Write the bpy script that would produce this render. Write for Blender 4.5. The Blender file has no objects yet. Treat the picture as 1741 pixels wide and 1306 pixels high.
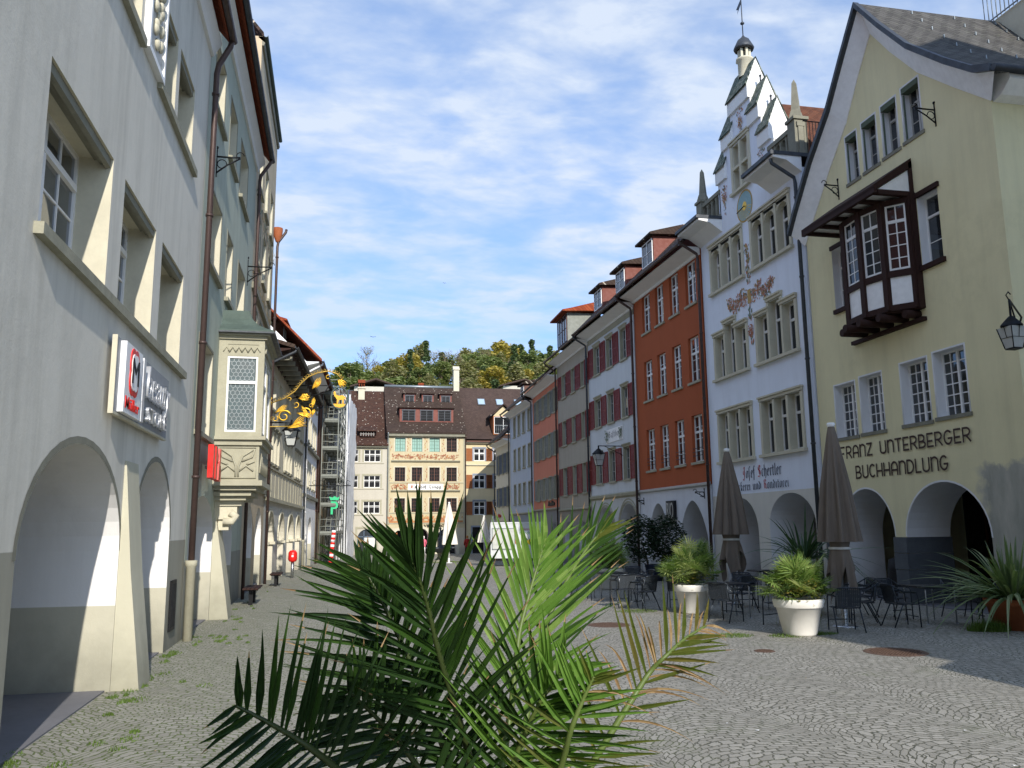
import bpy, bmesh, math, random
from mathutils import Vector, Matrix
from mathutils.geometry import tessellate_polygon
R = math.radians
rnd = random.Random(7)
S = bpy.context.scene
COL = S.collection

# ---------------------------------------------------------------- camera
cam_d = bpy.data.cameras.new('camera'); cam = bpy.data.objects.new('camera', cam_d); COL.objects.link(cam)
yaw, pitch, roll = R(11.83), R(9.6), R(0.57)
fw = Vector((math.sin(yaw)*math.cos(pitch), math.cos(yaw)*math.cos(pitch), math.sin(pitch)))
rt0 = Vector((math.cos(yaw), -math.sin(yaw), 0)); up0 = rt0.cross(fw)
rt = rt0*math.cos(roll) - up0*math.sin(roll); up = rt0*math.sin(roll) + up0*math.cos(roll)
cam.matrix_world = Matrix(((rt.x, up.x, -fw.x, 0), (rt.y, up.y, -fw.y, 0), (rt.z, up.z, -fw.z, 2.0), (0, 0, 0, 1)))
cam_d.sensor_width = 36; cam_d.lens = 36*1440/1741; cam_d.clip_start = 0.05; cam_d.clip_end = 3000
S.camera = cam
# ---------------------------------------------------------------- sky
SUN_EL, SUN_AZ = 29.0, 6.6          # sun behind the camera, slightly to its right
W = bpy.data.worlds.new('World'); S.world = W; W.use_nodes = True
nt = W.node_tree; nt.nodes.clear()
def N(t, nt_=None, **k):
    n = (nt_ or nt).nodes.new(t)
    for a, b in k.items(): setattr(n, a, b)
    return n
out = N('ShaderNodeOutputWorld'); bg = N('ShaderNodeBackground')
sky = N('ShaderNodeTexSky', sky_type='NISHITA', sun_disc=False)
sky.sun_elevation = R(SUN_EL); sky.sun_rotation = R(180-SUN_AZ)
sky.air_density = 1.0; sky.dust_density = 0.4; sky.ozone_density = 2.2
bg.inputs[1].default_value = 0.15
tc = N('ShaderNodeTexCoord'); sep = N('ShaderNodeSeparateXYZ'); nt.links.new(tc.outputs['Generated'], sep.inputs[0])
lift = N('ShaderNodeMath', operation='MULTIPLY_ADD'); nt.links.new(sep.outputs[2], lift.inputs[0]); lift.inputs[1].default_value = .75; lift.inputs[2].default_value = .22
lc = N('ShaderNodeCombineXYZ'); nt.links.new(sep.outputs[0], lc.inputs[0]); nt.links.new(sep.outputs[1], lc.inputs[1]); nt.links.new(lift.outputs[0], lc.inputs[2])
ln = N('ShaderNodeVectorMath', operation='NORMALIZE'); nt.links.new(lc.outputs[0], ln.inputs[0]); nt.links.new(ln.outputs[0], sky.inputs[0])
# project the view direction on a flat cloud layer: (x, y)/(z+.12)
ad = N('ShaderNodeMath', operation='ADD'); nt.links.new(sep.outputs[2], ad.inputs[0]); ad.inputs[1].default_value = 0.15
mx0 = N('ShaderNodeMath', operation='MAXIMUM'); nt.links.new(ad.outputs[0], mx0.inputs[0]); mx0.inputs[1].default_value = 0.03
dx = N('ShaderNodeMath', operation='DIVIDE'); nt.links.new(sep.outputs[0], dx.inputs[0]); nt.links.new(mx0.outputs[0], dx.inputs[1])
dy = N('ShaderNodeMath', operation='DIVIDE'); nt.links.new(sep.outputs[1], dy.inputs[0]); nt.links.new(mx0.outputs[0], dy.inputs[1])
cmb = N('ShaderNodeCombineXYZ'); nt.links.new(dx.outputs[0], cmb.inputs[0]); nt.links.new(dy.outputs[0], cmb.inputs[1])
def cloud(sc, stretch, det, rough, lo, hi, seed, rot=0.0, dist=0.0):
    mp = N('ShaderNodeMapping'); mp.inputs['Location'].default_value = (seed, seed*.7, seed*.3)
    mp.inputs['Rotation'].default_value = (0, 0, rot); mp.inputs['Scale'].default_value = (1, stretch, 1)
    nt.links.new(cmb.outputs[0], mp.inputs[0])
    n = N('ShaderNodeTexNoise'); n.inputs['Scale'].default_value = sc; n.inputs['Detail'].default_value = det
    n.inputs['Roughness'].default_value = rough; n.inputs['Distortion'].default_value = dist
    nt.links.new(mp.outputs[0], n.inputs['Vector'])
    r = N('ShaderNodeMapRange'); r.inputs[1].default_value = lo; r.inputs[2].default_value = hi
    r.interpolation_type = 'SMOOTHSTEP'; nt.links.new(n.outputs[0], r.inputs[0])
    return r.outputs[0]
c1 = cloud(.8, 1.0, 6, .5, .22, .62, 3.1, .5, .2)
c2 = cloud(4.4, 1.5, 5, .52, .28, .74, 8.3, .9, .25)
c3 = cloud(15, 1.6, 4, .55, .2, .75, 1.7, .3, .1)
m1 = N('ShaderNodeMath', operation='MULTIPLY'); nt.links.new(c1, m1.inputs[0]); nt.links.new(c2, m1.inputs[1])
m2 = N('ShaderNodeMath', operation='MULTIPLY_ADD'); nt.links.new(c1, m2.inputs[0]); m2.inputs[1].default_value = .30
nt.links.new(m1.outputs[0], m2.inputs[2])
c3b = N('ShaderNodeMapRange'); c3b.inputs[3].default_value = .7; c3b.inputs[4].default_value = 1.1; nt.links.new(c3, c3b.inputs[0])
m3 = N('ShaderNodeMath', operation='MULTIPLY', use_clamp=True); nt.links.new(m2.outputs[0], m3.inputs[0]); nt.links.new(c3b.outputs[0], m3.inputs[1])
# thin out the clouds towards the horizon
hz = N('ShaderNodeMapRange'); hz.inputs[1].default_value = .14; hz.inputs[2].default_value = .30; hz.inputs[3].default_value = .35
nt.links.new(sep.outputs[2], hz.inputs[0])
m4 = N('ShaderNodeMath', operation='MULTIPLY', use_clamp=True); nt.links.new(m3.outputs[0], m4.inputs[0]); nt.links.new(hz.outputs[0], m4.inputs[1])
m5 = N('ShaderNodeMath', operation='MULTIPLY', use_clamp=True); nt.links.new(m4.outputs[0], m5.inputs[0]); m5.inputs[1].default_value = .95
tint = N('ShaderNodeMix', data_type='RGBA', blend_type='MULTIPLY'); tint.inputs[0].default_value = 1
nt.links.new(sky.outputs[0], tint.inputs[6]); tint.inputs[7].default_value = (.60, .67, .75, 1)
mxc = N('ShaderNodeMix', data_type='RGBA'); nt.links.new(m5.outputs[0], mxc.inputs[0])
nt.links.new(tint.outputs[2], mxc.inputs[6]); mxc.inputs[7].default_value = (1.95, 2.2, 2.6, 1)
nt.links.new(mxc.outputs[2], bg.inputs[0]); nt.links.new(bg.outputs[0], out.inputs[0])
sun_d = bpy.data.lights.new('sun', 'SUN'); sun_d.energy = 2.0; sun_d.angle = R(.5); sun_d.color = (1, .94, .86)
sun = bpy.data.objects.new('sun', sun_d); COL.objects.link(sun)
sdir = Vector((-math.sin(R(SUN_AZ))*math.cos(R(SUN_EL)), math.cos(R(SUN_AZ))*math.cos(R(SUN_EL)), -math.sin(R(SUN_EL))))
sun.rotation_euler = sdir.to_track_quat('-Z', 'Y').to_euler()
S.view_settings.view_transform = 'Standard'; S.view_settings.look = 'None'
S.view_settings.exposure = 1.36; S.view_settings.gamma = 1
S.render.engine = 'CYCLES'

# ---------------------------------------------------------------- helpers
def tag(o, label=None, cat=None, group=None, kind=None):
    if label: o['label'] = label
    if cat: o['category'] = cat
    if group: o['group'] = group
    if kind: o['kind'] = kind
    return o
def thing(name, label, cat, loc=(0, 0, 0), rz=0, group=None):
    o = bpy.data.objects.new(name, None); COL.objects.link(o); o.empty_display_size = .2
    o.location = loc; o.rotation_euler = (0, 0, rz)
    return tag(o, label, cat, group)
def put(name, mesh, parent=None, loc=(0, 0, 0), rot=(0, 0, 0), scale=None):
    o = bpy.data.objects.new(name, mesh); COL.objects.link(o)
    if parent: o.parent = parent
    o.location = loc; o.rotation_euler = rot
    if scale: o.scale = scale
    return o
def kids(o): return [c for c in KID.get(o.name, [])]
def copy_tree(o, parent=None):
    c = o.copy(); COL.objects.link(c)
    if parent: c.parent = parent
    for ch in [x for x in o.children]: copy_tree(ch, c)
    return c

class MB:
    def __init__(s): s.v = []; s.f = []; s.m = []; s.sm = []
    def face(s, pts, m=0, smooth=False):
        i = len(s.v); s.v += [tuple(p) for p in pts]; s.f.append(tuple(range(i, i+len(pts)))); s.m.append(m); s.sm.append(smooth)
    def box(s, x0, x1, y0, y1, z0, z1, m=0):
        i = len(s.v)
        s.v += [(x0,y0,z0),(x1,y0,z0),(x1,y1,z0),(x0,y1,z0),(x0,y0,z1),(x1,y0,z1),(x1,y1,z1),(x0,y1,z1)]
        for q in ((0,3,2,1),(4,5,6,7),(0,1,5,4),(1,2,6,5),(2,3,7,6),(3,0,4,7)):
            s.f.append(tuple(i+k for k in q)); s.m.append(m); s.sm.append(False)
    def obox(s, mat, sx, sy, sz, m=0):
        i = len(s.v)
        for x, y, z in ((-1,-1,-1),(1,-1,-1),(1,1,-1),(-1,1,-1),(-1,-1,1),(1,-1,1),(1,1,1),(-1,1,1)):
            s.v.append(tuple(mat @ Vector((x*sx/2, y*sy/2, z*sz/2))))
        for q in ((0,3,2,1),(4,5,6,7),(0,1,5,4),(1,2,6,5),(2,3,7,6),(3,0,4,7)):
            s.f.append(tuple(i+k for k in q)); s.m.append(m); s.sm.append(False)
    def prism_x(s, prof, x0, x1, m=0):       # prof: (y,z) polygon
        s.prism([(x0, y, z) for y, z in prof], (x1-x0, 0, 0), m)
    def prism_y(s, prof, y0, y1, m=0):       # prof: (x,z) polygon
        s.prism([(x, y0, z) for x, z in prof], (0, y1-y0, 0), m)
    def prism_z(s, prof, z0, z1, m=0):
        s.prism([(x, y, z0) for x, y in prof], (0, 0, z1-z0), m)
    def prism(s, base, d, m=0):
        n = len(base); i = len(s.v); d = Vector(d)
        s.v += [tuple(p) for p in base] + [tuple(Vector(p)+d) for p in base]
        tris = tessellate_polygon([[Vector(p) for p in base]])
        for t in tris:
            s.f.append(tuple(i+k for k in t)); s.m.append(m); s.sm.append(False)
            s.f.append(tuple(i+n+k for k in reversed(t))); s.m.append(m); s.sm.append(False)
        for k in range(n):
            k2 = (k+1) % n
            s.f.append((i+k, i+k2, i+n+k2, i+n+k)); s.m.append(m); s.sm.append(False)
    def tube(s, pts, r, n=8, m=0, cap=True, smooth=True):
        pts = [Vector(p) for p in pts]; i0 = len(s.v); u = None
        for k, p in enumerate(pts):
            a = pts[max(k-1, 0)]; b = pts[min(k+1, len(pts)-1)]; t = (b-a)
            t = t.normalized() if t.length > 1e-9 else Vector((0, 0, 1))
            if u is None: u = t.orthogonal().normalized()
            else:
                u = u - t*u.dot(t)
                u = u.normalized() if u.length > 1e-6 else t.orthogonal().normalized()
            w = t.cross(u); rr = r[k] if isinstance(r, (list, tuple)) else r
            for j in range(n):
                a_ = 2*math.pi*j/n; s.v.append(tuple(p + (u*math.cos(a_) + w*math.sin(a_))*rr))
        for k in range(len(pts)-1):
            for j in range(n):
                a = i0+k*n+j; b = i0+k*n+(j+1) % n
                s.f.append((a, b, b+n, a+n)); s.m.append(m); s.sm.append(smooth)
        if cap:
            s.f.append(tuple(i0+j for j in reversed(range(n)))); s.m.append(m); s.sm.append(False)
            k = i0+(len(pts)-1)*n; s.f.append(tuple(k+j for j in range(n))); s.m.append(m); s.sm.append(False)
    def lathe(s, prof, n=24, c=(0, 0), m=0, smooth=True, fr=None):   # prof: (r,z) ; fr(angle,z)->radius factor
        i0 = len(s.v)
        for r, z in prof:
            for j in range(n):
                a = 2*math.pi*j/n; q = r*(fr(a, z) if fr else 1)
                s.v.append((c[0]+q*math.cos(a), c[1]+q*math.sin(a), z))
        for k in range(len(prof)-1):
            for j in range(n):
                a = i0+k*n+j; b = i0+k*n+(j+1) % n
                s.f.append((a, b, b+n, a+n)); s.m.append(m); s.sm.append(smooth)
    def ball(s, c, r, n=8, m=0, sc=(1, 1, 1)):
        pr = [(math.sin(math.pi*k/n), -math.cos(math.pi*k/n)) for k in range(n+1)]; i0 = len(s.v); q = 2*n
        for a, z in pr:
            for j in range(q):
                t = 2*math.pi*j/q; s.v.append((c[0]+r*sc[0]*a*math.cos(t), c[1]+r*sc[1]*a*math.sin(t), c[2]+r*sc[2]*z))
        for k in range(n):
            for j in range(q):
                a = i0+k*q+j; b = i0+k*q+(j+1) % q; s.f.append((a, b, b+q, a+q)); s.m.append(m); s.sm.append(True)
    def mesh(s, name, mats):
        me = bpy.data.meshes.new(name); me.from_pydata(s.v, [], s.f)
        for x in (mats if isinstance(mats, (list, tuple)) else [mats]): me.materials.append(x)
        me.polygons.foreach_set('material_index', s.m); me.polygons.foreach_set('use_smooth', s.sm); me.update()
        return me
    def build(s, name, mats, parent=None, loc=(0, 0, 0), rot=(0, 0, 0)):
        return put(name, s.mesh(name, mats), parent, loc, rot)

# ---------------------------------------------------------------- materials
def srgb(h):
    c = [int(h[i:i+2], 16)/255 for i in (0, 2, 4)]
    return tuple(x/12.92 if x <= .04045 else ((x+.055)/1.055)**2.4 for x in c) + (1,)
def new_mat(name, rough=.85, metal=0.0, spec=.3):
    m = bpy.data.materials.new(name); m.use_nodes = True; t = m.node_tree; b = t.nodes['Principled BSDF']
    b.inputs['Roughness'].default_value = rough; b.inputs['Metallic'].default_value = metal
    b.inputs['Specular IOR Level'].default_value = spec
    return m, t, b
def noise(t, coord, sc, det=4, rough=.55, scale=(1, 1, 1)):
    mp = N('ShaderNodeMapping', t); mp.inputs['Scale'].default_value = scale; t.links.new(coord, mp.inputs[0])
    n = N('ShaderNodeTexNoise', t); n.inputs['Scale'].default_value = sc; n.inputs['Detail'].default_value = det
    n.inputs['Roughness'].default_value = rough; t.links.new(mp.outputs[0], n.inputs['Vector']); return n.outputs[0]
def ramp(t, val, lo, hi, a=0.0, b=1.0):
    r = N('ShaderNodeMapRange', t); r.inputs[1].default_value = lo; r.inputs[2].default_value = hi
    r.inputs[3].default_value = a; r.inputs[4].default_value = b; t.links.new(val, r.inputs[0]); return r.outputs[0]
def mixc(t, f, a, b, mode='MIX'):
    x = N('ShaderNodeMix', t, data_type='RGBA', blend_type=mode)
    for s_, v in ((0, f), (6, a), (7, b)):
        if hasattr(v, 'links'): t.links.new(v, x.inputs[s_])
        else: x.inputs[s_].default_value = v
    return x.outputs[2]
def bump(t, b, h, strength=.3, dist=.01):
    n = N('ShaderNodeBump', t); n.inputs['Strength'].default_value = strength; n.inputs['Distance'].default_value = dist
    t.links.new(h, n.inputs['Height']); t.links.new(n.outputs[0], b.inputs['Normal'])
def dark(c, k): return (c[0]*k, c[1]*k, c[2]*k, 1)
def plaster(name, hexc, hex2=None, z0=None, streak=.5, var=.16, bstr=.16, edge=.0):
    """painted render: blotches, rain streaks, fine grain; optional lower paint colour below z0"""
    m, t, b = new_mat(name, .9, 0, .2); tc_ = N('ShaderNodeTexCoord', t); co = tc_.outputs['Object']
    c = srgb(hexc); col = N('ShaderNodeRGB', t); col.outputs[0].default_value = c; col = col.outputs[0]
    sp = N('ShaderNodeSeparateXYZ', t); t.links.new(co, sp.inputs[0])
    if hex2:
        wob = noise(t, co, 3, 3); a = N('ShaderNodeMath', t, operation='MULTIPLY_ADD'); t.links.new(wob, a.inputs[0])
        a.inputs[1].default_value = edge; t.links.new(sp.outputs[2], a.inputs[2])
        f = ramp(t, a.outputs[0], z0-.004+edge/2, z0+.004+edge/2); col = mixc(t, f, srgb(hex2), col)
    bl = noise(t, co, .8, 5, .6); col = mixc(t, ramp(t, bl, .3, .75, 0, var), col, (c[0]*.35, c[1]*.35, c[2]*.34, 1))
    st = noise(t, co, 1.6, 5, .65, (1.6, 1.6, .13)); col = mixc(t, ramp(t, st, .46, .8, 0, streak*.6), col, (c[0]*.3, c[1]*.3, c[2]*.28, 1))
    # splash dirt near the ground
    g1 = noise(t, co, 2.2, 4, .6); gz_ = N('ShaderNodeMath', t, operation='MULTIPLY_ADD'); t.links.new(g1, gz_.inputs[0]); gz_.inputs[1].default_value = -1.3; t.links.new(sp.outputs[2], gz_.inputs[2])
    col = mixc(t, ramp(t, gz_.outputs[0], -.75, .25, .5, 0), col, (.10, .10, .075, 1))
    pt = noise(t, co, .33, 2, .4); pt2 = noise(t, co, 2.7, 6, .7); pm = N('ShaderNodeMath', t, operation='MULTIPLY'); t.links.new(ramp(t, pt, .52, .60), pm.inputs[0]); t.links.new(ramp(t, pt2, .45, .6), pm.inputs[1])
    col = mixc(t, ramp(t, pm.outputs[0], 0, 1, 0, var*.9), col, (c[0]*.55, c[1]*.55, c[2]*.5, 1))
    t.links.new(col, b.inputs['Base Color'])
    h = noise(t, co, 38, 5, .65); h2 = noise(t, co, 5, 3); ad_ = N('ShaderNodeMath', t, operation='MULTIPLY_ADD'); t.links.new(h2, ad_.inputs[0]); ad_.inputs[1].default_value = 2.2; t.links.new(h, ad_.inputs[2])
    bump(t, b, ad_.outputs[0], bstr, .012); return m
def stone(name, hexc, var=.25, sc=3, rough=.85, bstr=.3):
    m, t, b = new_mat(name, rough, 0, .25); co = N('ShaderNodeTexCoord', t).outputs['Object']; c = srgb(hexc)
    n1 = noise(t, co, sc, 6, .6); n2 = noise(t, co, sc*9, 4, .6)
    col = mixc(t, ramp(t, n1, .35, .7, 0, var*1.4), c, dark(c, .45)); col = mixc(t, ramp(t, n2, .4, .7, 0, var), col, dark(c, .6))
    t.links.new(col, b.inputs['Base Color']); bump(t, b, n2, bstr, .006); return m
def paint(name, hexc, rough=.45, metal=0.0, var=.12, spec=.4, sc=6):
    m, t, b = new_mat(name, rough, metal, spec); co = N('ShaderNodeTexCoord', t).outputs['Object']; c = srgb(hexc)
    n1 = noise(t, co, sc, 5, .6); t.links.new(mixc(t, ramp(t, n1, .35, .75, 0, var*2), c, dark(c, .5)), b.inputs['Base Color'])
    t.links.new(ramp(t, n1, .3, .7, max(rough-.1, .05), rough+.12), b.inputs['Roughness']); return m
def wood(name, hexc, var=.4, rough=.75):
    m, t, b = new_mat(name, rough, 0, .25); co = N('ShaderNodeTexCoord', t).outputs['Object']; c = srgb(hexc)
    n1 = noise(t, co, 9, 5, .6, (1, 1, .12)); t.links.new(mixc(t, ramp(t, n1, .3, .7, 0, var), c, dark(c, .4)), b.inputs['Base Color'])
    bump(t, b, n1, .25, .004); return m
def tiles(name, hexc, hex2, axis='slope', spots=0.0, rows=6.5, colsn=5.5, moss=.15):
    """clay roof tiles: courses run along local x, y/z give the slope"""
    m, t, b = new_mat(name, .85, 0, .25); co = N('ShaderNodeTexCoord', t).outputs['Object']
    sp = N('ShaderNodeSeparateXYZ', t); t.links.new(co, sp.inputs[0])
    sl = N('ShaderNodeMath', t, operation='ADD'); t.links.new(sp.outputs[2], sl.inputs[0]); t.links.new(sp.outputs[1], sl.inputs[1])
    sl.use_clamp = False
    cm = N('ShaderNodeCombineXYZ', t); t.links.new(sp.outputs[0], cm.inputs[0]); t.links.new(sl.outputs[0], cm.inputs[1])
    br = N('ShaderNodeTexBrick', t); t.links.new(cm.outputs[0], br.inputs['Vector'])
    br.inputs['Scale'].default_value = 1; br.inputs['Brick Width'].default_value = 1/colsn; br.inputs['Row Height'].default_value = 1/rows*1.4
    br.inputs['Mortar Size'].default_value = .012; br.inputs['Mortar Smooth'].default_value = .6; br.inputs['Bias'].default_value = 0
    a, c2 = srgb(hexc), srgb(hex2)
    br.inputs['Color1'].default_value = a; br.inputs['Color2'].default_value = c2; br.inputs['Mortar'].default_value = dark(a, .25)
    n1 = noise(t, co, 1.1, 5, .65); col = mixc(t, ramp(t, n1, .4, .75, 0, .55), br.outputs[0], dark(a, .4))
    n3 = noise(t, co, 7, 4, .7); col = mixc(t, ramp(t, n3, .55, .8, 0, moss*2), col, (.16, .17, .12, 1))
    if spots:
        v = N('ShaderNodeTexVoronoi', t); v.inputs['Scale'].default_value = 2.9; v.inputs['Randomness'].default_value = .85; t.links.new(cm.outputs[0], v.inputs['Vector'])
        col = mixc(t, ramp(t, v.outputs['Distance'], .12, .2, spots, 0), col, (.62, .56, .46, 1))
    t.links.new(col, b.inputs['Base Color']); bump(t, b, br.outputs['Fac'], .8, -.03); return m
def glass(name='window_glass', tint_=(.55, .6, .62, 1), refl=1.0, body=.35):
    """pane: fresnel reflection over a see-through pane into the dark room"""
    m = bpy.data.materials.new(name); m.use_nodes = True; t = m.node_tree; t.nodes.clear()
    o = N('ShaderNodeOutputMaterial', t); g = N('ShaderNodeBsdfGlossy', t); g.inputs['Roughness'].default_value = .03
    g.inputs['Color'].default_value = (.9, .94, 1, 1)
    tr = N('ShaderNodeBsdfTransparent', t); tr.inputs[0].default_value = tint_
    df = N('ShaderNodeBsdfDiffuse', t); df.inputs[0].default_value = (.03, .035, .04, 1)
    oi = N('ShaderNodeObjectInfo', t)
    mA = N('ShaderNodeMixShader', t); t.links.new(ramp(t, oi.outputs['Random'], 0, 1, body, min(1, body+.5)), mA.inputs[0]); t.links.new(tr.outputs[0], mA.inputs[1]); t.links.new(df.outputs[0], mA.inputs[2])
    fr = N('ShaderNodeFresnel', t); fr.inputs[0].default_value = 1.52
    co = N('ShaderNodeTexCoord', t).outputs['Object']; nz = noise(t, co, 2.1, 2, .4); bp = N('ShaderNodeBump', t)
    bp.inputs['Strength'].default_value = .12; bp.inputs['Distance'].default_value = .05; t.links.new(nz, bp.inputs['Height']); t.links.new(bp.outputs[0], g.inputs['Normal'])
    mu = N('ShaderNodeMath', t, operation='MULTIPLY_ADD', use_clamp=True); t.links.new(fr.outputs[0], mu.inputs[0]); mu.inputs[1].default_value = 1.3*refl; mu.inputs[2].default_value = .03
    mB = N('ShaderNodeMixShader', t); t.links.new(mu.outputs[0], mB.inputs[0]); t.links.new(mA.outputs[0], mB.inputs[1]); t.links.new(g.outputs[0], mB.inputs[2])
    t.links.new(mB.outputs[0], o.inputs[0]); return m
def leafmat(name, hexc, hex2=None, trans=.35, rough=.45, tip=None):
    m, t, b = new_mat(name, rough, 0, .35); co = N('ShaderNodeTexCoord', t).outputs['Object']; c = srgb(hexc); c2 = srgb(hex2 or hexc)
    g = N('ShaderNodeNewGeometry', t); r = ramp(t, g.outputs['Random Per Island'], 0, 1)
    col = mixc(t, r, c, c2); n1 = noise(t, co, 1.3, 3); col = mixc(t, ramp(t, n1, .35, .7, 0, .45), col, dark(c, .55))
    t.links.new(col, b.inputs['Base Color'])
    tl = N('ShaderNodeBsdfTranslucent', t); t.links.new(mixc(t, 1.0, col, (1.3, 1.5, .5, 1), 'MULTIPLY'), tl.inputs[0])
    mx = N('ShaderNodeMixShader', t); mx.inputs[0].default_value = trans; o = t.nodes['Material Output']
    t.links.new(b.outputs[0], mx.inputs[1]); t.links.new(tl.outputs[0], mx.inputs[2]); t.links.new(mx.outputs[0], o.inputs[0]); return m

M = {}
M['grey_pl'] = plaster('grey_render', 'dcd8cb', 'a3a090', 1.83, .6, .16)
M['green_pl'] = plaster('sage_render', 'b3baaa', '98978a', 1.42, .5)
M['reveal2'] = plaster('white_over_beige_limewash', 'eae8e4', 'bcb8a4', 1.06, .25, .1)
M['white_rev'] = plaster('white_limewash', 'e9e9e8', None, None, .2, .1)
M['buttress'] = plaster('beige_render', 'c4c0aa', None, None, .35)
M['stone_b'] = stone('beige_sandstone', 'cdc7b0', .16, 2)
M['stone_g'] = stone('grey_green_sandstone', 'aeaa94', .22, 3)
M['stone_d'] = stone('dark_weathered_stone', '8d8b7b', .3, 3)
M['sill'] = stone('grey_sill_stone', 'a3a08c', .35, 4)
M['yellow'] = None
M['white_pl'] = plaster('white_render_over_beige', 'e6ecf6', 'd6d2c6', 3.08, .25, .08)
M['white2'] = plaster('white_render', 'efefec', None, None, .2, .08)
M['red_pl'] = plaster('rust_red_render', 'ac5c3a', 'dde1e6', 3.57, .12, .12, edge=0)
M['ws_pl'] = plaster('pale_grey_render', 'd3d7d9', 'cfd0cc', 3.5, .25, .1)
M['beige_pl'] = plaster('taupe_render', 'b0a898', 'a39c8e', 3.05, .3, .12)
M['coral_pl'] = plaster('coral_render', 'd98a70', '92928f', 3.2, .2, .12)
M['blue_pl'] = plaster('blue_grey_render', 'c3ccd7', '9ba0a5', 3.08, .25, .1)
M['cream_pl'] = plaster('cream_render', 'd9d3bf', '96969a', 2.5, .3, .12)
M['hotel_pl'] = plaster('warm_cream_render', 'c3b796', 'cac0aa', 2.5, .2, .12)
M['hleft_pl'] = plaster('off_white_render', 'bfbaac', None, None, .2, .07)
M['hright_pl'] = plaster('pale_yellow_render', 'cfc09b', 'cabd9a', 5.6, .2, .08)
M['l4_pl'] = plaster('cream_grey_render', 'cfc7ae', 'cbcac0', 3.2, .4, .15)
M['tan_pl'] = plaster('tan_render', 'c9b99c', None, None, .5, .3)
M['int_pl'] = plaster('arcade_interior_render', 'c9c9c7', '8d8a80', 1.1, .3, .15)
M['shade_int'] = paint('dark_interior_shade', '1c1c1e', .7)  # near-black paint: the shade of unlit interiors is put into its colour
M['white_paint'] = paint('white_window_paint', 'e9e9e6', .4, 0, .05)
M['grey_paint'] = paint('grey_window_paint', 'b4b4ae', .45, 0, .08)
M['brown_paint'] = paint('brown_window_paint', '5a3322', .5)
M['green_paint'] = paint('green_window_paint', '5c7a6c', .5)
M['shut_red'] = paint('dark_red_shutter_paint', '85302c', .6, 0, .2)
M['shut_grey'] = paint('grey_shutter_paint', '82867e', .6, 0, .15)
M['shut_blue'] = paint('blue_grey_shutter_paint', '56677a', .6, 0, .15)
M['shut_or'] = wood('orange_brown_shutter_wood', 'a0633c', .3)
M['timber'] = wood('dark_stained_timber', '38231d', .4)
M['copper_br'] = paint('brown_copper_pipe', '52423d', .45, .3, .25)
M['copper_gr'] = stone('green_copper_patina', '58665e', .4, 2.5, .7)
M['zinc'] = paint('weathered_zinc', '8f9698', .45, .6, .2)
M['dark_zinc'] = paint('dark_zinc', '474b50', .5, .4, .2)
M['iron'] = paint('black_wrought_iron', '17181a', .5, .5)
M['gold'] = paint('gilded_metal', 'e0b23a', .4, .6, .12)
M['gold_dull'] = paint('dull_gilding', 'b39445', .45, .6, .3)
M['chrome'] = paint('polished_steel', 'd6d8db', .3, 1, .06)
M['alu'] = paint('brushed_aluminium', 'b9bcc0', .3, 1, .1)
M['red_paint'] = paint('bright_red_enamel', 'e0241c', .35)
M['cloth_br'] = paint('taupe_parasol_cloth', '786e64', .95, 0, .1, .1, 3)
M['cloth_wh'] = paint('off_white_parasol_cloth', 'ece5d8', .95, 0, .08, .1, 3)
M['wicker'] = paint('dark_grey_wicker', '2c3238', .6, 0, .2)
M['chair_metal'] = paint('anthracite_tube', '3a4046', .35, .7, .1)
M['terracotta'] = stone('terracotta', 'a8623f', .3, 5)
M['pot_white'] = paint('white_glazed_planter', 'eeebe2', .6, 0, .2, .3, 2)
M['soil'] = stone('potting_soil', '3a2c20', .4, 20)
M['tile_br'] = tiles('dark_brown_roof_tiles', '563c31', '44302a', spots=1.0)
M['tile_br2'] = tiles('brown_roof_tiles', '4d3e36', '41342d', spots=.8)
M['tile_red'] = tiles('red_roof_tiles', 'a2512f', '873c24')
M['tile_or'] = tiles('orange_brown_roof_tiles', '6f452f', '5a3626')
M['tile_grey'] = tiles('grey_roof_shingles', '5c5a56', '4a4845', moss=.3)
M['tile_plain'] = tiles('plain_brown_roof_tiles', '57473f', '4c3d37', moss=.05)
M['tile_green'] = tiles('green_glazed_tiles', '4a5f52', '9a9d90', rows=9, colsn=9)
M['glass'] = glass()
M['glass_d'] = glass('dark_window_glass', (.2, .22, .24, 1), .45, .6)
M['glass_lead'] = None
M['curtain'] = paint('white_net_curtain', 'd8d8d4', .95, 0, .2, .1, 12)
M['text_dk'] = paint('dark_brown_lettering', '3b251d', .6)
M['text_blk'] = paint('black_lettering', '17171a', .6)
M['text_blue'] = paint('blue_black_lettering', '232c44', .8)
M['text_red'] = paint('red_lettering', 'b3242a', .8)
M['orn_red'] = paint('faded_red_mural_paint', 'c68d74', .95, 0, .3, .1, 25)
M['orn_red2'] = paint('rust_mural_paint', 'ab7058', .95, 0, .3, .1, 25)
M['orn_green'] = paint('grey_green_mural_paint', '7f8b78', .95, 0, .3, .1, 25)
M['orn_tan'] = paint('ochre_mural_paint', 'c3a56d', .95, 0, .3, .1, 25)
M['gap'] = paint('panel_white', 'f4f4f2', .5)
M['bark'] = stone('grey_bark', '6d6152', .4, 8)
M['slate'] = stone('dark_slate_blocks', '5f6468', .35, 2.5)
M['dial_blue'] = paint('faded_blue_dial', '9ab8bc', .9, 0, .2, .1, 8)
M['orn_or'] = paint('orange_mural_paint', 'bd875c', .95, 0, .3, .1, 8)
M['orn_ink'] = paint('grey_ink_lettering', '3f3f3e', .9)
M['glass_teal'] = paint('blinds_behind_teal_glass', '8fb3a6', .3, 0, .15, .4, 3)
M['pink'] = paint('pink_fabric', 'dd6f86', .9)
M['shut_red2'] = paint('red_brown_dormer_boards', '7d4a3f', .7)
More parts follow.
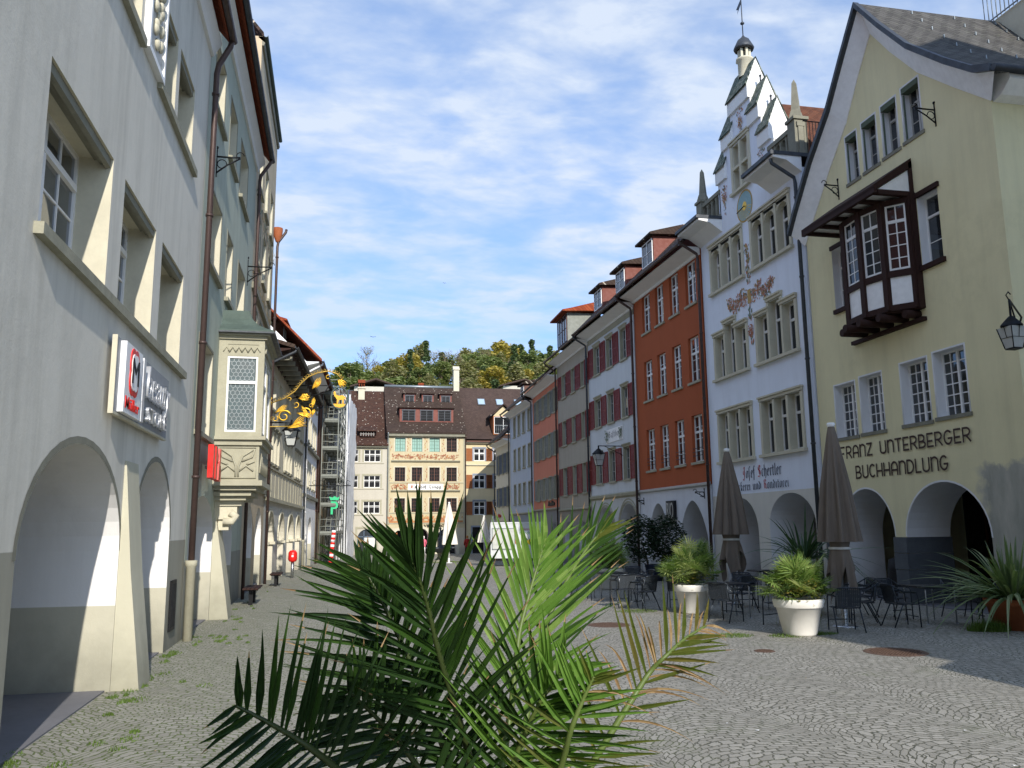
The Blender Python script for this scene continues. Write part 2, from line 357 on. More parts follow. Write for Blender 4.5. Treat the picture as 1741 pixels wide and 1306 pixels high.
M['shut_blue2'] = paint('blue_grey_stone_paint', '8b93a0', .7)
M['sky_glass'] = paint('skylight_glass', '9fb4c6', .08, 0, .1, .6)
M['reveal3'] = plaster('cream_reveal', 'd6d0bd', None, None, .3)
M['steel_l'] = paint('satin_steel_letters', 'e4e6e8', .35, .6, .05)
M['sign_grey'] = paint('matt_grey_sign_panel', '94979a', .6, .2, .05)
M['blind'] = paint('grey_green_blind_fabric', '56614f', .8)
M['pane_dark'] = paint('dark_room_pane', '1f2022', .35, 0, .3, .12, 1.5)
M['slab'] = stone('grey_paving_slab', '77777a', .2, 1.2)
M['hill'] = stone('wooded_hillside_ground', '56602f', .5, .05)
M['table_top'] = paint('dark_table_top', '2d2f33', .35, 0, .15)
M['lf_green'] = leafmat('green_foliage', '73814c', '8f9560', .25, .7)
M['lf_yellow'] = leafmat('yellow_autumn_foliage', 'bda650', '9b9550', .25, .7)
M['lf_olive'] = leafmat('olive_foliage', '85865a', '9c9468', .25, .7)
M['lf_fir'] = leafmat('dark_conifer_foliage', '56693f', '64744c', .1, .7)
M['lf_thin'] = leafmat('sparse_brown_foliage', '9a8c6c', 'a99f7c', .2, .8)
M['lf_fan'] = leafmat('fan_palm_leaf', '6f8a45', '8c9f58', .3)
M['lf_fan2'] = leafmat('fan_palm_leaf_light', '9bab68', 'aeb478', .3)
M['lf_fan3'] = leafmat('fan_palm_leaf_dark', '4a6531', '5f7a3c', .25)
M['lf_stalk'] = leafmat('green_stalk', '66783a', '5a6a35', .05)
M['lf_stalkd'] = leafmat('shaded_green_stalk', '3f4c26', '38451f', .03)  # stalk colour darkened to carry the shade on the left fronds
M['lf_trail'] = leafmat('mixed_underplanting', '6c7534', '9b8740', .3)
M['lf_flax'] = leafmat('striped_flax_leaf', '62764f', '7e8c66', .25)
M['lf_flax2'] = leafmat('flax_leaf_pale', '9aa27c', '7d8a64', .25)
M['lf_spike'] = leafmat('dark_spiky_leaf', '38503a', '4b6344', .2)
M['lf_spike2'] = leafmat('spiky_leaf', '5b7350', '4b6344', .2)
M['lf_shrub'] = leafmat('glossy_dark_leaf', '22351f', '2d4226', .1, .75)
M['pf'] = leafmat('palm_leaflet_shaded', '22371b', '2f4720', .15, .38)  # shade on the left fronds is put into this darker leaflet colour
M['pf2'] = leafmat('palm_leaflet_mid', '36521f', '2c451d', .2, .38)
M['pf_lt'] = leafmat('palm_leaflet_bright', '567a30', '6c8c40', .25, .3)
M['pf_lt2'] = leafmat('palm_leaflet_fresh', '8ca45a', '5f8036', .25, .3)
M['pf_ol'] = leafmat('palm_leaflet_olive', '55642a', '6c7034', .35, .4)
M['pf_ol2'] = leafmat('palm_leaflet_yellowing', '7c7438', '5f5a2e', .35, .45)
M['lf_dry'] = leafmat('dry_palm_leaflet', 'bfa27a', '86684c', .3, .7)
M['grass'] = leafmat('weed_grass', '587332', '71863f', .35)
M['skin'] = paint('skin', 'd8a88a', .6)
M['trousers'] = paint('dark_trousers', '23252e', .85)
M['hair'] = paint('light_brown_hair', 'a8763f', .8)
M['coat'] = paint('dark_red_coat', '9c2b22', .85)
M['van_white'] = paint('white_van_panel', 'cdd0d1', .35, 0, .05)
M['van_yellow'] = paint('yellow_emblem', 'e3c224', .5)
M['van_green'] = paint('green_lettering', '2f8a45', .5)
M['sky_pale'] = paint('pale_hatch_panel', 'c9ccc4', .4, 0, .3, .4, 3)
M['rubber'] = paint('black_rubber', '1b1b1c', .8)
M['sheeting'] = paint('grey_white_sheeting', 'd3d5d6', .7, 0, .2, .3, 1.5)
M['frost'] = paint('frosted_lantern_glass', 'b9bcb8', .25, 0, .1)
M['orn_gold'] = paint('ochre_gilded_horse', 'd39a2e', .45, .4)
M['neon_green'] = paint('bright_green_sign', '35c283', .4)
M['rust'] = paint('rusty_cast_iron', '6a5549', .7, .3, .3, .3, 12)
def yellow_mat():
    m = plaster('pale_yellow_green_render', 'e8dfb4', None, None, .3, .14); t = m.node_tree; b = t.nodes['Principled BSDF']
    co = N('ShaderNodeTexCoord', t).outputs['Object']; sp = N('ShaderNodeSeparateXYZ', t); t.links.new(co, sp.inputs[0])
    src = b.inputs['Base Color'].links[0].from_socket
    nn = noise(t, co, 1.6, 6, .65)
    def madd(a, k, c):
        q = N('ShaderNodeMath', t, operation='MULTIPLY_ADD'); t.links.new(a, q.inputs[0]); q.inputs[1].default_value = k
        if hasattr(c, 'links'): t.links.new(c, q.inputs[2])
        else: q.inputs[2].default_value = c
        return q.outputs[0]
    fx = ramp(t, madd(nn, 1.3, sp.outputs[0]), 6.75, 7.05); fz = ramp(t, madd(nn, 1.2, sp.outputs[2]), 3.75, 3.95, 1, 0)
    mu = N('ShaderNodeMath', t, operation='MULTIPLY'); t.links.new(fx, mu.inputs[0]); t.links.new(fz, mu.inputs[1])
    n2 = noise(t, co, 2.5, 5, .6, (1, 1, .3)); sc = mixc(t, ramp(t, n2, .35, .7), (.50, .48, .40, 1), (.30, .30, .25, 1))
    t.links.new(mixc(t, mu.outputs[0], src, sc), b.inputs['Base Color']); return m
M['yellow'] = yellow_mat()

def rect(x0, x1, z0, z1): return [(x0, z0), (x1, z0), (x1, z1), (x0, z1)]
def arch(xc, w, zs, zt, pointed=False, n=20, zb=-1.0):
    p = [(xc+w/2, zb), (xc+w/2, zs)]
    for k in range(1, n):
        a = math.pi*k/n; x = math.cos(a)
        if pointed:
            s_ = abs(x); z = (1-s_**1.75)**.78
        else: z = math.sin(a)
        p.append((xc+w/2*x, zs+(zt-zs)*z))
    return [(xc-w/2, zb)] + p + [(xc-w/2, zs)]
def front(mb, outline, holes, y=0.0, m=0):
    """plane facade in x,z with holes; holes = [(poly, depth, material slot)]"""
    polys = [[Vector((x, z, 0)) for x, z in outline]] + [[Vector((x, z, 0)) for x, z in h[0]] for h in holes]
    flat = [p for q in polys for p in q]; i = len(mb.v)
    mb.v += [(p.x, y, p.y) for p in flat]
    for t in tessellate_polygon(polys):
        a, b, c = (flat[k] for k in t)
        if (b-a).cross(c-a).z < 0: t = (t[0], t[2], t[1])
        mb.f.append(tuple(i+k for k in t)); mb.m.append(m); mb.sm.append(False)
    for poly, dep, ms in holes:
        n = len(poly)
        for k in range(n):
            (x0, z0), (x1, z1) = poly[k], poly[(k+1) % n]
            mb.face([(x0, y, z0), (x0, y+dep, z0), (x1, y+dep, z1), (x1, y, z1)], ms)

_wc = {}
def window(root, x0, x1, z0, z1, dep=.18, cols=2, rows=3, mull=1, trans=None, fm='white_paint', gm='glass', sill=None,
           lintel=None, surround=None, curtain=False, fw_=.055, bar=.022, arched=0.0, wname='window', sproj=.09, open_=False):
    """frame (child of the house) > pane, sill, surround; local origin at lower left of the opening"""
    w, h = x1-x0, z1-z0; w = round(w, 3); h = round(h, 3)
    key = (w, h, dep, cols, rows, mull, trans, fm, fw_, bar, arched)
    if key not in _wc:
        mb = MB(); y0, y1 = dep-.05, dep
        mb.box(0, fw_, y0, y1, 0, h); mb.box(w-fw_, w, y0, y1, 0, h); mb.box(fw_, w-fw_, y0, y1, 0, fw_); mb.box(fw_, w-fw_, y0, y1, h-fw_, h)
        for k in range(1, mull+1):
            xm = w*k/(mull+1); mb.box(xm-fw_*.75, xm+fw_*.75, y0-.012, y1-.005, fw_, h-fw_)
        if trans:
            mb.box(fw_, w-fw_, y0-.02, y1-.01, h*trans-fw_*.7, h*trans+fw_*.7)
        nb = cols*(mull+1) if mull else cols
        for k in range(1, nb):
            if mull and k % cols == 0: continue
            xm = w*k/nb; mb.box(xm-bar/2, xm+bar/2, y0+.012, y1-.008, fw_, h-fw_)
        for k in range(1, rows):
            zm = h*k/rows
            if trans and abs(zm-h*trans) < .12: continue
            mb.box(fw_, w-fw_, y0+.014, y1-.01, zm-bar/2, zm+bar/2)
        if arched:
            n = 10
            for k in range(n):       # spandrels that round the top
                a0, a1 = math.pi*k/n, math.pi*(k+1)/n
                p0 = (w/2+w/2*math.cos(a0), h-arched+arched*math.sin(a0)); p1 = (w/2+w/2*math.cos(a1), h-arched+arched*math.sin(a1))
                mb.face([(p0[0], y0-.03, p0[1]), (p0[0], y0-.03, h+.01), (p1[0], y0-.03, h+.01), (p1[0], y0-.03, p1[1])])
        me = mb.mesh(wname, M[fm]); pb = MB(); pb.face([(.01, dep-.02, .01), (w-.01, dep-.02, .01), (w-.01, dep-.02, h-.01), (.01, dep-.02, h-.01)])
        _wc[key] = (me, {})
    me, panes = _wc[key]
    if gm not in panes:
        pb = MB(); pb.face([(.01, dep-.02, .01), (w-.01, dep-.02, .01), (w-.01, dep-.02, h-.01), (.01, dep-.02, h-.01)]); panes[gm] = pb.mesh('pane', M[gm])
    o = put(wname, me, root, (x0, 0, z0)); put('pane', panes[gm], o)
    if curtain and rnd.random() < .8:
        ck = ('cur', w, h, dep)
        if ck not in _wc:
            cb = MB(); n = 26
            for sgn in (0, 1):
                for k in range(n):
                    xa = w*(.04 + .36*k/n) if sgn == 0 else w*(.60 + .36*k/n); xb = xa + w*.36/n
                    ya = dep+.10+.018*math.sin(k*1.7); yb = dep+.10+.018*math.sin((k+1)*1.7)
                    cb.face([(xa, ya, .03), (xb, yb, .03), (xb, yb, h-.03), (xa, ya, h-.03)], 0, True)
            _wc[ck] = cb.mesh('curtain', M['curtain'])
        put('curtain', _wc[ck], o)
    if sill:
        sk = ('sill', w, sill, sproj)
        if sk not in _wc:
            b = MB(); b.box(-.08, w+.08, -sproj, .06, -.09, 0.004); _wc[sk] = b.mesh('sill', M[sill])
        put('sill', _wc[sk], o)
    if surround:
        sm_, sw, sp_ = surround; sk = ('sur', w, h, sm_, sw, sp_)
        if sk not in _wc:
            b = MB(); b.box(-sw, -.001, -sp_, .1, -.02, h+sw); b.box(w+.001, w+sw, -sp_, .1, -.02, h+sw); b.box(-.001, w+.001, -sp_, .1, h+.001, h+sw); _wc[sk] = b.mesh('surround', M[sm_])
        put('surround', _wc[sk], o)
    if lintel:
        lm, lp = lintel; sk = ('lin', w, h, lm, lp)
        if sk not in _wc:
            b = MB()
            b.prism_x([(.03, h+.02), (-.04, h+.02), (-.055, h+.07), (-lp, h+.13), (-lp, h+.17), (.03, h+.19)], -.1, w+.1); _wc[sk] = b.mesh('lintel', M[lm])
        put('lintel', _wc[sk], o)
    return o
def shutter(root, x0, x1, z0, z1, mat, y=-.045, open_a=0):
    w, h = round(x1-x0, 3), round(z1-z0, 3); key = ('sh', w, h, mat)
    if key not in _wc:
        b = MB(); f = .06
        b.box(0, f, -.02, .02, 0, h); b.box(w-f, w, -.02, .02, 0, h)
        for a, c in ((0, f), (h-f, h), (h*.48, h*.48+f)): b.box(f, w-f, -.02, .02, a, c)
        n = int(h/.075)
        for k in range(n):
            z = f+(h-2*f)*(k+.5)/n; b.prism_x([(-.012, z-.03), (.012, z+.02), (.016, z+.026), (-.008, z-.024)], f, w-f)
        b.box(f, w-f, .012, .016, f, h-f)
        _wc[key] = b.mesh('shutter', M[mat])
    return put('shutter', _wc[key], root, (x0, y, z0), (0, 0, open_a))
def shell(mb, W, D, H, m=0, zb=-1.2, gable=None):
    """side and rear walls"""
    if gable: top = gable
    for x in (0, W):
        pts = [(x, 0, zb), (x, D, zb), (x, D, H)] + ([(x, D/2, gable)] if gable else []) + [(x, 0, H)]
        mb.face(pts if x else pts[::-1], m)
    mb.face([(0, D, zb), (0, D, H), (W, D, H), (W, D, zb)], m)
def arcade(root, W, dep, back=3.4, ceil=3.25, z0=1.1, mat='int_pl', doors=()):
    b = MB(); y = dep+back-1
    b.face([(0.02, y, -1), (W-.02, y, -1), (W-.02, y, ceil), (.02, y, ceil)]); b.face([(.02, dep, ceil), (W-.02, dep, ceil), (W-.02, y, ceil), (.02, y, ceil)])
    b.face([(.02, dep, ceil), (W-.02, dep, ceil), (W-.02, dep, ceil+.4), (.02, dep, ceil+.4)])
    o = b.build('arcade_vault', M[mat], root)
    n = max(1, int(W/3.2))
    for k in range(n):
        xc = W*(k+.5)/n; s = MB(); s.box(xc-.95, xc+.95, y-.03, y-.004, .35, 2.45, 0); fr = MB()
        for a, c in ((xc-1.02, xc-.95), (xc+.95, xc+1.02), (xc-.03, xc+.03)): fr.box(a, c, y-.07, y-.01, .28, 2.52)
        fr.box(xc-1.02, xc+1.02, y-.08, y-.01, .2, .3); fr.box(xc-1.02, xc+1.02, y-.08, y-.01, 2.45, 2.54)
        p = fr.build('shop_window', M['brown_paint'], root); s.build('pane', M['glass_shop'], p)
    return o
M['glass_shop'] = paint('dark_shop_glass', '26282a', .08, 0, .3, .5, 1.5)
def eave_roof(root, W, D, H, ov=.7, slope=45, mt='tile_br2', soff='white2', cm=None, x0=-.02, x1=None, gutter='copper_br', th=.16, side=0.0, gl=True):
    x1 = W+.02 if x1 is None else x1; ta = math.tan(R(slope)); rz = H+D/2*ta
    b = MB(); b.prism_x([(-ov, H-.0), (-ov, H+th), (D/2, H+th+(D/2+ov)*ta), (D+ov, H+th), (D+ov, H), (D/2, H+(D/2+ov)*ta)], x0-side, x1+side)
    r = b.build('roof', M[mt], root)
    c = MB(); c.prism_x([(.001, H-.32), (-.06, H-.32), (-.10, H-.22), (-ov+.16, H-.05), (-ov+.16, H-.004), (.001, H-.004)], x0, x1); c.build('eaves', M[cm or soff], root)
    if gl:
        g = MB(); n = 8; pr = [(-ov-.075+.075*math.cos(math.pi+math.pi*k/n), H+.06+.075*math.sin(math.pi+math.pi*k/n)) for k in range(n+1)]
        pr2 = [(-ov-.075+.065*math.cos(math.pi+math.pi*k/n), H+.065+.065*math.sin(math.pi+math.pi*k/n)) for k in range(n, -1, -1)]
        g.prism_x(pr+pr2, x0-side, x1+side); g.build('gutter', M[gutter], root)
    return r
def downpipe(root, x, H, ov=.7, mat='copper_br', r=.055, zb=-.4, y=-.1, low=None, hop=True):
    b = MB(); b.tube([(x, -ov-.05, H+.02), (x, -ov-.02, H-.12), (x, y-.03, H-.55), (x, y, H-.75), (x, y, zb)], r, 10)
    for z in [H-1.2-k*2.6 for k in range(int((H-1)/2.6))]: b.tube([(x, y, z-.025), (x, y, z+.025)], r*1.3, 10)
    o = b.build('downpipe', M[mat], root)
    if low:
        c = MB(); c.tube([(x, y, zb), (x, y, low-.12), (x, y, low-.1), (x, y, low)], [r*1.45, r*1.45, r*1.8, r*1.8], 14); c.build('downpipe_sleeve', M['stone_g'], o)
    return o
def dormer(root, xc, z, w, h, y, mt='tile_br2', wall='brown_paint', cols=1, wm='white_paint', gable=False, D=2.2, ro=.25):
    b = MB(); b.box(xc-w/2, xc+w/2, y, y+D, z, z+h); o = b.build('dormer', M[wall], root)
    r = MB()
    if gable:
        a = .55*w; r.prism([(xc-w/2-ro, y-ro, z+h-.05), (xc, y-ro, z+h+a), (xc+w/2+ro, y-ro, z+h-.05), (xc+w/2+ro, y-ro, z+h+.07), (xc, y-ro, z+h+a+.14), (xc-w/2-ro, y-ro, z+h+.07)], (0, D+ro, 0))
        g = MB(); g.prism_y([(xc-w/2, z+h), (xc+w/2, z+h), (xc, z+h+a-.1)], y+.02, y+D); g.build('gable', M['hright_pl'], o)
    else:
        r.prism_x([(y-ro, z+h), (y-ro, z+h+.1), (y+.15, z+h+.22), (y+D, z+h+.22+.25*D), (y+D, z+h+.1)], xc-w/2-ro, xc+w/2+ro)
    r.build('dormer_roof', M[mt], o)
    n = cols
    for k in range(n):
        ww = (w-.16)/n; xa = xc-w/2+.08+ww*k+.04
        q = MB(); wi = ww-.08; q.box(xa, xa+wi, y-.02, y-.004, z+.12, z+h-.1)
        fr = MB(); za, zb_ = z+.12, z+h-.1
        for a, c in ((xa-.03, xa+.02), (xa+wi-.02, xa+wi+.03), (xa+wi/2-.02, xa+wi/2+.02)): fr.box(a, c, y-.045, y-.01, za, zb_)
        for a, c in ((za-.03, za+.02), (zb_-.02, zb_+.03), ((za+zb_)/2-.012, (za+zb_)/2+.012)): fr.box(xa, xa+wi, y-.043, y-.012, a, c)
        f = fr.build('window', M[wm], o); q.build('pane', M['glass_shop'], f)
    return o

# ---------------------------------------------------------------- lettering
def text_mesh(s, size=.3, ext=.01, shear=0.0, sx=1.0, bold=0.0):
    cu = bpy.data.curves.new('t', 'FONT'); cu.body = s; cu.size = size; cu.extrude = ext; cu.shear = shear; cu.offset = bold; cu.resolution_u = 3
    o = bpy.data.objects.new('t', cu); COL.objects.link(o); dg = bpy.context.evaluated_depsgraph_get()
    me = bpy.data.meshes.new_from_object(o.evaluated_get(dg)); bpy.data.objects.remove(o); bpy.data.curves.remove(cu)
    xs = [v.co.x for v in me.vertices]; x0, x1 = min(xs), max(xs)
    for v in me.vertices: v.co = Vector(((v.co.x-x0)*sx, -v.co.z, v.co.y))     # stand up: x right, z up, facing -y
    me['w'] = (x1-x0)*sx
    return me
def lettering(root, s, x0, x1, z, h, mat, y=-.012, ext=.008, name='lettering', shear=0.0, bold=0.0):
    me = text_mesh(s, 1.0, ext, shear, 1, bold); zs = [v.co.z for v in me.vertices]; hh = max(v.co.z for v in me.vertices)-0; k = h/hh
    w = max(v.co.x for v in me.vertices)
    for v in me.vertices: v.co = Vector((v.co.x/w*(x1-x0), v.co.y, v.co.z*k))
    me.materials.clear(); me.materials.append(M[mat]); me.name = name
    return put(name, me, root, (x0, y, z))
# monoline display capitals: polylines on a 1-high grid, (width, strokes)
def arc(cx, cy, rx, ry, a0, a1, n=8): return [(cx+rx*math.cos(R(a0+(a1-a0)*k/n)), cy+ry*math.sin(R(a0+(a1-a0)*k/n))) for k in range(n+1)]
DECO = {
 'F': (.48, [[(0,0),(0,1),(.46,1)], [(0,.42),(.38,.42)]]), 'R': (.5, [[(0,0),(0,1),(.2,1)]+arc(.22,.72,.26,.28,90,-90)+[(0,.44)], [(.22,.44),(.5,0)]]),
 'A': (.52, [[(0,0),(0,.55)]+arc(.26,.6,.26,.4,180,0)+[(.52,0)], [(0,.36),(.52,.36)]]), 'N': (.5, [[(0,0),(0,1)], [(0,.7)]+arc(.25,.72,.25,.27,180,20)[1:]+[(.5,.7),(.5,0)]]),
 'Z': (.46, [[(0,1),(.46,1),(0,0),(.46,0)]]), 'U': (.5, [[(0,1),(0,.26)]+arc(.25,.26,.25,.26,180,360)+[(.5,1)]]),
 'T': (.5, [[(0,1),(.5,1)], [(.25,1),(.25,0)]]), 'E': (.42, [[(.42,1),(0,1),(0,0),(.42,0)], [(0,.42),(.36,.42)]]),
 'B': (.5, [[(0,0),(0,1),(.2,1)]+arc(.2,.74,.23,.26,90,-90)+[(0,.48)], [(.2,.48)]+arc(.22,.24,.28,.24,90,-90)+[(0,0)]]),
 'G': (.56, [arc(.28,.5,.28,.5,50,325,14)+[(.56,.42),(.3,.42)]]), 'C': (.5, [arc(.28,.5,.28,.5,55,305,14)]),
 'H': (.5, [[(0,0),(0,1)], [(.5,0),(.5,1)], [(0,.42),(.5,.42)]]), 'D': (.52, [[(0,0),(0,1),(.14,1)]+arc(.16,.5,.36,.5,90,-90,12)+[(0,0)]]),
 'L': (.4, [[(0,1),(0,0),(.4,0)]]), ' ': (.42, []), 'I': (.06, [[(.03,0),(.03,1)]]), 'O': (.56, [arc(.28,.5,.28,.5,0,360,18)]),
}
BL = {  # broken-script letters, written with a slanted pen; x-height 1, ascender 1.55
 'o': (.62, [[(.12,.85),(.12,.15),(.3,0)], [(.12,.85),(.32,1),(.5,.85),(.5,.15),(.3,0)]]), 'n': (.72, [[(.04,.86),(.14,.98),(.14,.08),(.22,0)], [(.16,.8),(.42,1),(.54,.86),(.54,.08),(.64,0)]]),
 'i': (.34, [[(.04,.86),(.14,.98),(.14,.08),(.24,0)], [(.1,1.3),(.2,1.4)]]), 'u': (.72, [[(.04,.88),(.14,.98),(.14,.15),(.28,0),(.54,.2)], [(.54,1),(.54,.08),(.64,0)]]),
 'd': (.64, [[(.12,.8),(.12,.15),(.3,0),(.5,.15),(.5,.8),(.34,1),(.12,1.35)], [(.12,.8),(.34,1)]]), 'e': (.56, [[(.46,.12),(.3,0),(.12,.15),(.12,.85),(.3,1),(.44,.82),(.42,.62),(.14,.45)]]),
 'r': (.48, [[(.04,.86),(.14,.98),(.14,.08),(.22,0)], [(.16,.82),(.34,1),(.44,.86)]]), 'k': (.56, [[(.14,0),(.14,1.4),(.26,1.55),(.36,1.45)], [(.14,.8),(.34,.98),(.42,.86),(.16,.55)], [(.2,.55),(.34,.1),(.46,.02)]]),
 'f': (.42, [[(.14,-.35),(.14,1.35),(.28,1.52),(.42,1.42)], [(.0,.95),(.36,.95)]]), 's': (.42, [[(.14,-.35),(.14,1.35),(.28,1.52),(.42,1.42)], [(.02,.93),(.14,.95)]]),
 't': (.42, [[(.16,1.3),(.16,.12),(.28,0),(.38,.1)], [(.02,.95),(.36,.95)]]), 'l': (.32, [[(.14,1.5),(.14,.1),(.26,0)]]), 'c': (.46, [[(.42,.1),(.28,0),(.12,.15),(.12,.85),(.3,1),(.4,.86)]]),
 'h': (.66, [[(.14,.0),(.14,1.45),(.24,1.55)], [(.16,.8),(.4,1),(.52,.85),(.52,.2),(.36,-.3)]]), 'g': (.64, [[(.5,.95),(.5,-.2),(.3,-.4),(.12,-.28)], [(.12,.85),(.12,.15),(.3,0),(.5,.15)], [(.12,.85),(.32,1),(.52,.95)]]),
 'a': (.62, [[(.14,.86),(.3,1),(.48,.86),(.48,.1),(.58,0)], [(.46,.55),(.14,.4),(.12,.15),(.26,0),(.46,.15)]]), 'ä': (.62, [[(.14,.86),(.3,1),(.48,.86),(.48,.1),(.58,0)], [(.46,.55),(.14,.4),(.12,.15),(.26,0),(.46,.15)], [(.16,1.28),(.22,1.36)], [(.38,1.28),(.44,1.36)]]),
 'J': (.7, [[(.1,1.3),(.3,1.5),(.6,1.4)], [(.42,1.42),(.46,.2),(.26,-.25),(.04,-.1)], [(.2,1.0),(.12,.7),(.22,.5)]]), 'S': (.86, [[(.72,1.3),(.42,1.52),(.16,1.25),(.22,.95),(.62,.72),(.66,.3),(.4,0),(.08,.12)], [(.44,1.4),(.4,.3)]]),
 'B': (.86, [[(.2,1.4),(.2,.1),(.45,0),(.72,.2),(.68,.6),(.3,.78)], [(.04,1.2),(.2,1.42),(.5,1.5),(.66,1.25),(.5,.95),(.3,.8)]]), 'K': (.86, [[(.22,1.5),(.2,.1),(.1,0)], [(.04,1.2),(.22,1.4),(.52,1.5),(.66,1.3),(.4,.85)], [(.4,.85),(.64,.7),(.6,.2),(.74,0)]]),
 'G': (.9, [[(.72,1.35),(.4,1.5),(.14,1.1),(.14,.35),(.42,0),(.7,.2),(.72,.75),(.5,.9)], [(.4,1.4),(.38,.25)]]), 'L': (.78, [[(.1,1.25),(.3,1.48),(.5,1.4)], [(.3,1.42),(.28,.2),(.12,.02)], [(.12,.1),(.4,.12),(.66,0)]]), ' ': (.5, []),
 'p': (.66, [[(.04,.88),(.14,.98),(.14,-.4)], [(.16,.82),(.36,1),(.52,.85),(.52,.15),(.34,0),(.16,.1)]]),
}
def strokes(root, s, x0, x1, z, h, mats, font='deco', y=-.006, th=.06, name='lettering', red=()):
    """text written with strokes on the wall; x0..x1 span, h cap (or x-) height"""
    F = DECO if font == 'deco' else BL; gap = .2 if font == 'deco' else .1
    tot = sum(F[c][0]+gap for c in s)-gap; k = (x1-x0)/tot; b = MB(); x = 0.0; q = 0
    for ci, c in enumerate(s):
        w, st = F[c]; mi = 1 if ci in red else 0
        for l in st:
            P = [((x+px)*k, pz*h) for px, pz in l]
            for a, d in zip(P, P[1:]):
                q += 1; yy = y-.00025*q
                if font == 'deco':
                    v = Vector((d[0]-a[0], d[1]-a[1])); n = v.normalized() if v.length else Vector((1, 0)); n2 = Vector((-n.y, n.x))*th/2; e = n*th*.42
                    pts = [(a[0]-e.x-n2.x, a[1]-e.y-n2.y), (d[0]+e.x-n2.x, d[1]+e.y-n2.y), (d[0]+e.x+n2.x, d[1]+e.y+n2.y), (a[0]-e.x+n2.x, a[1]-e.y+n2.y)]
                else:
                    nx, nz = th*.75, th*.42
                    pts = [(a[0]-nx/2, a[1]-nz/2), (d[0]-nx/2, d[1]-nz/2), (d[0]+nx/2, d[1]+nz/2), (a[0]+nx/2, a[1]+nz/2)]
                    if abs((d[0]-a[0])*nz-(d[1]-a[1])*nx) < 1e-4: pts[0] = (pts[0][0], pts[0][1]-.01); pts[2] = (pts[2][0], pts[2][1]+.01)
                b.face([(px, yy, pz) for px, pz in pts], mi)
        x += w+gap
    return b.build(name, [M[m] for m in mats], root, (x0, 0, z))
def ribbon(b, pts, w, y, m=0):
    for k in range(len(pts)-1):
        a, d = Vector(pts[k]), Vector(pts[k+1]); n = (d-a); n = Vector((-n.y, n.x)).normalized() if n.length else Vector((0, 1))
        w0 = w*(1-k/len(pts)*.6); w1 = w*(1-(k+1)/len(pts)*.6)
        b.face([(a.x-n.x*w0/2, y-.0003*k, a.y-n.y*w0/2), (d.x-n.x*w1/2, y-.0003*k, d.y-n.y*w1/2), (d.x+n.x*w1/2, y-.0003*k, d.y+n.y*w1/2), (a.x+n.x*w0/2, y-.0003*k, a.y+n.y*w0/2)], m)
def spiral(cx, cz, r, turns=1.4, a0=0, s=1, n=18):
    return [(cx+r*(1-.85*k/n)*math.cos(a0+s*turns*2*math.pi*k/n), cz+r*(1-.85*k/n)*math.sin(a0+s*turns*2*math.pi*k/n)) for k in range(n+1)]
def leafp(b, x, z, l, a, w, y, m):
    c, s_ = math.cos(a), math.sin(a); P = [(0, 0), (.35, w/2), (.75, w*.35), (1, 0), (.75, -w*.35), (.35, -w/2)]
    b.face([(x+l*(px*c-pz*s_), y, z+l*(px*s_+pz*c)) for px, pz in P], m)
def scrolls(b, x0, x1, z0, z1, n, ms=(0, 1), y=-.006, seed=1, leaf=True):
    """painted running scroll band"""
    rr = random.Random(seed); zc = (z0+z1)/2; A = (z1-z0)*.3; L = x1-x0
    main = [(x0+L*k/60, zc+A*math.sin(k/60*math.pi*n)) for k in range(61)]
    ribbon(b, main, .06, y, ms[0]); yy = y-.02
    for k in range(n):
        xc = x0+L*(k+.5)/n; sg = 1 if k % 2 == 0 else -1
        ribbon(b, spiral(xc, zc-sg*A*.25, (z1-z0)*.3, 1.3, rr.random()*6, sg), .07, yy-.006*(k % 3), ms[0])
        if leaf:
            for j in range(20): leafp(b, xc+rr.uniform(-.5, .5)*L/n, zc+rr.uniform(-.42, .42)*(z1-z0), rr.uniform(.1, .2), rr.random()*6.28, .55, yy-.03-.001*j-.008*(k % 2), ms[rr.randrange(len(ms))])
# ================================================================ left row
def L_house(name, label, y0, deg=0.0, x0=-2.72): return thing(name, label, 'building', (x0, y0, 0), R(90-deg))
def R_house(name, label, ax, ay, deg, L):
    "origin at the far end of the facade; local x runs towards the camera"
    return thing(name, label, 'building', (ax+L*math.sin(R(deg)), ay+L*math.cos(R(deg)), 0), R(-90-deg))

# --- beauty shop house (nearest on the left)
h1 = L_house('arcaded_house', 'grey rendered house with beige arcade buttress and beauty store sign, nearest on the left', -6.0)
W1 = 23.08; u = lambda y: y+6
b = MB()
wins1 = [(u(3.9), u(6.0), 4.78, 6.45), (u(8.12), u(10.46), 4.78, 6.45), (u(11.05), u(13.0), 4.78, 6.45), (u(13.5), u(15.4), 4.78, 6.45),
         (u(8.8), u(10.2), 8.6, 10.05), (u(10.3), u(11.3), 8.6, 10.05), (u(12.62), u(13.78), 8.6, 10.05), (u(14.04), u(15.5), 8.6, 10.05)]
holes = [(rect(*w), .46, 2) for w in wins1] + [(arch(u(10.14), 3.72, 1.75, 2.95), 1.9, 1), (arch(u(14.1), 2.7, 1.85, 3.06), 1.9, 1), (arch(u(5.4), 4.0, 1.75, 2.95), 1.9, 1)]
front(b, rect(0, W1, -1.2, 12.0), holes); shell(b, W1, 10, 12.0); b.build('wall', [M['grey_pl'], M['reveal2'], M['stone_b']], h1)
for i, w in enumerate(wins1):
    window(h1, *w, dep=.44, cols=2, rows=4 if i < 4 else 3, mull=1, trans=.74, sill=None, curtain=(i not in (1,)), bar=.025)
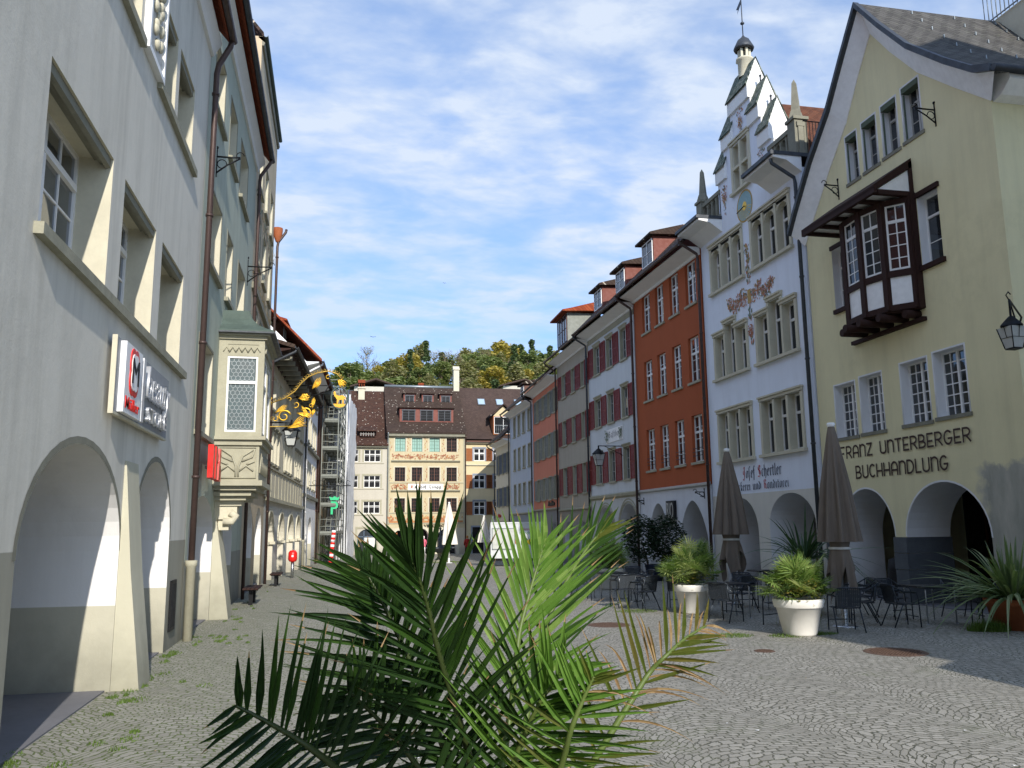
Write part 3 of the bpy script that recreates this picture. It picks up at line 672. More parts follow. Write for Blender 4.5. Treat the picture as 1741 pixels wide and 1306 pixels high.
for x0, x1, z0, z1 in wins1:      # moulded heads of the deep stone window reveals
    b = MB()
    for k, (dy, dz) in enumerate(((.03, .0), (.1, .05), (.17, .1))): b.prism_x([(dy, z1-.0), (dy, z1-.11+dz), (dy+.05, z1-.13+dz), (dy+.06, z1)], x0+.001, x1-.001)
    b.build('window_moulding', M['stone_d'], h1)
for q in ((u(8.02), u(15.75), -.09, .05, 4.66, 4.775), (u(12.45), u(15.76), -.08, .05, 8.47, 8.595), (u(8.4), u(11.36), -.08, .05, 8.47, 8.595)):
    b = MB(); b.box(*q); b.build('sill_course', M['sill'], h1)
for (xc, w, zs, zt) in ((u(10.14), 3.72, 1.75, 2.95), (u(14.1), 2.7, 1.85, 3.06)):
    b = MB(); A = arch(xc, w, zs, zt); B = arch(xc, w+.16, zs, zt+.08)
    for k in range(2, len(A)-1): b.face([(A[k][0], -.004, A[k][1]), (A[k+1][0], -.004, A[k+1][1]), (B[k+1][0], -.004, B[k+1][1]), (B[k][0], -.004, B[k][1])])
    b.build('arch_trim', M['stone_d'], h1)
def buttress(root, xa, xb, top, out, mat='buttress', bev=.04):
    b = MB(); pr = [(-out, -.6), (-out, .0), (-out*.82, .5), (-out*.45, 1.5), (-.02, top), (.02, top), (.02, -.6)]
    b.prism_x(pr, xa, xb); return b.build('buttress', M[mat], root)
buttress(h1, u(12.02), u(12.72), 2.92, .34); b = MB()
arcade(h1, W1, 1.9, 3.6, 3.4)
# stucco relief panel between upper windows
b = MB(); b.box(u(11.5), u(12.5), -.05, .02, 8.62, 10.3, 0); b.box(u(11.56), u(12.44), -.052, -.03, 8.7, 10.25, 1)
for xa, xb, za, zb in ((11.46, 11.54, 8.56, 10.4), (12.46, 12.54, 8.56, 10.4), (11.54, 12.46, 8.56, 8.64), (11.54, 12.46, 10.32, 10.4)): b.box(u(xa), u(xb), -.09, .02, za, zb, 2)
for k in range(16): b.ball((u(12)+.22*math.sin(k*1.9), -.07, 8.9+k*.08), .09, 5, 3, (1, .5, 1))
b.build('relief_panel', [M['stone_b'], M['grey_paint'], M['white_paint'], M['stone_b']], h1)
eave_roof(h1, W1, 10, 12.0, .36, 50, 'tile_red', 'white2', x0=0, x1=W1)
downpipe(h1, u(17.0), 12.0, .36, 'copper_br', .06, low=1.45, y=-.14)
b = MB(); b.box(u(15.75), u(16.25), -.03, 0.02, .3, 1.15, 0); b.box(u(15.8), u(16.2), -.034, -.03, .36, 1.09, 1); b.build('vent_grille', [M['iron'], M['shade_int']], h1)

# shop sign: plate, logo, steel letters
sg = thing('shop_sign', 'steel beauty store sign panel with red-edged M logo over the first left arches', 'shop sign', (-2.68, 10.78, 3.42), R(90))
b = MB(); b.box(0, 3.32, -.06, -.01, 0, .92); b.build('panel', M['sign_grey'], sg); b = MB(); b.box(.0, 3.32, -.07, -.01, -.03, 0); b.box(-.02, 0, -.07, -.01, -.03, .93); b.build('edge_trim', M['stone_b'], sg)
def blob(cx, cz, r, sc=1.0, n=40): return [(cx+sc*r*(1+.16*abs(math.sin(2*a))**1.0*1.6)*math.cos(a)*.82, cz+sc*r*(1+.16*abs(math.sin(2*a))*1.6)*math.sin(a)*1.05) for a in [2*math.pi*k/n for k in range(n)]]
b = MB(); b.box(.2, 1.1, -.13, -.06, .02, .90); lb = b.build('logo_box', M['gap'], sg)
b = MB(); b.prism_y(blob(.65, .57, .265), -.142, -.13, 0); b.prism_y(blob(.65, .57, .205), -.15, -.142, 1); b.build('emblem', [M['red_paint'], M['gap']], lb)
lettering(lb, 'M', .47, .83, .42, .32, 'text_blk', -.156, .004); lettering(lb, 'Müller', .27, 1.03, .08, .15, 'red_paint', -.136, .004, bold=.008)
b = MB(); b.box(1.2, 1.34, -.13, -.06, .02, .88); b.build('steel_bar', M['steel_l'], sg)
def steel_text(s, x0, x1, z, h, sh):
    o = lettering(sg, s, x0, x1, z, h, 'steel_l', -.105, .03, 'steel_letters', sh, .004); return o
steel_text('beauty', 1.5, 3.15, .40, .44, .25); steel_text('STORE', 1.62, 2.95, .08, .2, 0)

# --- sage green house
h2 = L_house('arcaded_house', 'sage green rendered house with the stone oriel and brown downpipes, second on the left', 17.1)
W2 = 9.9; u = lambda y: y-17.1
wins2 = [(u(17.45), u(19.4), 3.95, 5.85), (u(17.85), u(19.7), 7.55, 9.2), (u(20.85), u(21.95), 7.55, 9.2), (u(23.25), u(25.0), 7.6, 9.2),
         (u(17.8), u(19.3), 10.98, 12.5), (u(20.4), u(21.75), 10.98, 12.5), (u(22.75), u(24.6), 10.95, 12.5)]
b = MB(); holes = [(rect(*w), .34, 2) for w in wins2] + [(arch(u(19.05), 3.35, 1.95, 2.72), 1.7, 1), (arch(u(23.3), 2.6, 1.95, 2.72), 1.7, 1)]
front(b, rect(0, W2, -1.2, 13.75), holes); shell(b, W2, 10, 13.75); b.build('wall', [M['green_pl'], M['reveal2'], M['stone_b']], h2)
for w in wins2: window(h2, *w, dep=.32, cols=2, rows=3, mull=1, trans=.66, sill='sill', sproj=.1, curtain=True, surround=('stone_d', .06, .012))
buttress(h2, u(20.78), u(21.6), 2.5, .42); arcade(h2, W2, 1.7, 3.4, 3.2)
eave_roof(h2, W2, 10, 13.75, .42, 50, 'tile_red', 'white2', gutter='dark_zinc', x0=0, x1=W2)
downpipe(h2, u(26.75), 13.75, .42, 'copper_br', .055, y=-.14)
# oriel with leaded windows
oy0, oy1, ox = u(20.35), u(22.75), 1.03
o2 = MB()
def orbox(b, e, z0, z1, m=0): b.prism_z([(oy0-e, .02), (oy0-e, -ox+.0-e), (oy1+e, -ox-e), (oy1+e, .02)], z0, z1, m)
orr = None
b = MB()
orbox(b, -.04, 3.12, 3.98)                                   # parapet body
orbox(b, .06, 3.0, 3.12); orbox(b, .02, 3.93, 4.05); orbox(b, .10, 4.05, 4.13)
for k, (e, z) in enumerate(((-.08, 2.9), (-.2, 2.78), (-.32, 2.68))): orbox(b, e, z, z+.1 if k else 3.0)
fz0, fz1 = 4.14, 6.3
for x0, x1, y0, y1 in ((oy0, oy0+.12, -ox, -ox+.14), (oy1-.12, oy1, -ox, -ox+.14), (oy0, oy0+.12, -.2, .02), (oy1-.12, oy1, -.2, .02), ((oy0+oy1)/2-.08, (oy0+oy1)/2+.08, -ox, -ox+.12)): b.box(x0, x1, y0, y1, fz0, fz1)
orbox(b, -.005, fz1, 6.42); orbox(b, .05, 6.42, 6.5); orbox(b, .12, 6.5, 6.58)
b.box(oy0+.02, oy0+.1, -ox+.14, -.2, fz0, fz0+.1); b.box(oy0+.02, oy0+.1, -ox+.14, -.2, fz1-.28, fz1)
b.box(oy0+.12, oy1-.12, -ox+.02, -ox+.1, fz0, fz0+.1); b.box(oy0+.12, oy1-.12, -ox+.02, -ox+.1, fz1-.28, fz1)
# tracery on the parapet end and frieze
def pipe_arc(pts, r=.022): b.tube(pts, r, 5)
ex = oy0+.04-.02
for s_ in (-1, 1):
    c = -ox/2; 
    pipe_arc([(ex, c+s_*.03, 3.2), (ex, c+s_*.03, 3.45), (ex, c+s_*.12, 3.68), (ex, c+s_*.36, 3.84)]); pipe_arc([(ex, c+s_*.38, 3.84), (ex, c+s_*.33, 3.66), (ex, c+s_*.1, 3.56)])
    pipe_arc([(ex, c+s_*.05, 3.34), (ex, c+s_*.2, 3.46), (ex, c+s_*.36, 3.34)]); pipe_arc([(ex, c+s_*.38, 3.56), (ex, c+s_*.2, 3.48)])
pipe_arc([(ex, -.1, 3.18), (ex, -.1, 3.88), (ex, -ox+.1, 3.88), (ex, -ox+.1, 3.18), (ex, -.1, 3.18)], .018)
for k in range(6):
    c = -.1-k*(ox-.2)/6; pipe_arc([(oy0-.005, c, 6.12), (oy0-.01, c-.07, 6.24), (oy0-.005, c-.14, 6.12)], .015)
for k in range(8):
    c = oy0+.15+k*(oy1-oy0-.3)/8; pipe_arc([(c, -ox-.005, 6.12), (c+.13, -ox-.01, 6.26), (c+.26, -ox-.005, 6.12)], .02); pipe_arc([(c, -ox+.02, 3.3), (c+.12, -ox+.01, 3.75), (c+.24, -ox+.02, 3.3)], .02)
ori = b.build('oriel', M['stone_g'], h2)
b = MB(); b.box(oy0+.1, oy0+.12, -ox+.1, -.1, fz0, fz1); b.build('backing', M['shade_int'], ori)
def lead_window(name, mk, w, h, tz):
    """mk maps (a,z) on the window plane to oriel coordinates"""
    fr = MB(); f = .045
    def bar(a0, a1, z0, z1, t0=-.03, t1=.02):
        P = [mk(a0, z0, t0), mk(a1, z0, t0), mk(a1, z1, t0), mk(a0, z1, t0)]; Q = [mk(a0, z0, t1), mk(a1, z0, t1), mk(a1, z1, t1), mk(a0, z1, t1)]
        fr.face(P); fr.face(Q)
        for k in range(4): fr.face([P[k], P[(k+1) % 4], Q[(k+1) % 4], Q[k]])
    bar(0, f, 0, h); bar(w-f, w, 0, h); bar(f, w-f, 0, f); bar(f, w-f, h-f, h); bar(f, w-f, tz-.035, tz+.035, -.035)
    o = fr.build('window', M['white_paint'], ori); p = MB(); p.face([mk(f, f, 0), mk(w-f, f, 0), mk(w-f, h-f, 0), mk(f, h-f, 0)]); p.build('pane', M['glass_old'], o)
    le = MB(); r = .058; lw = .006; rows_ = int(h/(r*1.5))
    for j in range(rows_+1):
        for i in range(int(w/(r*1.732))+2):
            ca = f+i*r*1.732+(r*.866 if j % 2 else 0); cz = f+j*r*1.5
            for k in (0, 1, 2):
                a0, a1 = R(30+60*k), R(90+60*k); p0 = (ca+r*math.cos(a0), cz+r*math.sin(a0)); p1 = (ca+r*math.cos(a1), cz+r*math.sin(a1))
                if min(p0[0], p1[0]) < f or max(p0[0], p1[0]) > w-f or max(p0[1], p1[1]) > h-f or min(p0[1], p1[1]) < f: continue
                d = Vector((p1[0]-p0[0], p1[1]-p0[1])).normalized(); n = (-d.y*lw, d.x*lw)
                le.face([mk(p0[0]-n[0], p0[1]-n[1], -.006), mk(p1[0]-n[0], p1[1]-n[1], -.006), mk(p1[0]+n[0], p1[1]+n[1], -.006), mk(p0[0]+n[0], p0[1]+n[1], -.006)])
    if le.f: le.build('leading', M['zinc'], o)
M['glass_old'] = paint('old_leaded_glass', '5d6a6c', .25, 0, .45, .6, 3)
lead_window('w', lambda a, z, t: (oy0+.06+t, -.2-a, fz0+.1+z), ox-.34, fz1-fz0-.38, 1.16)
for k in (0, 1):
    xs = oy0+.12 if k == 0 else (oy0+oy1)/2+.08; lead_window('w', lambda a, z, t, xs=xs: (xs+a, -ox+.06+t, fz0+.1+z), (oy1-oy0)/2-.2, fz1-fz0-.38, 1.16)
b = MB(); pr = [(.22, 6.58), (.2, 6.62), (.02, 6.7), (-.18, 6.82), (-.34, 7.0), (-.42, 7.22)]
i0 = len(b.v)
for e, z in pr: b.v += [(oy0-e, .02, z), (oy0-e, -ox-e, z), (oy1+e, -ox-e, z), (oy1+e, .02, z)]
for k in range(len(pr)-1):
    for j in range(3): b.f.append((i0+k*4+j, i0+k*4+j+1, i0+k*4+j+5, i0+k*4+j+4)); b.m.append(0); b.sm.append(False)
k = i0+(len(pr)-1)*4; b.f.append((k, k+1, k+2, k+3)); b.m.append(0); b.sm.append(False)
b.build('copper_roof', M['copper_gr'], ori)
b = MB(); b.prism_z([(oy0-.24, .02), (oy0-.24, -ox-.24), (oy1+.24, -ox-.24), (oy1+.24, .02)], 6.54, 6.575); b.build('roof_edge', M['dark_zinc'], ori)
b = MB(); b.box(oy0+.55, oy0+1.05, -.5, .02, 2.25, 2.7); b.box(oy0+.5, oy0+1.1, -.6, .02, 2.56, 2.7); b.tube([(oy0+.55, -.35, 2.4), (oy0+.55, -.48, 2.32), (oy0+.55, -.4, 2.2), (oy0+.55, -.2, 2.2)], .09, 8); b.box(oy0+.62, oy0+.98, -.32, .02, 2.0, 2.3); b.build('carved_corbel', M['stone_b'], h2)

rs = thing('neon_sign', 'bright red projecting letter sign on the sage green wall beside the oriel', 'shop sign', (-2.62, 18.25, 3.05), R(90))
b = MB()
for k, (x, a) in enumerate(((.1, .0), (.52, .0), (.98, .14))):
    b.prism_y([(x, .02), (x+.24, .0), (x+.24+a, .7), (x+a, .7)], -.16, -.05)
b.prism_y([(.3, .28), (.55, .28), (.55, .42), (.3, .42)], -.14, -.06); b.prism_y([(.8, .5), (1.2, .3), (1.2, .45), (.85, .66)], -.145, -.06); b.prism_y([(1.15, .0), (1.4, .0), (1.34, .34), (1.2, .34)], -.16, -.05)
b.build('letters', M['red_paint'], rs); b = MB(); b.box(.1, 1.4, -.05, 0, .2, .26); b.build('rail', M['iron'], rs)

# --- tall tan house
h3 = L_house('arcaded_house', 'tall weathered tan house with painted top storey behind the oriel, third on the left', 27.0)
W3 = 8.0
wins3 = [(x, x+1.2, z, z+1.7) for z in (4.3, 7.5, 10.7, 13.3) for x in (.9, 3.2, 5.6)]
b = MB(); holes = [(rect(*w), .25, 2) for w in wins3] + [(arch(2.2, 2.5, 1.9, 2.8), 1.5, 1), (arch(5.9, 2.5, 1.9, 2.8), 1.5, 1)]
front(b, rect(0, W3, -1.2, 18.2), holes); shell(b, W3, 10, 18.2); b.build('wall', [M['tan_pl'], M['reveal2'], M['stone_b']], h3)
for w in wins3: window(h3, *w, dep=.22, cols=2, rows=3, sill='sill', surround=('stone_d', .09, .02))
arcade(h3, W3, 1.5, 3.2, 3.1); eave_roof(h3, W3, 10, 18.2, .04, 50, 'tile_br2', 'stone_d', gutter='copper_gr', x0=0, x1=W3)
b = MB(); b.box(-.02, W3, -.12, .02, 9.55, 9.75); b.box(-.02, W3, -.1, .02, 6.5, 6.62); b.box(0, W3, -.1, .02, 3.35, 3.5); b.build('string_courses', M['stone_d'], h3)
b = MB(); rr = random.Random(4)
scrolls(b, .2, W3-.2, 12.5, 13.2, 8, (0, 1), -.008, 5); scrolls(b, .2, W3-.2, 9.8, 10.4, 8, (1, 0), -.008, 6); b.build('wall_painting', [M['orn_green'], M['orn_tan']], h3)

downpipe(h3, 7.9, 14.3, .45, 'copper_br', .055, y=-.16)
b = MB(); b.lathe([(.07, 13.75), (.1, 13.8), (.17, 14.0), (.2, 14.25), (.2, 14.35)], 10, (7.9, -.16)); b.build('rainwater_head', M['copper_gr'] if 0 else M['terracotta'], h3)

# --- long cream arcaded house, slightly turned
h4 = L_house('arcaded_house', 'long low cream house with four narrow arches and deep bracketed eave on the left', 35.0, 3.0)
W4 = 16.7
wins4 = []
for x in (1.1, 2.3, 3.5, 6.5, 7.8, 9.1, 11.6, 12.8, 14.0): wins4.append((x, x+.85, 4.75, 6.1))
for x in (1.2, 3.6, 6.4, 9.0, 11.8, 14.2): wins4.append((x, x+1.25, 7.0, 8.4))
AR4 = ((2.2, 2.2), (6.2, 2.3), (10.4, 2.9), (14.4, 2.5))
b = MB(); holes = [(rect(*w), .24, 2) for w in wins4] + [(arch(x, w, 1.5, 2.75, False), 1.2, 1) for x, w in AR4]
front(b, rect(0, W4, -1.2, 9.3), holes); shell(b, W4, 10, 9.3); b.build('wall', [M['l4_pl'], M['reveal3'] if 'reveal3' in M else M['white_rev'], M['stone_b']], h4)
for w in wins4: window(h4, *w, dep=.22, cols=2, rows=3, sill='sill', surround=('stone_b', .1, .03), lintel=('stone_d', .12) if w[2] < 5 else None)
for x, w in AR4:
    b = MB(); A = arch(x, w, 1.5, 2.75); B = arch(x, w+.28, 1.5, 2.9)
    for k in range(2, len(A)-1):
        p = [(A[k][0], A[k][1]), (A[k+1][0], A[k+1][1]), (B[k+1][0], B[k+1][1]), (B[k][0], B[k][1])]; b.prism_y(p, -.05, .0)
    for sgn in (-1, 1): b.box(x+sgn*w/2-.14, x+sgn*w/2+.14, -.12, .5, 1.38, 1.5)
    b.build('arch_moulding', M['stone_b'], h4)
b = MB()
for x in range(12): b.box(.7+x*1.32, .78+x*1.32, -.02, 0.01, 3.3, 4.5)
b.box(0, W4, -.16, .02, 3.15, 3.3); b.box(0, W4, -.06, .02, 4.5, 4.56); b.build('string_courses', M['stone_g'], h4)
arcade(h4, W4, 1.2, 3.2, 3.0); eave_roof(h4, W4, 10, 9.3, 1.0, 16, 'tile_br2', 'timber', gutter='dark_zinc')
b = MB(); b.box(0, .16, -.85, .01, 8.9, 9.08); bk = b.mesh('eave_bracket', M['stone_d'])
for k in range(14): put('eave_bracket', bk, h4, (.5+k*1.2, 0, 0))
downpipe(h4, .12, 9.3, 1.0, 'dark_zinc', .055, y=-.14); downpipe(h4, W4-.2, 9.3, 1.0, 'dark_zinc', .055, y=-.14, low=1.4)
e4 = (-2.72+W4*math.sin(R(3)), 35+W4*math.cos(R(3)))

# --- white taller house beyond it
h5 = L_house('arcaded_house', 'tall white house whose blank white gable shows above the cream arcade roof', e4[1], 3.0, e4[0])
W5 = 10.5
wins5 = [(x, x+1.0, z, z+1.55) for z in (4.6, 7.4, 10.0) for x in (.8, 2.5, 4.2, 6.4, 8.2)]
b = MB(); holes = [(rect(*w), .2, 2) for w in wins5] + [(arch(2.2, 2.7, 1.6, 2.8), 1.2, 1), (arch(6.0, 2.9, 1.6, 2.8), 1.2, 1)]
front(b, rect(0, W5, -1.2, 12.0), holes)
for x in (0, W5):
    pts = [(x, 0, -1.2), (x, 10, -1.2), (x, 10, 12), (x, 5, 17.0), (x, 0, 12)]; b.face(pts if x else pts[::-1], 0)
b.face([(0, 10, -1.2), (0, 10, 12), (W5, 10, 12), (W5, 10, -1.2)], 0)
b.build('wall', [M['white2'], M['reveal2'], M['stone_b']], h5)
for w in wins5: window(h5, *w, dep=.18, cols=2, rows=3, sill='sill', surround=('stone_b', .09, .03))
arcade(h5, W5, 1.2, 3.2, 3.0); eave_roof(h5, W5, 10, 12.0, .9, 45, 'tile_red', 'white2', gutter='dark_zinc', side=.15)
downpipe(h5, .35, 12.0, .9, 'gap', .06, y=-.14); b = MB(); b.box(0, W5, -.18, .02, 3.9, 4.1); b.box(0, W5, -.2, .02, 6.9, 7.05); b.build('string_courses', M['stone_d'], h5)
dormer(h5, 2.2, 13.6, 1.6, 1.2, 1.6, 'tile_red', 'tile_or', 2); dormer(h5, 6.5, 13.3, 1.6, 1.1, 1.4, 'tile_red', 'tile_or', 2)
e5 = (e4[0]+W5*math.sin(R(3)), e4[1]+W5*math.cos(R(3)))
# --- brick red-brown house with scaffold
h6 = L_house('house', 'brown brick-coloured house partly hidden behind scaffolding, last on the left', e5[1], 4.0, e5[0])
W6 = 20.0
wins6 = [(x, x+1.1, z, z+1.7) for z in (4.0, 6.9, 9.5) for x in (.8, 3.0, 5.6, 8.6, 11.6, 14.6, 17.4)] + [(x, x+1.6, .2, 2.4) for x in (1.0, 4.6, 8.2, 12, 16)]
b = MB(); front(b, rect(0, W6, -1.2, 12.3), [(rect(*w), .2, 1) for w in wins6]); shell(b, W6, 10, 12.3); b.build('wall', [M['tan_pl'], M['stone_b']], h6)
for w in wins6: window(h6, *w, dep=.18, cols=2, rows=3, fm='white_paint')
eave_roof(h6, W6, 10, 12.3, .8, 45, 'tile_or', 'timber', gutter='dark_zinc'); downpipe(h6, .3, 12.3, .8, 'copper_br', .06)
b = MB(); b.box(.02, 3.2, -.03, .0, 3.2, 12.0); b.build('brick_facing', M['tile_or'], h6)
# ================================================================ right row
RX = 14.2
# --- yellow bookshop
y1 = R_house('gabled_house', 'pale yellow gabled house with dark timber oriel and bookshop lettering, nearest on the right', RX, 15.1, 0, 7.75)
u = lambda y: 22.85-y
WY = 7.75; RVL = 1.25
gab = [(0, -1.2), (WY, -1.2), (WY, 11.35), (6.75, 12.2), (5.55, 13.27), (4.6, 14.4), (3.87, 15.4), (3.2, 14.5), (2.47, 13.4), (1.43, 12.33), (.3, 11.0), (0, 10.7)]
tw = [(2.35, 2.87, 11.6, 13.0), (3.13, 3.75, 11.62, 13.05), (4.0, 4.62, 11.66, 13.1), (4.86, 5.52, 11.7, 13.16)]
lw = [(.9, 1.88, 4.43, 5.95), (2.12, 3.08, 4.45, 6.0), (3.87, 4.88, 4.47, 6.04), (5.12, 6.17, 4.5, 6.08)]
swn = [(5.07, 5.82, 8.3, 10.08), (1.27, 1.76, 8.14, 9.95)]
holes = [(rect(*w), .30, 1) for w in tw+lw+swn] + [(arch(1.98, 2.3, 1.68, 2.94), RVL, 1), (arch(5.02, 2.86, 1.67, 2.97), RVL, 1)]
b = MB(); front(b, gab, holes)
D = 13.0
for x, H_ in ((0, 10.7), (WY, 11.35)):
    pts = [(x, 0, -1.2), (x, D, -1.2), (x, D, H_), (x, 0, H_)]; b.face(pts if x else pts[::-1], 0)
b.face([(0, D, -1.2), (0, D, 10.7), (WY, D, 11.35), (WY, D, -1.2)], 0)
b.build('wall', [M['yellow'], M['white_rev']], y1)
for w in tw:
    window(y1, *w, dep=.28, cols=1, rows=3, mull=1, trans=.68, fm='grey_paint', sill='dark_sill' if 'dark_sill' in M else 'stone_d', sproj=.03, fw_=.04)
    sb = MB(); sb.box(.02, w[1]-w[0]-.02, -.02, .2, w[3]-w[2]-.16, w[3]-w[2]-.02); sb.prism_x([(.02, 0.05), (.05, 0.05), (.05, w[3]-w[2]-.2), (.02, w[3]-w[2]-.2)], .02, .06); put('roller_blind', sb.mesh('roller_blind', M['blind']), y1, (w[0], 0, w[2]))
for w in lw: window(y1, *w, dep=.30, cols=2, rows=6, mull=1, sill='stone_d', sproj=.04, fw_=.045, bar=.028, curtain=True)
for w in swn:
    o = window(y1, *w, dep=.28, cols=1, rows=3, mull=0, trans=.7, fw_=.04)
    a, c = (-.02, w[1]-w[0]+.08); b = MB(); b.box(a, c, -.06, .05, w[3]-w[2]+.0, w[3]-w[2]+.12); b.build('lintel', M['timber'], o); b = MB(); b.box(a, c, -.08, .05, -.12, 0); b.build('sill', M['timber'], o)
for w in tw+lw:
    b = MB(); ww, hh = w[1]-w[0], w[3]-w[2]; t = .045
    b.box(-t, 0, -.006, .0, 0, hh+t); b.box(ww, ww+t, -.006, .0, 0, hh+t); b.box(0, ww, -.006, .0, hh, hh+t); put('painted_border', b.mesh('painted_border', M['white_rev']), y1, (w[0], 0, w[2]))
for (xc, w, zs, zt) in ((1.98, 2.3, 1.68, 2.94), (5.02, 2.86, 1.67, 2.97)):
    b = MB(); A = arch(xc, w, zs, zt); B = arch(xc, w+.09, zs, zt+.045)
    for k in range(2, len(A)-1): b.face([(A[k][0], -.005, A[k][1]), (A[k+1][0], -.005, A[k+1][1]), (B[k+1][0], -.005, B[k+1][1]), (B[k][0], -.005, B[k][1])])
    b.build('arch_border', M['white_rev'], y1)
b = MB()
def courses(b, x0, x1, y0, y1_, z0, z1, seed=1):
    rr = random.Random(seed); z = z0; n = 6
    hs = [(z1-z0)/n*(1+.15*rr.uniform(-1, 1)) for _ in range(n)]; k_ = (z1-z0)/sum(hs)
    for i, h in enumerate(hs):
        e = rr.uniform(0, .012); b.box(x0-e, x1+e, y0-e, y1_, z+.006, z+h*k_-.006); z += h*k_
courses(b, 3.11, 3.61, -.05, RVL+.02, -.8, 1.66); b.build('stone_pier', M['slate'], y1)
b = MB(); courses(b, -.0, .84, -.03, .02, -.8, 1.66, 2); b.build('stone_plinth', M['slate'], y1)
arcade(y1, WY, RVL, 4.4, 3.3, mat='shade_int')  # vault and back wall painted near-black to stand for the arcade's shade
strokes(y1, 'FRANZ UNTERBERGER', .97, 6.15, 3.84, .31, ['text_dk'], 'deco', -.008, .048); strokes(y1, 'BUCHHANDLUNG', 1.66, 5.33, 3.25, .32, ['text_dk'], 'deco', -.008, .048)
# curved verge and bell-cast roof
inn = gab[2:]; outr = [(8.3, 11.72), (7.8, 11.95), (6.95, 12.65), (5.75, 13.75), (4.75, 14.95), (3.87, 16.1), (3.0, 14.95), (2.2, 13.85), (1.1, 12.75), (.1, 11.5), (-.3, 10.95)]
vi = [(7.8, 11.31), (7.75, 11.33), (6.75, 12.18), (5.55, 13.25), (4.6, 14.38), (3.87, 15.36), (3.2, 14.48), (2.47, 13.38), (1.43, 12.31), (.3, 10.98), (-.05, 10.55)]
b = MB()
for k in range(len(outr)-1):
    q = [vi[k], vi[k+1], outr[k+1], outr[k]]
    F = [(x, -.34 if j > 1 else -.03, z) for j, (x, z) in enumerate(q)]; G = [(x, .05, z) for x, z in q]
    b.face(F); b.face(G)
    b.face([F[2], F[3], G[3], G[2]]); b.face([F[0], F[1], G[1], G[0]])
b.prism_y([(7.752, 11.3), (8.0, 11.36), (8.28, 11.6), (8.28, 11.71), (7.752, 11.71)], .055, D); b.build('verge_cornice', M['gap'], y1)
b = MB(); th = .13
for k in range(len(outr)-1):
    (xa, za), (xb, zb_) = outr[k], outr[k+1]
    b.prism([(xa, -.42, za), (xb, -.42, zb_), (xb, -.42, zb_+th), (xa, -.42, za+th)], (0, D+.6, 0))
rf = b.build('roof', M['tile_grey'], y1)
b = MB()
for k in range(len(outr)-1):
    (xa, za), (xb, zb_) = outr[k], outr[k+1]
    b.prism([(xa, -.47, za-.02), (xb, -.47, zb_-.02), (xb, -.47, zb_+th+.03), (xa, -.47, za+th+.03)], (0, .16, 0))
b.tube([(8.4, -.45, 11.74), (8.4, D, 11.74)], .08, 10); b.build('flashing', M['dark_zinc'], rf)
b = MB(); b.box(-.015, .02, -.015, .015, 0, .1); sgm = b.mesh('snow_guard', M['zinc'])
for yy in [1.2+1.35*k for k in range(8)]:
    for j in range(7):
        s_ = (j+.6)/7.6; P = outr[5][0]+(outr[2][0]-outr[5][0])*s_; q = s_*3; i_ = min(int(q), 2); fz = q-i_
        Z = outr[5-i_][1]+(outr[4-i_][1]-outr[5-i_][1])*fz; P = outr[5-i_][0]+(outr[4-i_][0]-outr[5-i_][0])*fz
        put('snow_guard', sgm, rf, (P, yy, Z+th))
b = MB(); b.box(3.6, 6.0, 4.2, 8.5, 15.2, 16.35); tr_ = b.build('roof_terrace', M['stone_b'], rf)
b = MB()
for k in range(18): b.tube([(3.5+k*.15, 4.1, 16.3), (3.5+k*.15, 4.1, 17.35)], .013, 5)
for k in range(30): b.tube([(3.5, 4.1+k*.15, 16.3), (3.5, 4.1+k*.15, 17.35)], .013, 5)
for z in (16.35, 17.35): b.tube([(6.1, 4.1, z), (3.5, 4.1, z), (3.5, 8.5, z)], .025, 6)
b.build('railing', M['zinc'], tr_)
# timber oriel
plan = [(5.0, 0), (4.93, -.12), (4.43, -.56), (3.72, -.72), (2.92, -.66), (2.25, 0)]
b = MB(); wb = MB(); gb = MB(); pn = MB()
def colm(b, p, z0, z1, r=.085): b.box(p[0]-r, p[0]+r, p[1]-r, p[1]+r, z0, z1)
for p in plan[1:-1]: colm(b, p, 7.3, 10.15)
b.box(4.88, 5.05, -.16, 0, 7.25, 10.25); b.box(2.12, 2.3, -.1, 0, 7.25, 10.15)
segs = list(zip(plan[1:], plan[2:]))
wins_or = []
for a, c in segs:
    A_, C_ = Vector(a), Vector(c); d = (C_-A_); L = d.length; ang = math.atan2(d.y, d.x)
    m_ = Matrix.Translation((A_.x, A_.y, 0)) @ Matrix.Rotation(ang, 4, 'Z')
    b.obox(m_ @ Matrix.Translation((L/2, 0, 8.22)), L, .15, .17); b.obox(m_ @ Matrix.Translation((L/2, 0, 10.1)), L, .15, .14); b.obox(m_ @ Matrix.Translation((L/2, 0, 7.35)), L, .15, .15)
    pn.obox(m_ @ Matrix.Translation((L/2, 0, 7.78)), L-.16, .06, .72)
    wins_or.append((a, ang, L))
b.prism_z([(x, y) for x, y in plan], 7.24, 7.3)
orl = b.build('oriel', M['timber'], y1); pn.build('white_panel', M['gap'], orl)
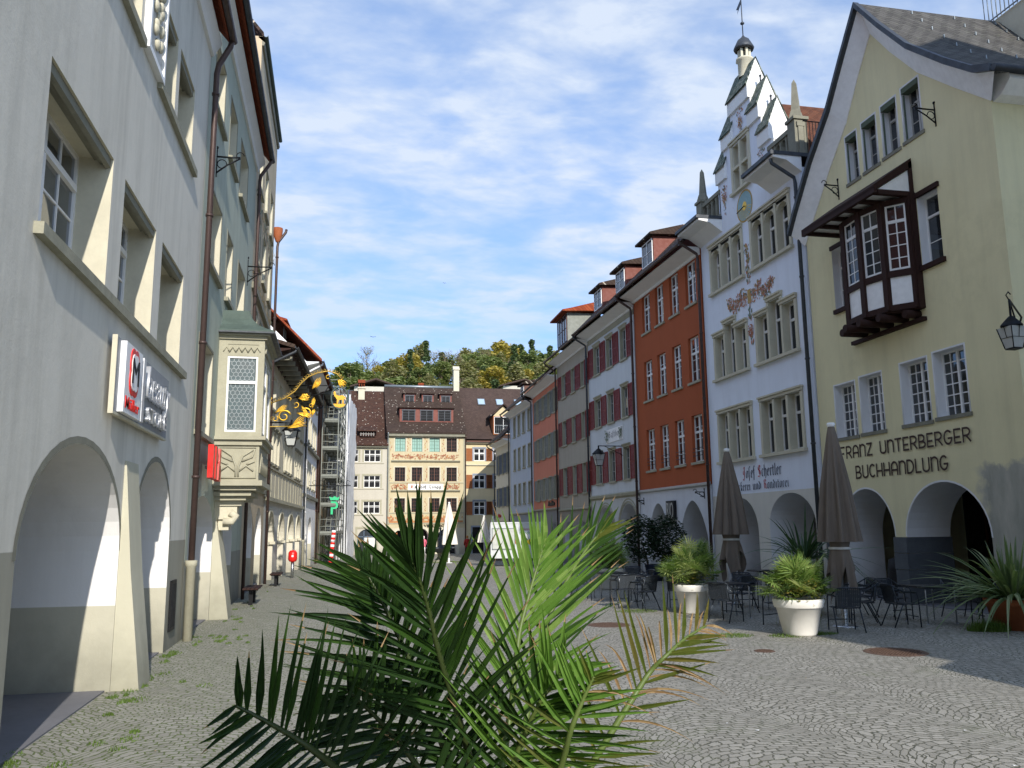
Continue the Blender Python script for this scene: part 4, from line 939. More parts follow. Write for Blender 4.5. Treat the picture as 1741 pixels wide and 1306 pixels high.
for a, ang, L in wins_or:
    fr = MB(); w = L-.17; h = 1.72
    f = .05; y0, y1_ = -.02, .03
    fr.box(0, f, y0, y1_, 0, h); fr.box(w-f, w, y0, y1_, 0, h); fr.box(f, w-f, y0, y1_, 0, f); fr.box(f, w-f, y0, y1_, h-f, h); fr.box(f, w-f, y0-.01, y1_, h*.74-.04, h*.74+.04)
    fr.box(w/2-.015, w/2+.015, y0+.01, y1_-.01, f, h-f)
    for z in (.18, .37, .56, .87): fr.box(f, w-f, y0+.012, y1_-.012, h*z-.012, h*z+.012) if z < .7 else None
    o = fr.build('window', M['white_paint'], orl, (a[0]+.085*math.cos(ang), a[1]+.085*math.sin(ang), 8.32), (0, 0, ang))
    p = MB(); p.box(f, w-f, .0, .006, f, h-f); p.build('pane', M['glass_d'], o)
b = MB(); b.box(2.35, 4.85, -.1, -.09, 7.3, 10.1); b.build('backing', M['shade_int'], orl)
b = MB()                                                   # log ends under the oriel
for x, l in ((4.78, .42), (4.3, .82), (3.7, .98), (3.1, .98), (2.6, .75)): b.tube([(x, .0, 7.14), (x, -l, 7.14)], .105, 12)
b.box(2.05, 5.05, -.12, 0, 6.93, 7.03); b.build('beam_ends', M['timber'], orl)
b = MB()                                                   # lean-to roof with boxed eave
b.prism_x([(.0, 11.08), (-1.14, 10.32), (-1.14, 10.40), (.0, 11.2)], 1.6, 5.0)
b.box(1.6, 5.0, -1.14, -1.04, 10.2, 10.34)
for k in range(6): b.box(1.75+k*.62, 1.85+k*.62, -1.1, 0, 10.18, 10.28)
b.box(4.91, 5.0, -1.02, 0, 10.17, 10.29); b.prism([(4.95, 0, 10.96), (4.95, -1.12, 10.27), (4.95, -1.12, 10.38), (4.95, 0, 11.13)], (.06, 0, 0)); b.box(4.91, 5.01, -.1, 0, 10.2, 11.1)
rr_ = b.build('oriel_roof', M['timber'], y1)
b = MB(); b.prism([(4.94, -.02, 10.29), (4.94, -1.0, 10.31), (4.94, -.02, 10.93)], (.02, 0, 0)); b.box(1.65, 4.9, -1.03, -.01, 10.29, 10.31); b.build('white_infill', M['gap'], rr_)

# --- white stepped-gable house
y2 = R_house('gabled_house', 'white house with stepped gable, sundial and painted ornament beside the rust red house', RX, 22.95, 0, 7.5)
WW = 7.5
tri = []
for x0 in (.85, 4.15):
    for k in range(3):
        a = x0+.06+k*.87; tri.append((a, a+.7, 4.35, 6.12)); tri.append((a, a+.7, 7.48, 9.4 if k == 1 else 9.08))
arcs = [(x0+.06+k*.87, x0+.76+k*.87, 10.86, 12.5) for x0 in (.85, 4.15) for k in range(3)]
top = [(3.14, 3.66, 14.1, 15.85), (3.78, 4.3, 14.1, 15.85)]
body = [(0, -1.2), (WW, -1.2), (WW, 13.2), (5.9, 13.2), (5.9, 15.4), (5.3, 15.4), (5.3, 16.5), (4.62, 16.5), (4.62, 17.6), (3.08, 17.6), (3.08, 16.5), (2.4, 16.5), (2.4, 15.4), (1.8, 15.4), (1.8, 13.2), (0, 13.2)]
holes = [(rect(*w), .3, 2) for w in tri+arcs+top] + [(arch(2.22, 2.5, 1.75, 2.95), 1.6, 1), (arch(5.65, 2.8, 2.0, 3.0), 1.6, 1)]
b = MB(); front(b, body, holes); shell(b, WW, 10, 13.2)
b.build('wall', [M['white_pl'], M['white_rev'], M['stone_b']], y2)
b = MB()
for q in ((1.8, 3.05, 13.2, 15.4), (4.4, 5.9, 13.2, 15.4), (2.4, 3.05, 15.4, 16.5), (4.4, 5.3, 15.4, 16.5), (3.05, 4.4, 13.2, 14.0), (3.05, 4.4, 15.97, 16.5), (3.08, 4.62, 16.5, 17.6)): b.box(q[0], q[1], .004, .5, q[2], q[3])
b.build('gable_back', M['white2'], y2)
b = MB(); b.box(3.0, 4.45, .5, .52, 13.9, 16.1); b.build('gable_dark_backing', M['shade_int'], y2)  # dark sheet standing for the unlit space behind the gable windows
for w in tri: window(y2, *w, dep=.26, cols=1, rows=1, mull=0, trans=.66, gm='glass_d', fw_=.06)
for w in arcs: window(y2, *w, dep=.26, cols=1, rows=1, mull=0, trans=.66, gm='glass_d', fw_=.06)
for w in top: window(y2, *w, dep=.26, cols=1, rows=1, mull=0, trans=.55, gm='glass_d', fw_=.06)
def stone_group(x0, x1, z0, zts, name='stone_surround'):
    b = MB(); n = len(zts); wv = (x1-x0)/n; p = .05
    for k in range(n+1):
        xc = x0+k*wv; zt = max(zts[max(k-1, 0)], zts[min(k, n-1)]); e = .065 if 0 < k < n else .07
        b.box(xc-e, xc+e, -p, .1, z0, zt-.02)
    for k, zt in enumerate(zts):
        b.box(x0+k*wv-.08, x0+(k+1)*wv+.08, -p-.03-.002*k, .1, zt-.0, zt+.1); b.box(x0+k*wv-.1, x0+(k+1)*wv+.1, -p-.07-.002*k, .1, zt+.1, zt+.16)
    b.box(x0-.12, x1+.12, -p-.09, .1, z0-.1, z0); b.build(name, M['stone_b'], y2)
for x0 in (.85, 4.15):
    stone_group(x0, x0+2.61, 4.33, (6.13, 6.13, 6.13)); stone_group(x0, x0+2.61, 7.46, (9.1, 9.42, 9.1)); stone_group(x0, x0+2.61, 10.84, (12.62, 12.62, 12.62))
    b = MB()
    for k in range(3):      # round-headed lights
        xa = x0+.06+k*.87; n = 12; rx = .35
        for j in range(n):
            a0, a1 = math.pi*j/n, math.pi*(j+1)/n
            p0 = (xa+.35+rx*math.cos(a0), 12.12+.38*math.sin(a0)); p1 = (xa+.35+rx*math.cos(a1), 12.12+.38*math.sin(a1))
            b.face([(p0[0], .0, p0[1]), (p0[0], .0, 12.6), (p1[0], .0, 12.6), (p1[0], .0, p1[1])]); b.face([(p0[0], .0, p0[1]), (p1[0], .0, p1[1]), (p1[0], .2, p1[1]), (p0[0], .2, p0[1])])
    b.build('arched_heads', M['stone_b'], y2)
stone_group(3.06, 4.38, 14.06, (15.9, 15.9))
b = MB(); b.box(3.1, 4.34, -.04, .1, 14.92, 15.02); b.build('stone_transom', M['stone_b'], y2)
arcade(y2, WW, 1.6, 3.2, 3.25)
# gable pinnacles with glazed tile caps
for x, z, w in ((2.18, 15.4, .80), (2.8, 16.5, .84), (5.52, 15.4, .80), (4.9, 16.5, .84), (3.85, 17.6, 1.58)):
    b = MB(); h = 1.05
    b.box(x-w/2, x+w/2, -.12, .75, z-.25, z); g = [(x-w/2, -.12, z), (x+w/2, -.12, z), (x, -.12, z+h)]; b.prism([(x, -.12+.0, z+h), (x, .75, z+h), (x, .75, z), (x, -.12, z)], (.001, 0, 0)) if 0 else None
    # ridge runs along x: the white faces look up and down the street
    b = MB(); b.box(x-w/2, x+w/2, -.1, .72, z-.5, z)
    b.prism_x([(-.1, z), (.72, z), (.31, z+h)], x-w/2, x+w/2); pb_ = b.build('pinnacle', M['white2'], y2)
    t = MB()
    for s_ in (-1, 1):
        y0_, y1_ = (-.14, .31) if s_ < 0 else (.76, .31)
        t.prism_x([(y0_, z-.04), (y1_, z+h+.01), (y1_, z+h+.06), (y0_-.03*(-s_), z+.0)], x-w/2-.03, x+w/2+.03)
    t.build('tile_cap', M['tile_green'], pb_)
    t = MB(); t.tube([(x, .31, z+h), (x, .31, z+h+.22)], .03, 6); t.ball((x, .31, z+h+.25), .05, 4); t.build('finial', M['dark_zinc'], pb_)
b = MB(); b.lathe([(.26, 18.3), (.26, 18.92), (.33, 18.97), (.33, 19.03), (.22, 19.05)], 8, (3.85, .31))
for k in range(6): a = math.pi/3*k; b.box(3.85+.18*math.cos(a)-.045, 3.85+.18*math.cos(a)+.045, .31+.18*math.sin(a)-.045, .31+.18*math.sin(a)+.045, 19.03, 19.42)
bt = b.build('bell_turret', M['stone_b'], y2)
b = MB(); b.lathe([(.25, 19.4), (.36, 19.41), (.38, 19.48), (.31, 19.62), (.22, 19.8), (.08, 19.92), (.03, 20.0), (.0, 20.02)], 12, (3.85, .31)); b.build('turret_cap', M['dark_zinc'], bt)
b = MB(); b.tube([(3.85, .31, 19.95), (3.85, .31, 21.8)], .02, 6); b.ball((3.85, .31, 20.5), .08, 5, 0, (1, 1, .7)); b.face([(3.85, .3, 21.3), (3.5, .3, 21.05), (3.6, .3, 21.2), (3.45, .3, 21.3), (3.85, .3, 21.5)]); b.build('weather_vane', M['dark_zinc'], bt)
# side eaves with balustrades and obelisks
for xa, xb, ox_ in ((-.05, 1.95, .18), (5.65, 7.6, 7.32)):
    b = MB(); b.prism_x([(.02, 13.0), (-.5, 13.35), (-.95, 13.42), (-.95, 13.5), (.02, 13.5)], xa, xb); b.build('eaves', M['white2'], y2)
    b = MB(); b.box(xa-.03, xb+.03, -1.05, 3.0, 13.5, 13.62); b.build('eave_slab', M['dark_zinc'], y2)
    b = MB(); b.box(xa, xb, -.02, .2, 13.62, 13.74); b.box(xa, xb, -.04, .22, 14.55, 14.7); n = 5
    for k in range(n+1): q = xa+.05+(xb-xa-.1)*k/n; b.box(q-.04, q+.04, 0, .18, 13.74, 14.55)
    for k in range(n):
        q0 = xa+.05+(xb-xa-.1)*k/n; b.prism_y([(q0+.04, 14.55), (q0+.04, 14.35), (q0+.1, 14.48), ((xb-xa-.1)/n/2+q0, 14.52), (q0+(xb-xa-.1)/n-.1, 14.48), (q0+(xb-xa-.1)/n-.04, 14.35), (q0+(xb-xa-.1)/n-.04, 14.55)], .02, .16)
    b.build('balustrade', M['stone_d'], y2)
    b = MB(); b.box(ox_-.22, ox_+.22, -.1, .34, 13.62, 14.8); b.box(ox_-.27, ox_+.27, -.15, .39, 14.8, 14.9)
    i = len(b.v); z0, z1 = 14.9, 16.3
    b.lathe([(.28, z0), (.2, z0+.25), (.17, z0+.3), (.09, z1-.15), (.0, z1)], 4, (ox_, .12), 0, False); b.build('obelisk', M['stone_d'], y2)
b = MB(); b.prism_y([(-.2, 13.2), (3.85, 17.4), (7.65, 13.2)], 1.3, 10); b.build('roof', M['tile_or'], y2)
b = MB(); b.box(5.3, 7.4, 2.2, 5.5, 13.6, 15.1); rd = b.build('roof_room', M['shut_or'], y2); b = MB()
for k in range(26): b.tube([(7.55, .2+k*.11, 13.62), (7.55, .2+k*.11, 14.75)], .012, 4)
b.tube([(7.55, .2, 14.75), (7.55, 3.0, 14.75)], .02, 5); b.build('railing', M['iron'], y2)
downpipe(y2, 7.42, 13.4, .9, 'dark_zinc', .06, y=-.14); downpipe(y2, -.02, 13.3, .9, 'copper_br', .06, y=-.16)
# sundial
b = MB(); n = 32; cx, cz = 3.8, 13.32
def disc(b, r, y, m, a0=0, a1=360, r0=0): 
    N_ = max(4, int(n*(a1-a0)/360)); 
    for k in range(N_):
        p, q = R(a0+(a1-a0)*k/N_), R(a0+(a1-a0)*(k+1)/N_)
        b.face([(cx+r0*math.cos(p), y, cz+r0*math.sin(p)), (cx+r*math.cos(p), y, cz+r*math.sin(p)), (cx+r*math.cos(q), y, cz+r*math.sin(q)), (cx+r0*math.cos(q), y, cz+r0*math.sin(q))], m)
disc(b, .6, -.005, 0); disc(b, .53, -.008, 1); disc(b, .16, -.012, 2)
for k in range(13): a = R(182+k*13.5); b.face([(cx+.16*math.cos(a-.03), -.014, cz+.16*math.sin(a-.03)), (cx+.5*math.cos(a-.025), -.014, cz+.5*math.sin(a-.025)), (cx+.5*math.cos(a+.025), -.014, cz+.5*math.sin(a+.025)), (cx+.16*math.cos(a+.03), -.014, cz+.16*math.sin(a+.03))], 2)
b.tube([(cx, -.02, cz), (cx-.05, -.3, cz-.3)], .02, 5, 3); b.build('sundial', [M['orn_tan'], M['dial_blue'], M['gold'], M['iron']], y2)
# painted ornaments
b = MB(); rr = random.Random(11)
def cluster(cx, cz, rx, rz, n, ms, y0=-.006, l=(.1, .2), ang=None):
    for k in range(n):
        a = rr.random()*6.28; q = math.sqrt(rr.random()); x, z = cx+rx*q*math.cos(a), cz+rz*q*math.sin(a)
        leafp(b, x, z, rr.uniform(*l), (ang if ang is not None else rr.random()*6.28)+rr.uniform(-.8, .8), .5, y0-.0008*k, rr.choice(ms))
for s_ in (-1, 1):
    for k in range(7):
        x = 3.78+s_*(.28+k*.22); z = 9.95+.04*k*s_*.0+(.12*math.sin(k*1.2)); cluster(x, z, .17, .33*(1-k*.06), 26, (0, 0, 2, 1), l=(.06, .15))
    for k in range(4): ribbon(b, spiral(3.78+s_*(.45+k*.32), 10.0+(.1 if k % 2 else -.12), .2, 1.2, k, s_), .05, -.03-.006*k, 0)
for k in range(9): cluster(3.78, 10.45+k*.17, .13, .1, 8, (0, 1, 2), l=(.08, .17), ang=math.pi/2)
for k in range(4): ribbon(b, spiral(3.78+.08*(-1)**k, 10.7+k*.3, .13, 1.2, k, (-1)**k), .04, -.02, 1)
cluster(3.78, 9.35, .12, .3, 18, (0, 1), ang=math.pi/2); cluster(3.78, 8.75, .2, .2, 60, (3, 0, 0), l=(.05, .11)); cluster(3.78, 8.35, .07, .22, 12, (0, 1), ang=math.pi/2)
b.box(3.66, 3.9, -.02, -.005, 9.72, 10.22, 2)
for x, z in ((2.3, 14.2), (5.2, 14.35), (3.85, 16.55)): cluster(x, z, .18, .24, 60, (3, 0, 0, 2, 2), l=(.05, .12)); cluster(x, z-.4, .1, .28, 16, (0, 1), l=(.05, .12), ang=-math.pi/2); cluster(x, z+.34, .24, .1, 18, (0, 1), l=(.05, .12), ang=math.pi/2)
ribbon(b, [(2.9+k*.06, 13.6-.5*math.sin(k/10)) for k in range(2)], .01, -.005)
b.build('wall_painting', [M['orn_red'], M['orn_green'], M['orn_tan'], M['orn_red2']], y2)
strokes(y2, 'Josef Schertler', 2.54, 5.25, 3.62, .26, ['text_blue', 'text_red'], 'bl', -.008, .055, red=(0, 6)); strokes(y2, 'Bäckerei und Konditorei', 1.75, 5.7, 3.2, .2, ['text_blue', 'text_red'], 'bl', -.008, .05, red=(0, 13))

# --- rust red house
y3 = R_house('rendered_house', 'rust red house with white window frames and pointed white arches below', RX, 30.6, 0, 7.8)
WR = 7.8; cx3 = [(1.13, 2.15), (2.83, 3.8), (4.53, 5.5), (6.27, 7.3)]
wr = [(a, c, z0, z1) for a, c in cx3 for z0, z1 in ((4.5, 6.4), (7.75, 9.62), (10.98, 12.8))]
b = MB(); holes = [(rect(*w), .2, 0) for w in wr] + [(arch(2.24, 2.5, 1.5, 3.0, True), 1.5, 1), (arch(5.98, 2.8, 1.4, 3.0, True), 1.5, 1)]
front(b, rect(0, WR, -1.2, 13.1), holes); shell(b, WR, 10, 13.1); b.build('wall', [M['red_pl'], M['white_rev']], y3)
for i, w in enumerate(wr): window(y3, *w, dep=.17, cols=1, rows=4, mull=1, trans=.64, sill='stone_g', sproj=.07, curtain=i % 3 != 0, fw_=.065)
b = MB(); b.prism_x([(.02, 3.5), (-.1, 3.56), (-.1, 3.62), (.02, 3.68)], 0, WR); b.build('string_course', M['grey_paint'], y3)
arcade(y3, WR, 1.5, 3.2, 3.25); eave_roof(y3, WR, 10, 13.1, .85, 45, 'tile_br2', 'white2')
dormer(y3, 2.4, 13.9, 1.5, 1.3, -.1, 'tile_br2', 'shut_red2', 1, 'gap')
b = MB(); b.box(5.5, 6.2, 4, 5.0, 16, 19.3); b.box(5.4, 6.3, 3.9, 5.1, 19.3, 19.45); b.build('chimney', M['stone_d'], y3)
b = MB()
for z in (4.75, 4.9, 5.05): 
    for a, c in cx3: b.tube([(a+.05, -.03, z), (c-.05, -.03, z)], .012, 5)
b.build('window_guards', M['iron'], y3)
downpipe(y3, .0, 13.1, .85, 'copper_br', .06, y=-.16)
sR = thing('shop_sign', 'dark upright letter sign between the pointed arches of the rust red house', 'shop sign', (RX-.02, 34.9, 2.05), R(-90))
b = MB(); b.box(0, .86, -.12, 0, .2, 1.0); pnl = b.build('panel', M['text_blk'], sR); b = MB(); b.box(.22, .86, -.1, 0, .0, .12); b.build('lower_plate', M['text_blk'], sR)
lettering(pnl, 'RIO', .08, .80, .27, .66, 'grey_paint', -.125, .004)

# --- pale grey house with dark red shutters
y4 = R_house('shuttered_house', 'pale grey house with dark red shutters and a small inn name plaque', RX, 38.5, 0, 7.7)
WS_ = 7.7; ww = [(1.15, 2.2), (3.43, 4.4), (5.7, 6.6)]; zz = ((4.3, 5.9), (7.4, 8.95), (10.35, 11.95))
ws = [(a, c, z0, z1) for a, c in ww for z0, z1 in zz]
b = MB(); holes = [(rect(*w), .2, 2) for w in ws] + [(arch(2.5, 2.7, 1.6, 3.0), 1.4, 1), (arch(6.1, 2.8, 1.6, 3.1), 1.4, 1)]
front(b, rect(0, WS_, -1.2, 12.9), holes); shell(b, WS_, 10, 12.9); b.build('wall', [M['ws_pl'], M['white_rev'], M['stone_g']], y4)
for i, w in enumerate(ws):
    window(y4, *w, dep=.18, cols=1, rows=3, mull=1, fm='grey_paint', sill='stone_g', surround=('stone_g', .09, .03), lintel=('stone_g', .11), curtain=i % 2 == 0)
for z0, z1 in zz:
    for a, c in ((.12, 1.02), (2.3, 3.2), (4.5, 5.4), (6.7, 7.5)): shutter(y4, a, c, z0-.02, z1+.02, 'shut_red')
b = MB(); b.prism_x([(.02, 3.4), (-.12, 3.5), (-.14, 3.62), (.02, 3.7)], 0, WS_); b.box(0, WS_, -.03, .02, 12.3, 12.55); b.build('string_course', M['stone_g'], y4)
for xc, w, zt in ((2.5, 2.7, 3.0), (6.1, 2.8, 3.1)):
    for i in range(2):
        b = MB(); e0 = .06+.14*i; A = arch(xc, w+2*e0, 1.6, zt+e0); B = arch(xc, w+2*e0+.12, 1.6, zt+e0+.06)
        for k in range(2, len(A)-1): b.prism_y([A[k], A[k+1], B[k+1], B[k]], -.04+.015*i, .0)
        b.build('arch_moulding', M['stone_g'], y4)
b = MB(); b.box(2.95, 5.7, -.03, 0, 6.35, 7.05, 0); q = b.build('name_plaque', M['gap'], y4)
strokes(q, 'Gasthof', 3.4, 5.25, 6.6, .22, ['text_blk'], 'bl', -.036, .045)
b = MB(); scrolls(b, 3.0, 3.4, 6.4, 7.0, 1, (0, 0), -.036, 3); scrolls(b, 5.3, 5.66, 6.4, 7.0, 1, (0, 0), -.036, 4); b.build('scrollwork', M['orn_green'], q)
arcade(y4, WS_, 1.4, 3.0, 3.25); eave_roof(y4, WS_, 10, 12.9, .85, 45, 'tile_br2', 'white2')
dormer(y4, 2.5, 13.8, 1.5, 1.2, -.1, 'tile_br2', 'shut_red2', 1, 'gap'); dormer(y4, 6.3, 13.8, 1.5, 1.2, -.1, 'tile_br2', 'shut_red2', 1, 'gap')
downpipe(y4, .0, 12.9, .85, 'dark_zinc', .055, y=-.14)

# --- the row bends away
def bend(name, label, a, deg, L, H, mat, cols, zz, fm, sh, base, ars, ov=.8, gl='copper_br', sill='stone_g', curtain=True, roof='tile_br2'):
    h = R_house(name, label, a[0], a[1], deg, L); W_ = L
    ws = [(L-c1, L-c0, z0, z1) for c0, c1 in cols for z0, z1 in zz]
    b = MB(); holes = [(rect(*w), .2, 2) for w in ws] + [(arch(L-xc, w, 1.3, zt), 1.4, 1) for xc, w, zt in ars]
    front(b, rect(0, L, -1.2, H), holes); shell(b, L, 10, H); b.build('wall', [M[mat], M['white_rev'], M['stone_g']], h)
    for i, w in enumerate(ws): window(h, *w, dep=.18, cols=1, rows=3, mull=1, fm=fm, sill=sill, surround=('stone_g', .08, .03), curtain=curtain and i % 2 == 0)
    if sh:
        for z0, z1 in zz:
            for c0, c1 in sh[1]: shutter(h, L-c1, L-c0, z0, z1, sh[0])
    b = MB(); b.prism_x([(.02, base-.1), (-.1, base-.04), (-.1, base+.03), (.02, base+.08)], 0, L); b.build('string_course', M['stone_g'], h)
    arcade(h, L, 1.4, 3.0, 2.9); eave_roof(h, L, 10, H, ov, 42, roof, 'white2', gutter=gl); downpipe(h, .02, H, ov, gl, .055, y=-.14)
    return h, (a[0]+L*math.sin(R(deg)), a[1]+L*math.cos(R(deg)))
y5, p5 = bend('shuttered_house', 'taupe house with dark red shutters between the pale grey and the coral house', (RX, 46.2), 1, 7.54, 12.75, 'beige_pl',
    ((.8, 1.6), (2.98, 3.85), (5.2, 6.25)), ((3.95, 5.66), (7.1, 8.65), (10.17, 11.65)), 'grey_paint', ('shut_red', ((.02, .72), (1.75, 2.85), (3.95, 5.1), (6.35, 7.2))), 3.05, ((1.8, 2.0, 2.3), (5.2, 2.0, 2.3)))
for xc in (5.1, ): dormer(y5, 7.54-xc, 13.4, 2.6, 1.9, -.2, 'tile_red', 'shut_grey', 2, 'brown_paint', ro=.4)
y6, p6 = bend('shuttered_house', 'coral pink house with grey shutters', p5, 2.5, 8.92, 12.0, 'coral_pl',
    ((.5, 1.3), (2.3, 3.15), (4.3, 5.2), (6.4, 7.3)), ((3.87, 5.35), (6.77, 8.32), (9.62, 11.22)), 'white_paint', ('shut_grey', ((.05, .45), (1.35, 2.2), (3.22, 4.2), (5.28, 6.3), (7.4, 8.2))), 3.2, ((1.8, 1.9, 2.3), (5.4, 2.2, 2.3)), gl='dark_zinc')
lettering(y6, 'kelle', 8.92-3.4, 8.92-1.3, 3.42, .3, 'text_blk', -.05, .03, 'shop_lettering', .2, .03)
y7, p7 = bend('rendered_house', 'pale blue grey house without shutters, second from the end of the right row', p6, .5, 9.06, 11.6, 'blue_pl',
    ((.8, 1.75), (2.8, 3.75), (4.7, 5.6), (6.6, 7.4)), ((3.85, 5.45), (6.68, 8.38), (9.48, 11.1)), 'white_paint', None, 3.08, ((1.5, 1.8, 2.2), (4.5, 1.8, 2.2), (7.4, 1.8, 2.2)), gl='dark_zinc')
y8, p8 = bend('shuttered_house', 'low cream house with blue grey shutters, far end of the right row', p7, 0, 6.8, 9.6, 'cream_pl',
    ((.9, 1.6), (2.8, 3.55), (4.8, 5.5)), ((3.85, 5.5), (6.75, 8.5)), 'grey_paint', ('shut_blue', ((.35, .85), (1.65, 2.15), (2.25, 2.75), (3.6, 4.1), (4.25, 4.75), (5.55, 6.1))), 2.5, ((1.8, 1.8, 2.0), (4.9, 1.8, 2.0)), gl='dark_zinc')
lettering(y8, 'foto', 1.4, 2.6, 2.9, .32, 'text_red', -.05, .03, 'shop_lettering', 0, .04)
dormer(y7, 4.5, 12.4, 1.4, 1.1, .2)

# ================================================================ houses closing the square
HG = -.5
# painted inn
q0 = thing('painted_inn', 'cream inn painted with rust scroll bands at the centre of the far end', 'building', (5.05, 84, HG), 0)
Wq = 7.75; Z = lambda z: z-HG; X_ = lambda x: x-5.05
qw = [(X_(c-.51), X_(c+.51), Z(z0), Z(z1)) for z0, z1 in ((9.48, 10.86), (6.55, 7.92), (3.55, 4.9)) for c in (6.26, 7.92, 9.66, 11.37)]
ars = [(X_(6.2), 1.25, .9, Z(1.8)), (X_(8.48), 1.25, 1.7, Z(1.95)), (X_(10.9), 1.9, 1.5, Z(1.95))]
b = MB(); holes = [(rect(*w), .2, 1) for w in qw] + [(arch(x, w, zs, zt), 1.2, 1) for x, w, zs, zt in ars]
front(b, rect(0, Wq, -1, Z(11.3)), holes); shell(b, Wq, 12, Z(11.3)); b.build('wall', [M['hotel_pl'], M['white_rev']], q0)
for i, w in enumerate(qw):
    gr = i < 3; window(q0, *w, dep=.16, cols=2, rows=4, mull=1, fm='green_paint' if gr else 'brown_paint', gm='glass_teal' if gr else 'pane_dark', surround=('stone_b', .12, .025), fw_=.05, bar=.025)
for x, w, zs, zt in ars:
    b = MB(); A = arch(x, w, zs, zt); B = arch(x, w+.5, zs, zt+.25)
    for k in range(1, len(A)-1): b.prism_y([A[k], A[k+1], B[k+1], B[k]], -.05, 0)
    b.prism_y([(x-w/2-.25, -.5), (x-w/2, -.5), (x-w/2, zs), (x-w/2-.25, zs)], -.05, 0); b.build('arch_surround', M['stone_b'], q0)
b = MB(); b.face([(.1, 1.2, -.5), (Wq-.1, 1.2, -.5), (Wq-.1, 1.2, 3), (.1, 1.2, 3)]); b.build('shop_dark_backing', M['shade_int'], q0)  # dark sheet standing for the shade inside the arches
b = MB(); b.box(ars[0][0]-.62, ars[0][0]-.1, .3, .36, 0, 2.1); b.build('door', M['shut_or'], q0)
for dx_, cl in ((-.35, 'skin_pink'), (.25, 'skin_pink')):
    m_ = thing('mannequin', 'white mannequin in a pink top, %s of the two in the inn shop window' % ('left' if dx_ < 0 else 'right'), 'mannequin', (8.48+dx_, 84.7, HG), 0, 'mannequins in the shop window')
    b = MB(); b.tube([(0, 0, .12), (0, 0, .75), (0, 0, .9)], [.06, .09, .13], 10); b.tube([(-.09, 0, .1), (-.07, 0, .8)], [.04, .07], 8); b.tube([(.09, 0, .1), (.07, 0, .8)], [.04, .07], 8); b.lathe([(.2, 0), (.2, .03), (0, .04)], 12); b.tube([(0, 0, 1.4), (0, 0, 1.52)], .05, 8); b.ball((0, 0, 1.62), .1, 6, 0, (.85, .95, 1.25)); b.build('body', M['gap'], m_)
    b = MB(); b.lathe([(.19, .72), (.16, .95), (.13, 1.08), (.17, 1.3), (.14, 1.42), (.05, 1.46)], 12); b.tube([(-.16, 0, 1.38), (-.23, 0, 1.1), (-.2, -.05, .9)], [.06, .05, .04], 8); b.tube([(.16, 0, 1.38), (.23, 0, 1.1), (.2, -.05, .9)], [.06, .05, .04], 8); b.build('top', M['pink'], m_)
b = MB()
for z in (8.5, 5.58): b.prism_x([(.02, Z(z)-.12), (-.1, Z(z)-.06), (-.24, Z(z)+.06), (-.24, Z(z)+.12), (.02, Z(z)+.14)], .35, Wq-.6)
b.box(.2, Wq-.2, -.05, .02, Z(6.38), Z(6.44)); b.box(.0, Wq-.05, -.05, .02, Z(3.42), Z(3.5)); b.box(0, Wq-.05, -.06, .02, Z(2.44), Z(2.52)); b.box(.02, .2, -.04, .01, 2.9, Z(10.9)); b.box(Wq-.25, Wq-.05, -.04, .01, 2.9, Z(10.9)); b.build('cornices', M['stone_g'], q0)
b = MB(); b.box(.0, Wq, -.35, .02, Z(10.98), Z(11.3)); b.build('eaves', M['dark_zinc'] if 0 else M['stone_d'], q0)
b = MB(); scrolls(b, .4, 7.0, Z(8.7), Z(9.25), 6, (0, 0, 1), -.008, 21)
scrolls(b, .35, 1.95, Z(5.72), Z(6.33), 2, (0, 1, 0), -.008, 22); scrolls(b, 5.55, 7.1, Z(5.72), Z(6.33), 2, (0, 1, 0), -.008, 23)
rr = random.Random(5)
for x in (.25, 2.05, 3.75, 5.45, 7.05):
    for z0, z1 in ((9.5, 10.85), (6.6, 7.9), (3.6, 4.9)):
        for k in range(9): leafp(b, x+rr.uniform(-.1, .1), Z(z0+(z1-z0)*k/9), rr.uniform(.12, .2), math.pi/2+rr.uniform(-1, 1), .5, -.008-.0008*k, rr.choice((0, 0, 2)))
b.box(.05, Wq-.3, -.012, -.002, Z(2.53), Z(2.72), 1)
for k in range(110): x = rr.uniform(.15, Wq-.4); leafp(b, x, Z(2.6+rr.random()*.45), rr.uniform(.18, .36), math.pi/2+rr.uniform(-.7, .7), .45, -.014-.0004*k, rr.choice((1, 1, 0, 2)))
b.build('wall_painting', [M['orn_red2'], M['orn_or'], M['orn_tan']], q0)
b = MB(); b.box(2.02, 5.48, -.03, -.002, Z(5.7), Z(6.3), 0); pq = b.build('name_panel', M['gap'], q0); strokes(pq, 'Gasthof Lingg', 2.25, 5.25, Z(5.86), .22, ['orn_ink', 'orn_red2'], 'bl', -.036, .10, red=(0,))
lettering(q0, 'VERO MODA', X_(8.62), X_(11.4), Z(2.12), .24, 'text_blk', -.08, .03, 'shop_lettering', 0, .02)
b = MB(); ry = 5.8; rzq = Z(16.9)
def roofslope(root, W_, z0, z1, ry, mt, x0=0.0, ov=.45, back=12.0, name='roof'):
    b = MB(); b.prism_x([(-ov, z0-.1), (-ov, z0+.05), (1.0, z0+.95), (ry, z1), (back+.4, z0), (back+.4, z0-.15), (ry, z1-.15), (1.0, z0+.78)], x0, W_); return b.build(name, M[mt], root)
rfq = roofslope(q0, Wq+.1, Z(11.35), Z(16.9), 5.8, 'tile_br2', -.15)
b = MB(); b.tube([(-.1, 5.8, Z(16.95)), (Wq, 5.8, Z(16.95))], .16, 8); b.build('ridge_flashing', M['zinc'], rfq)
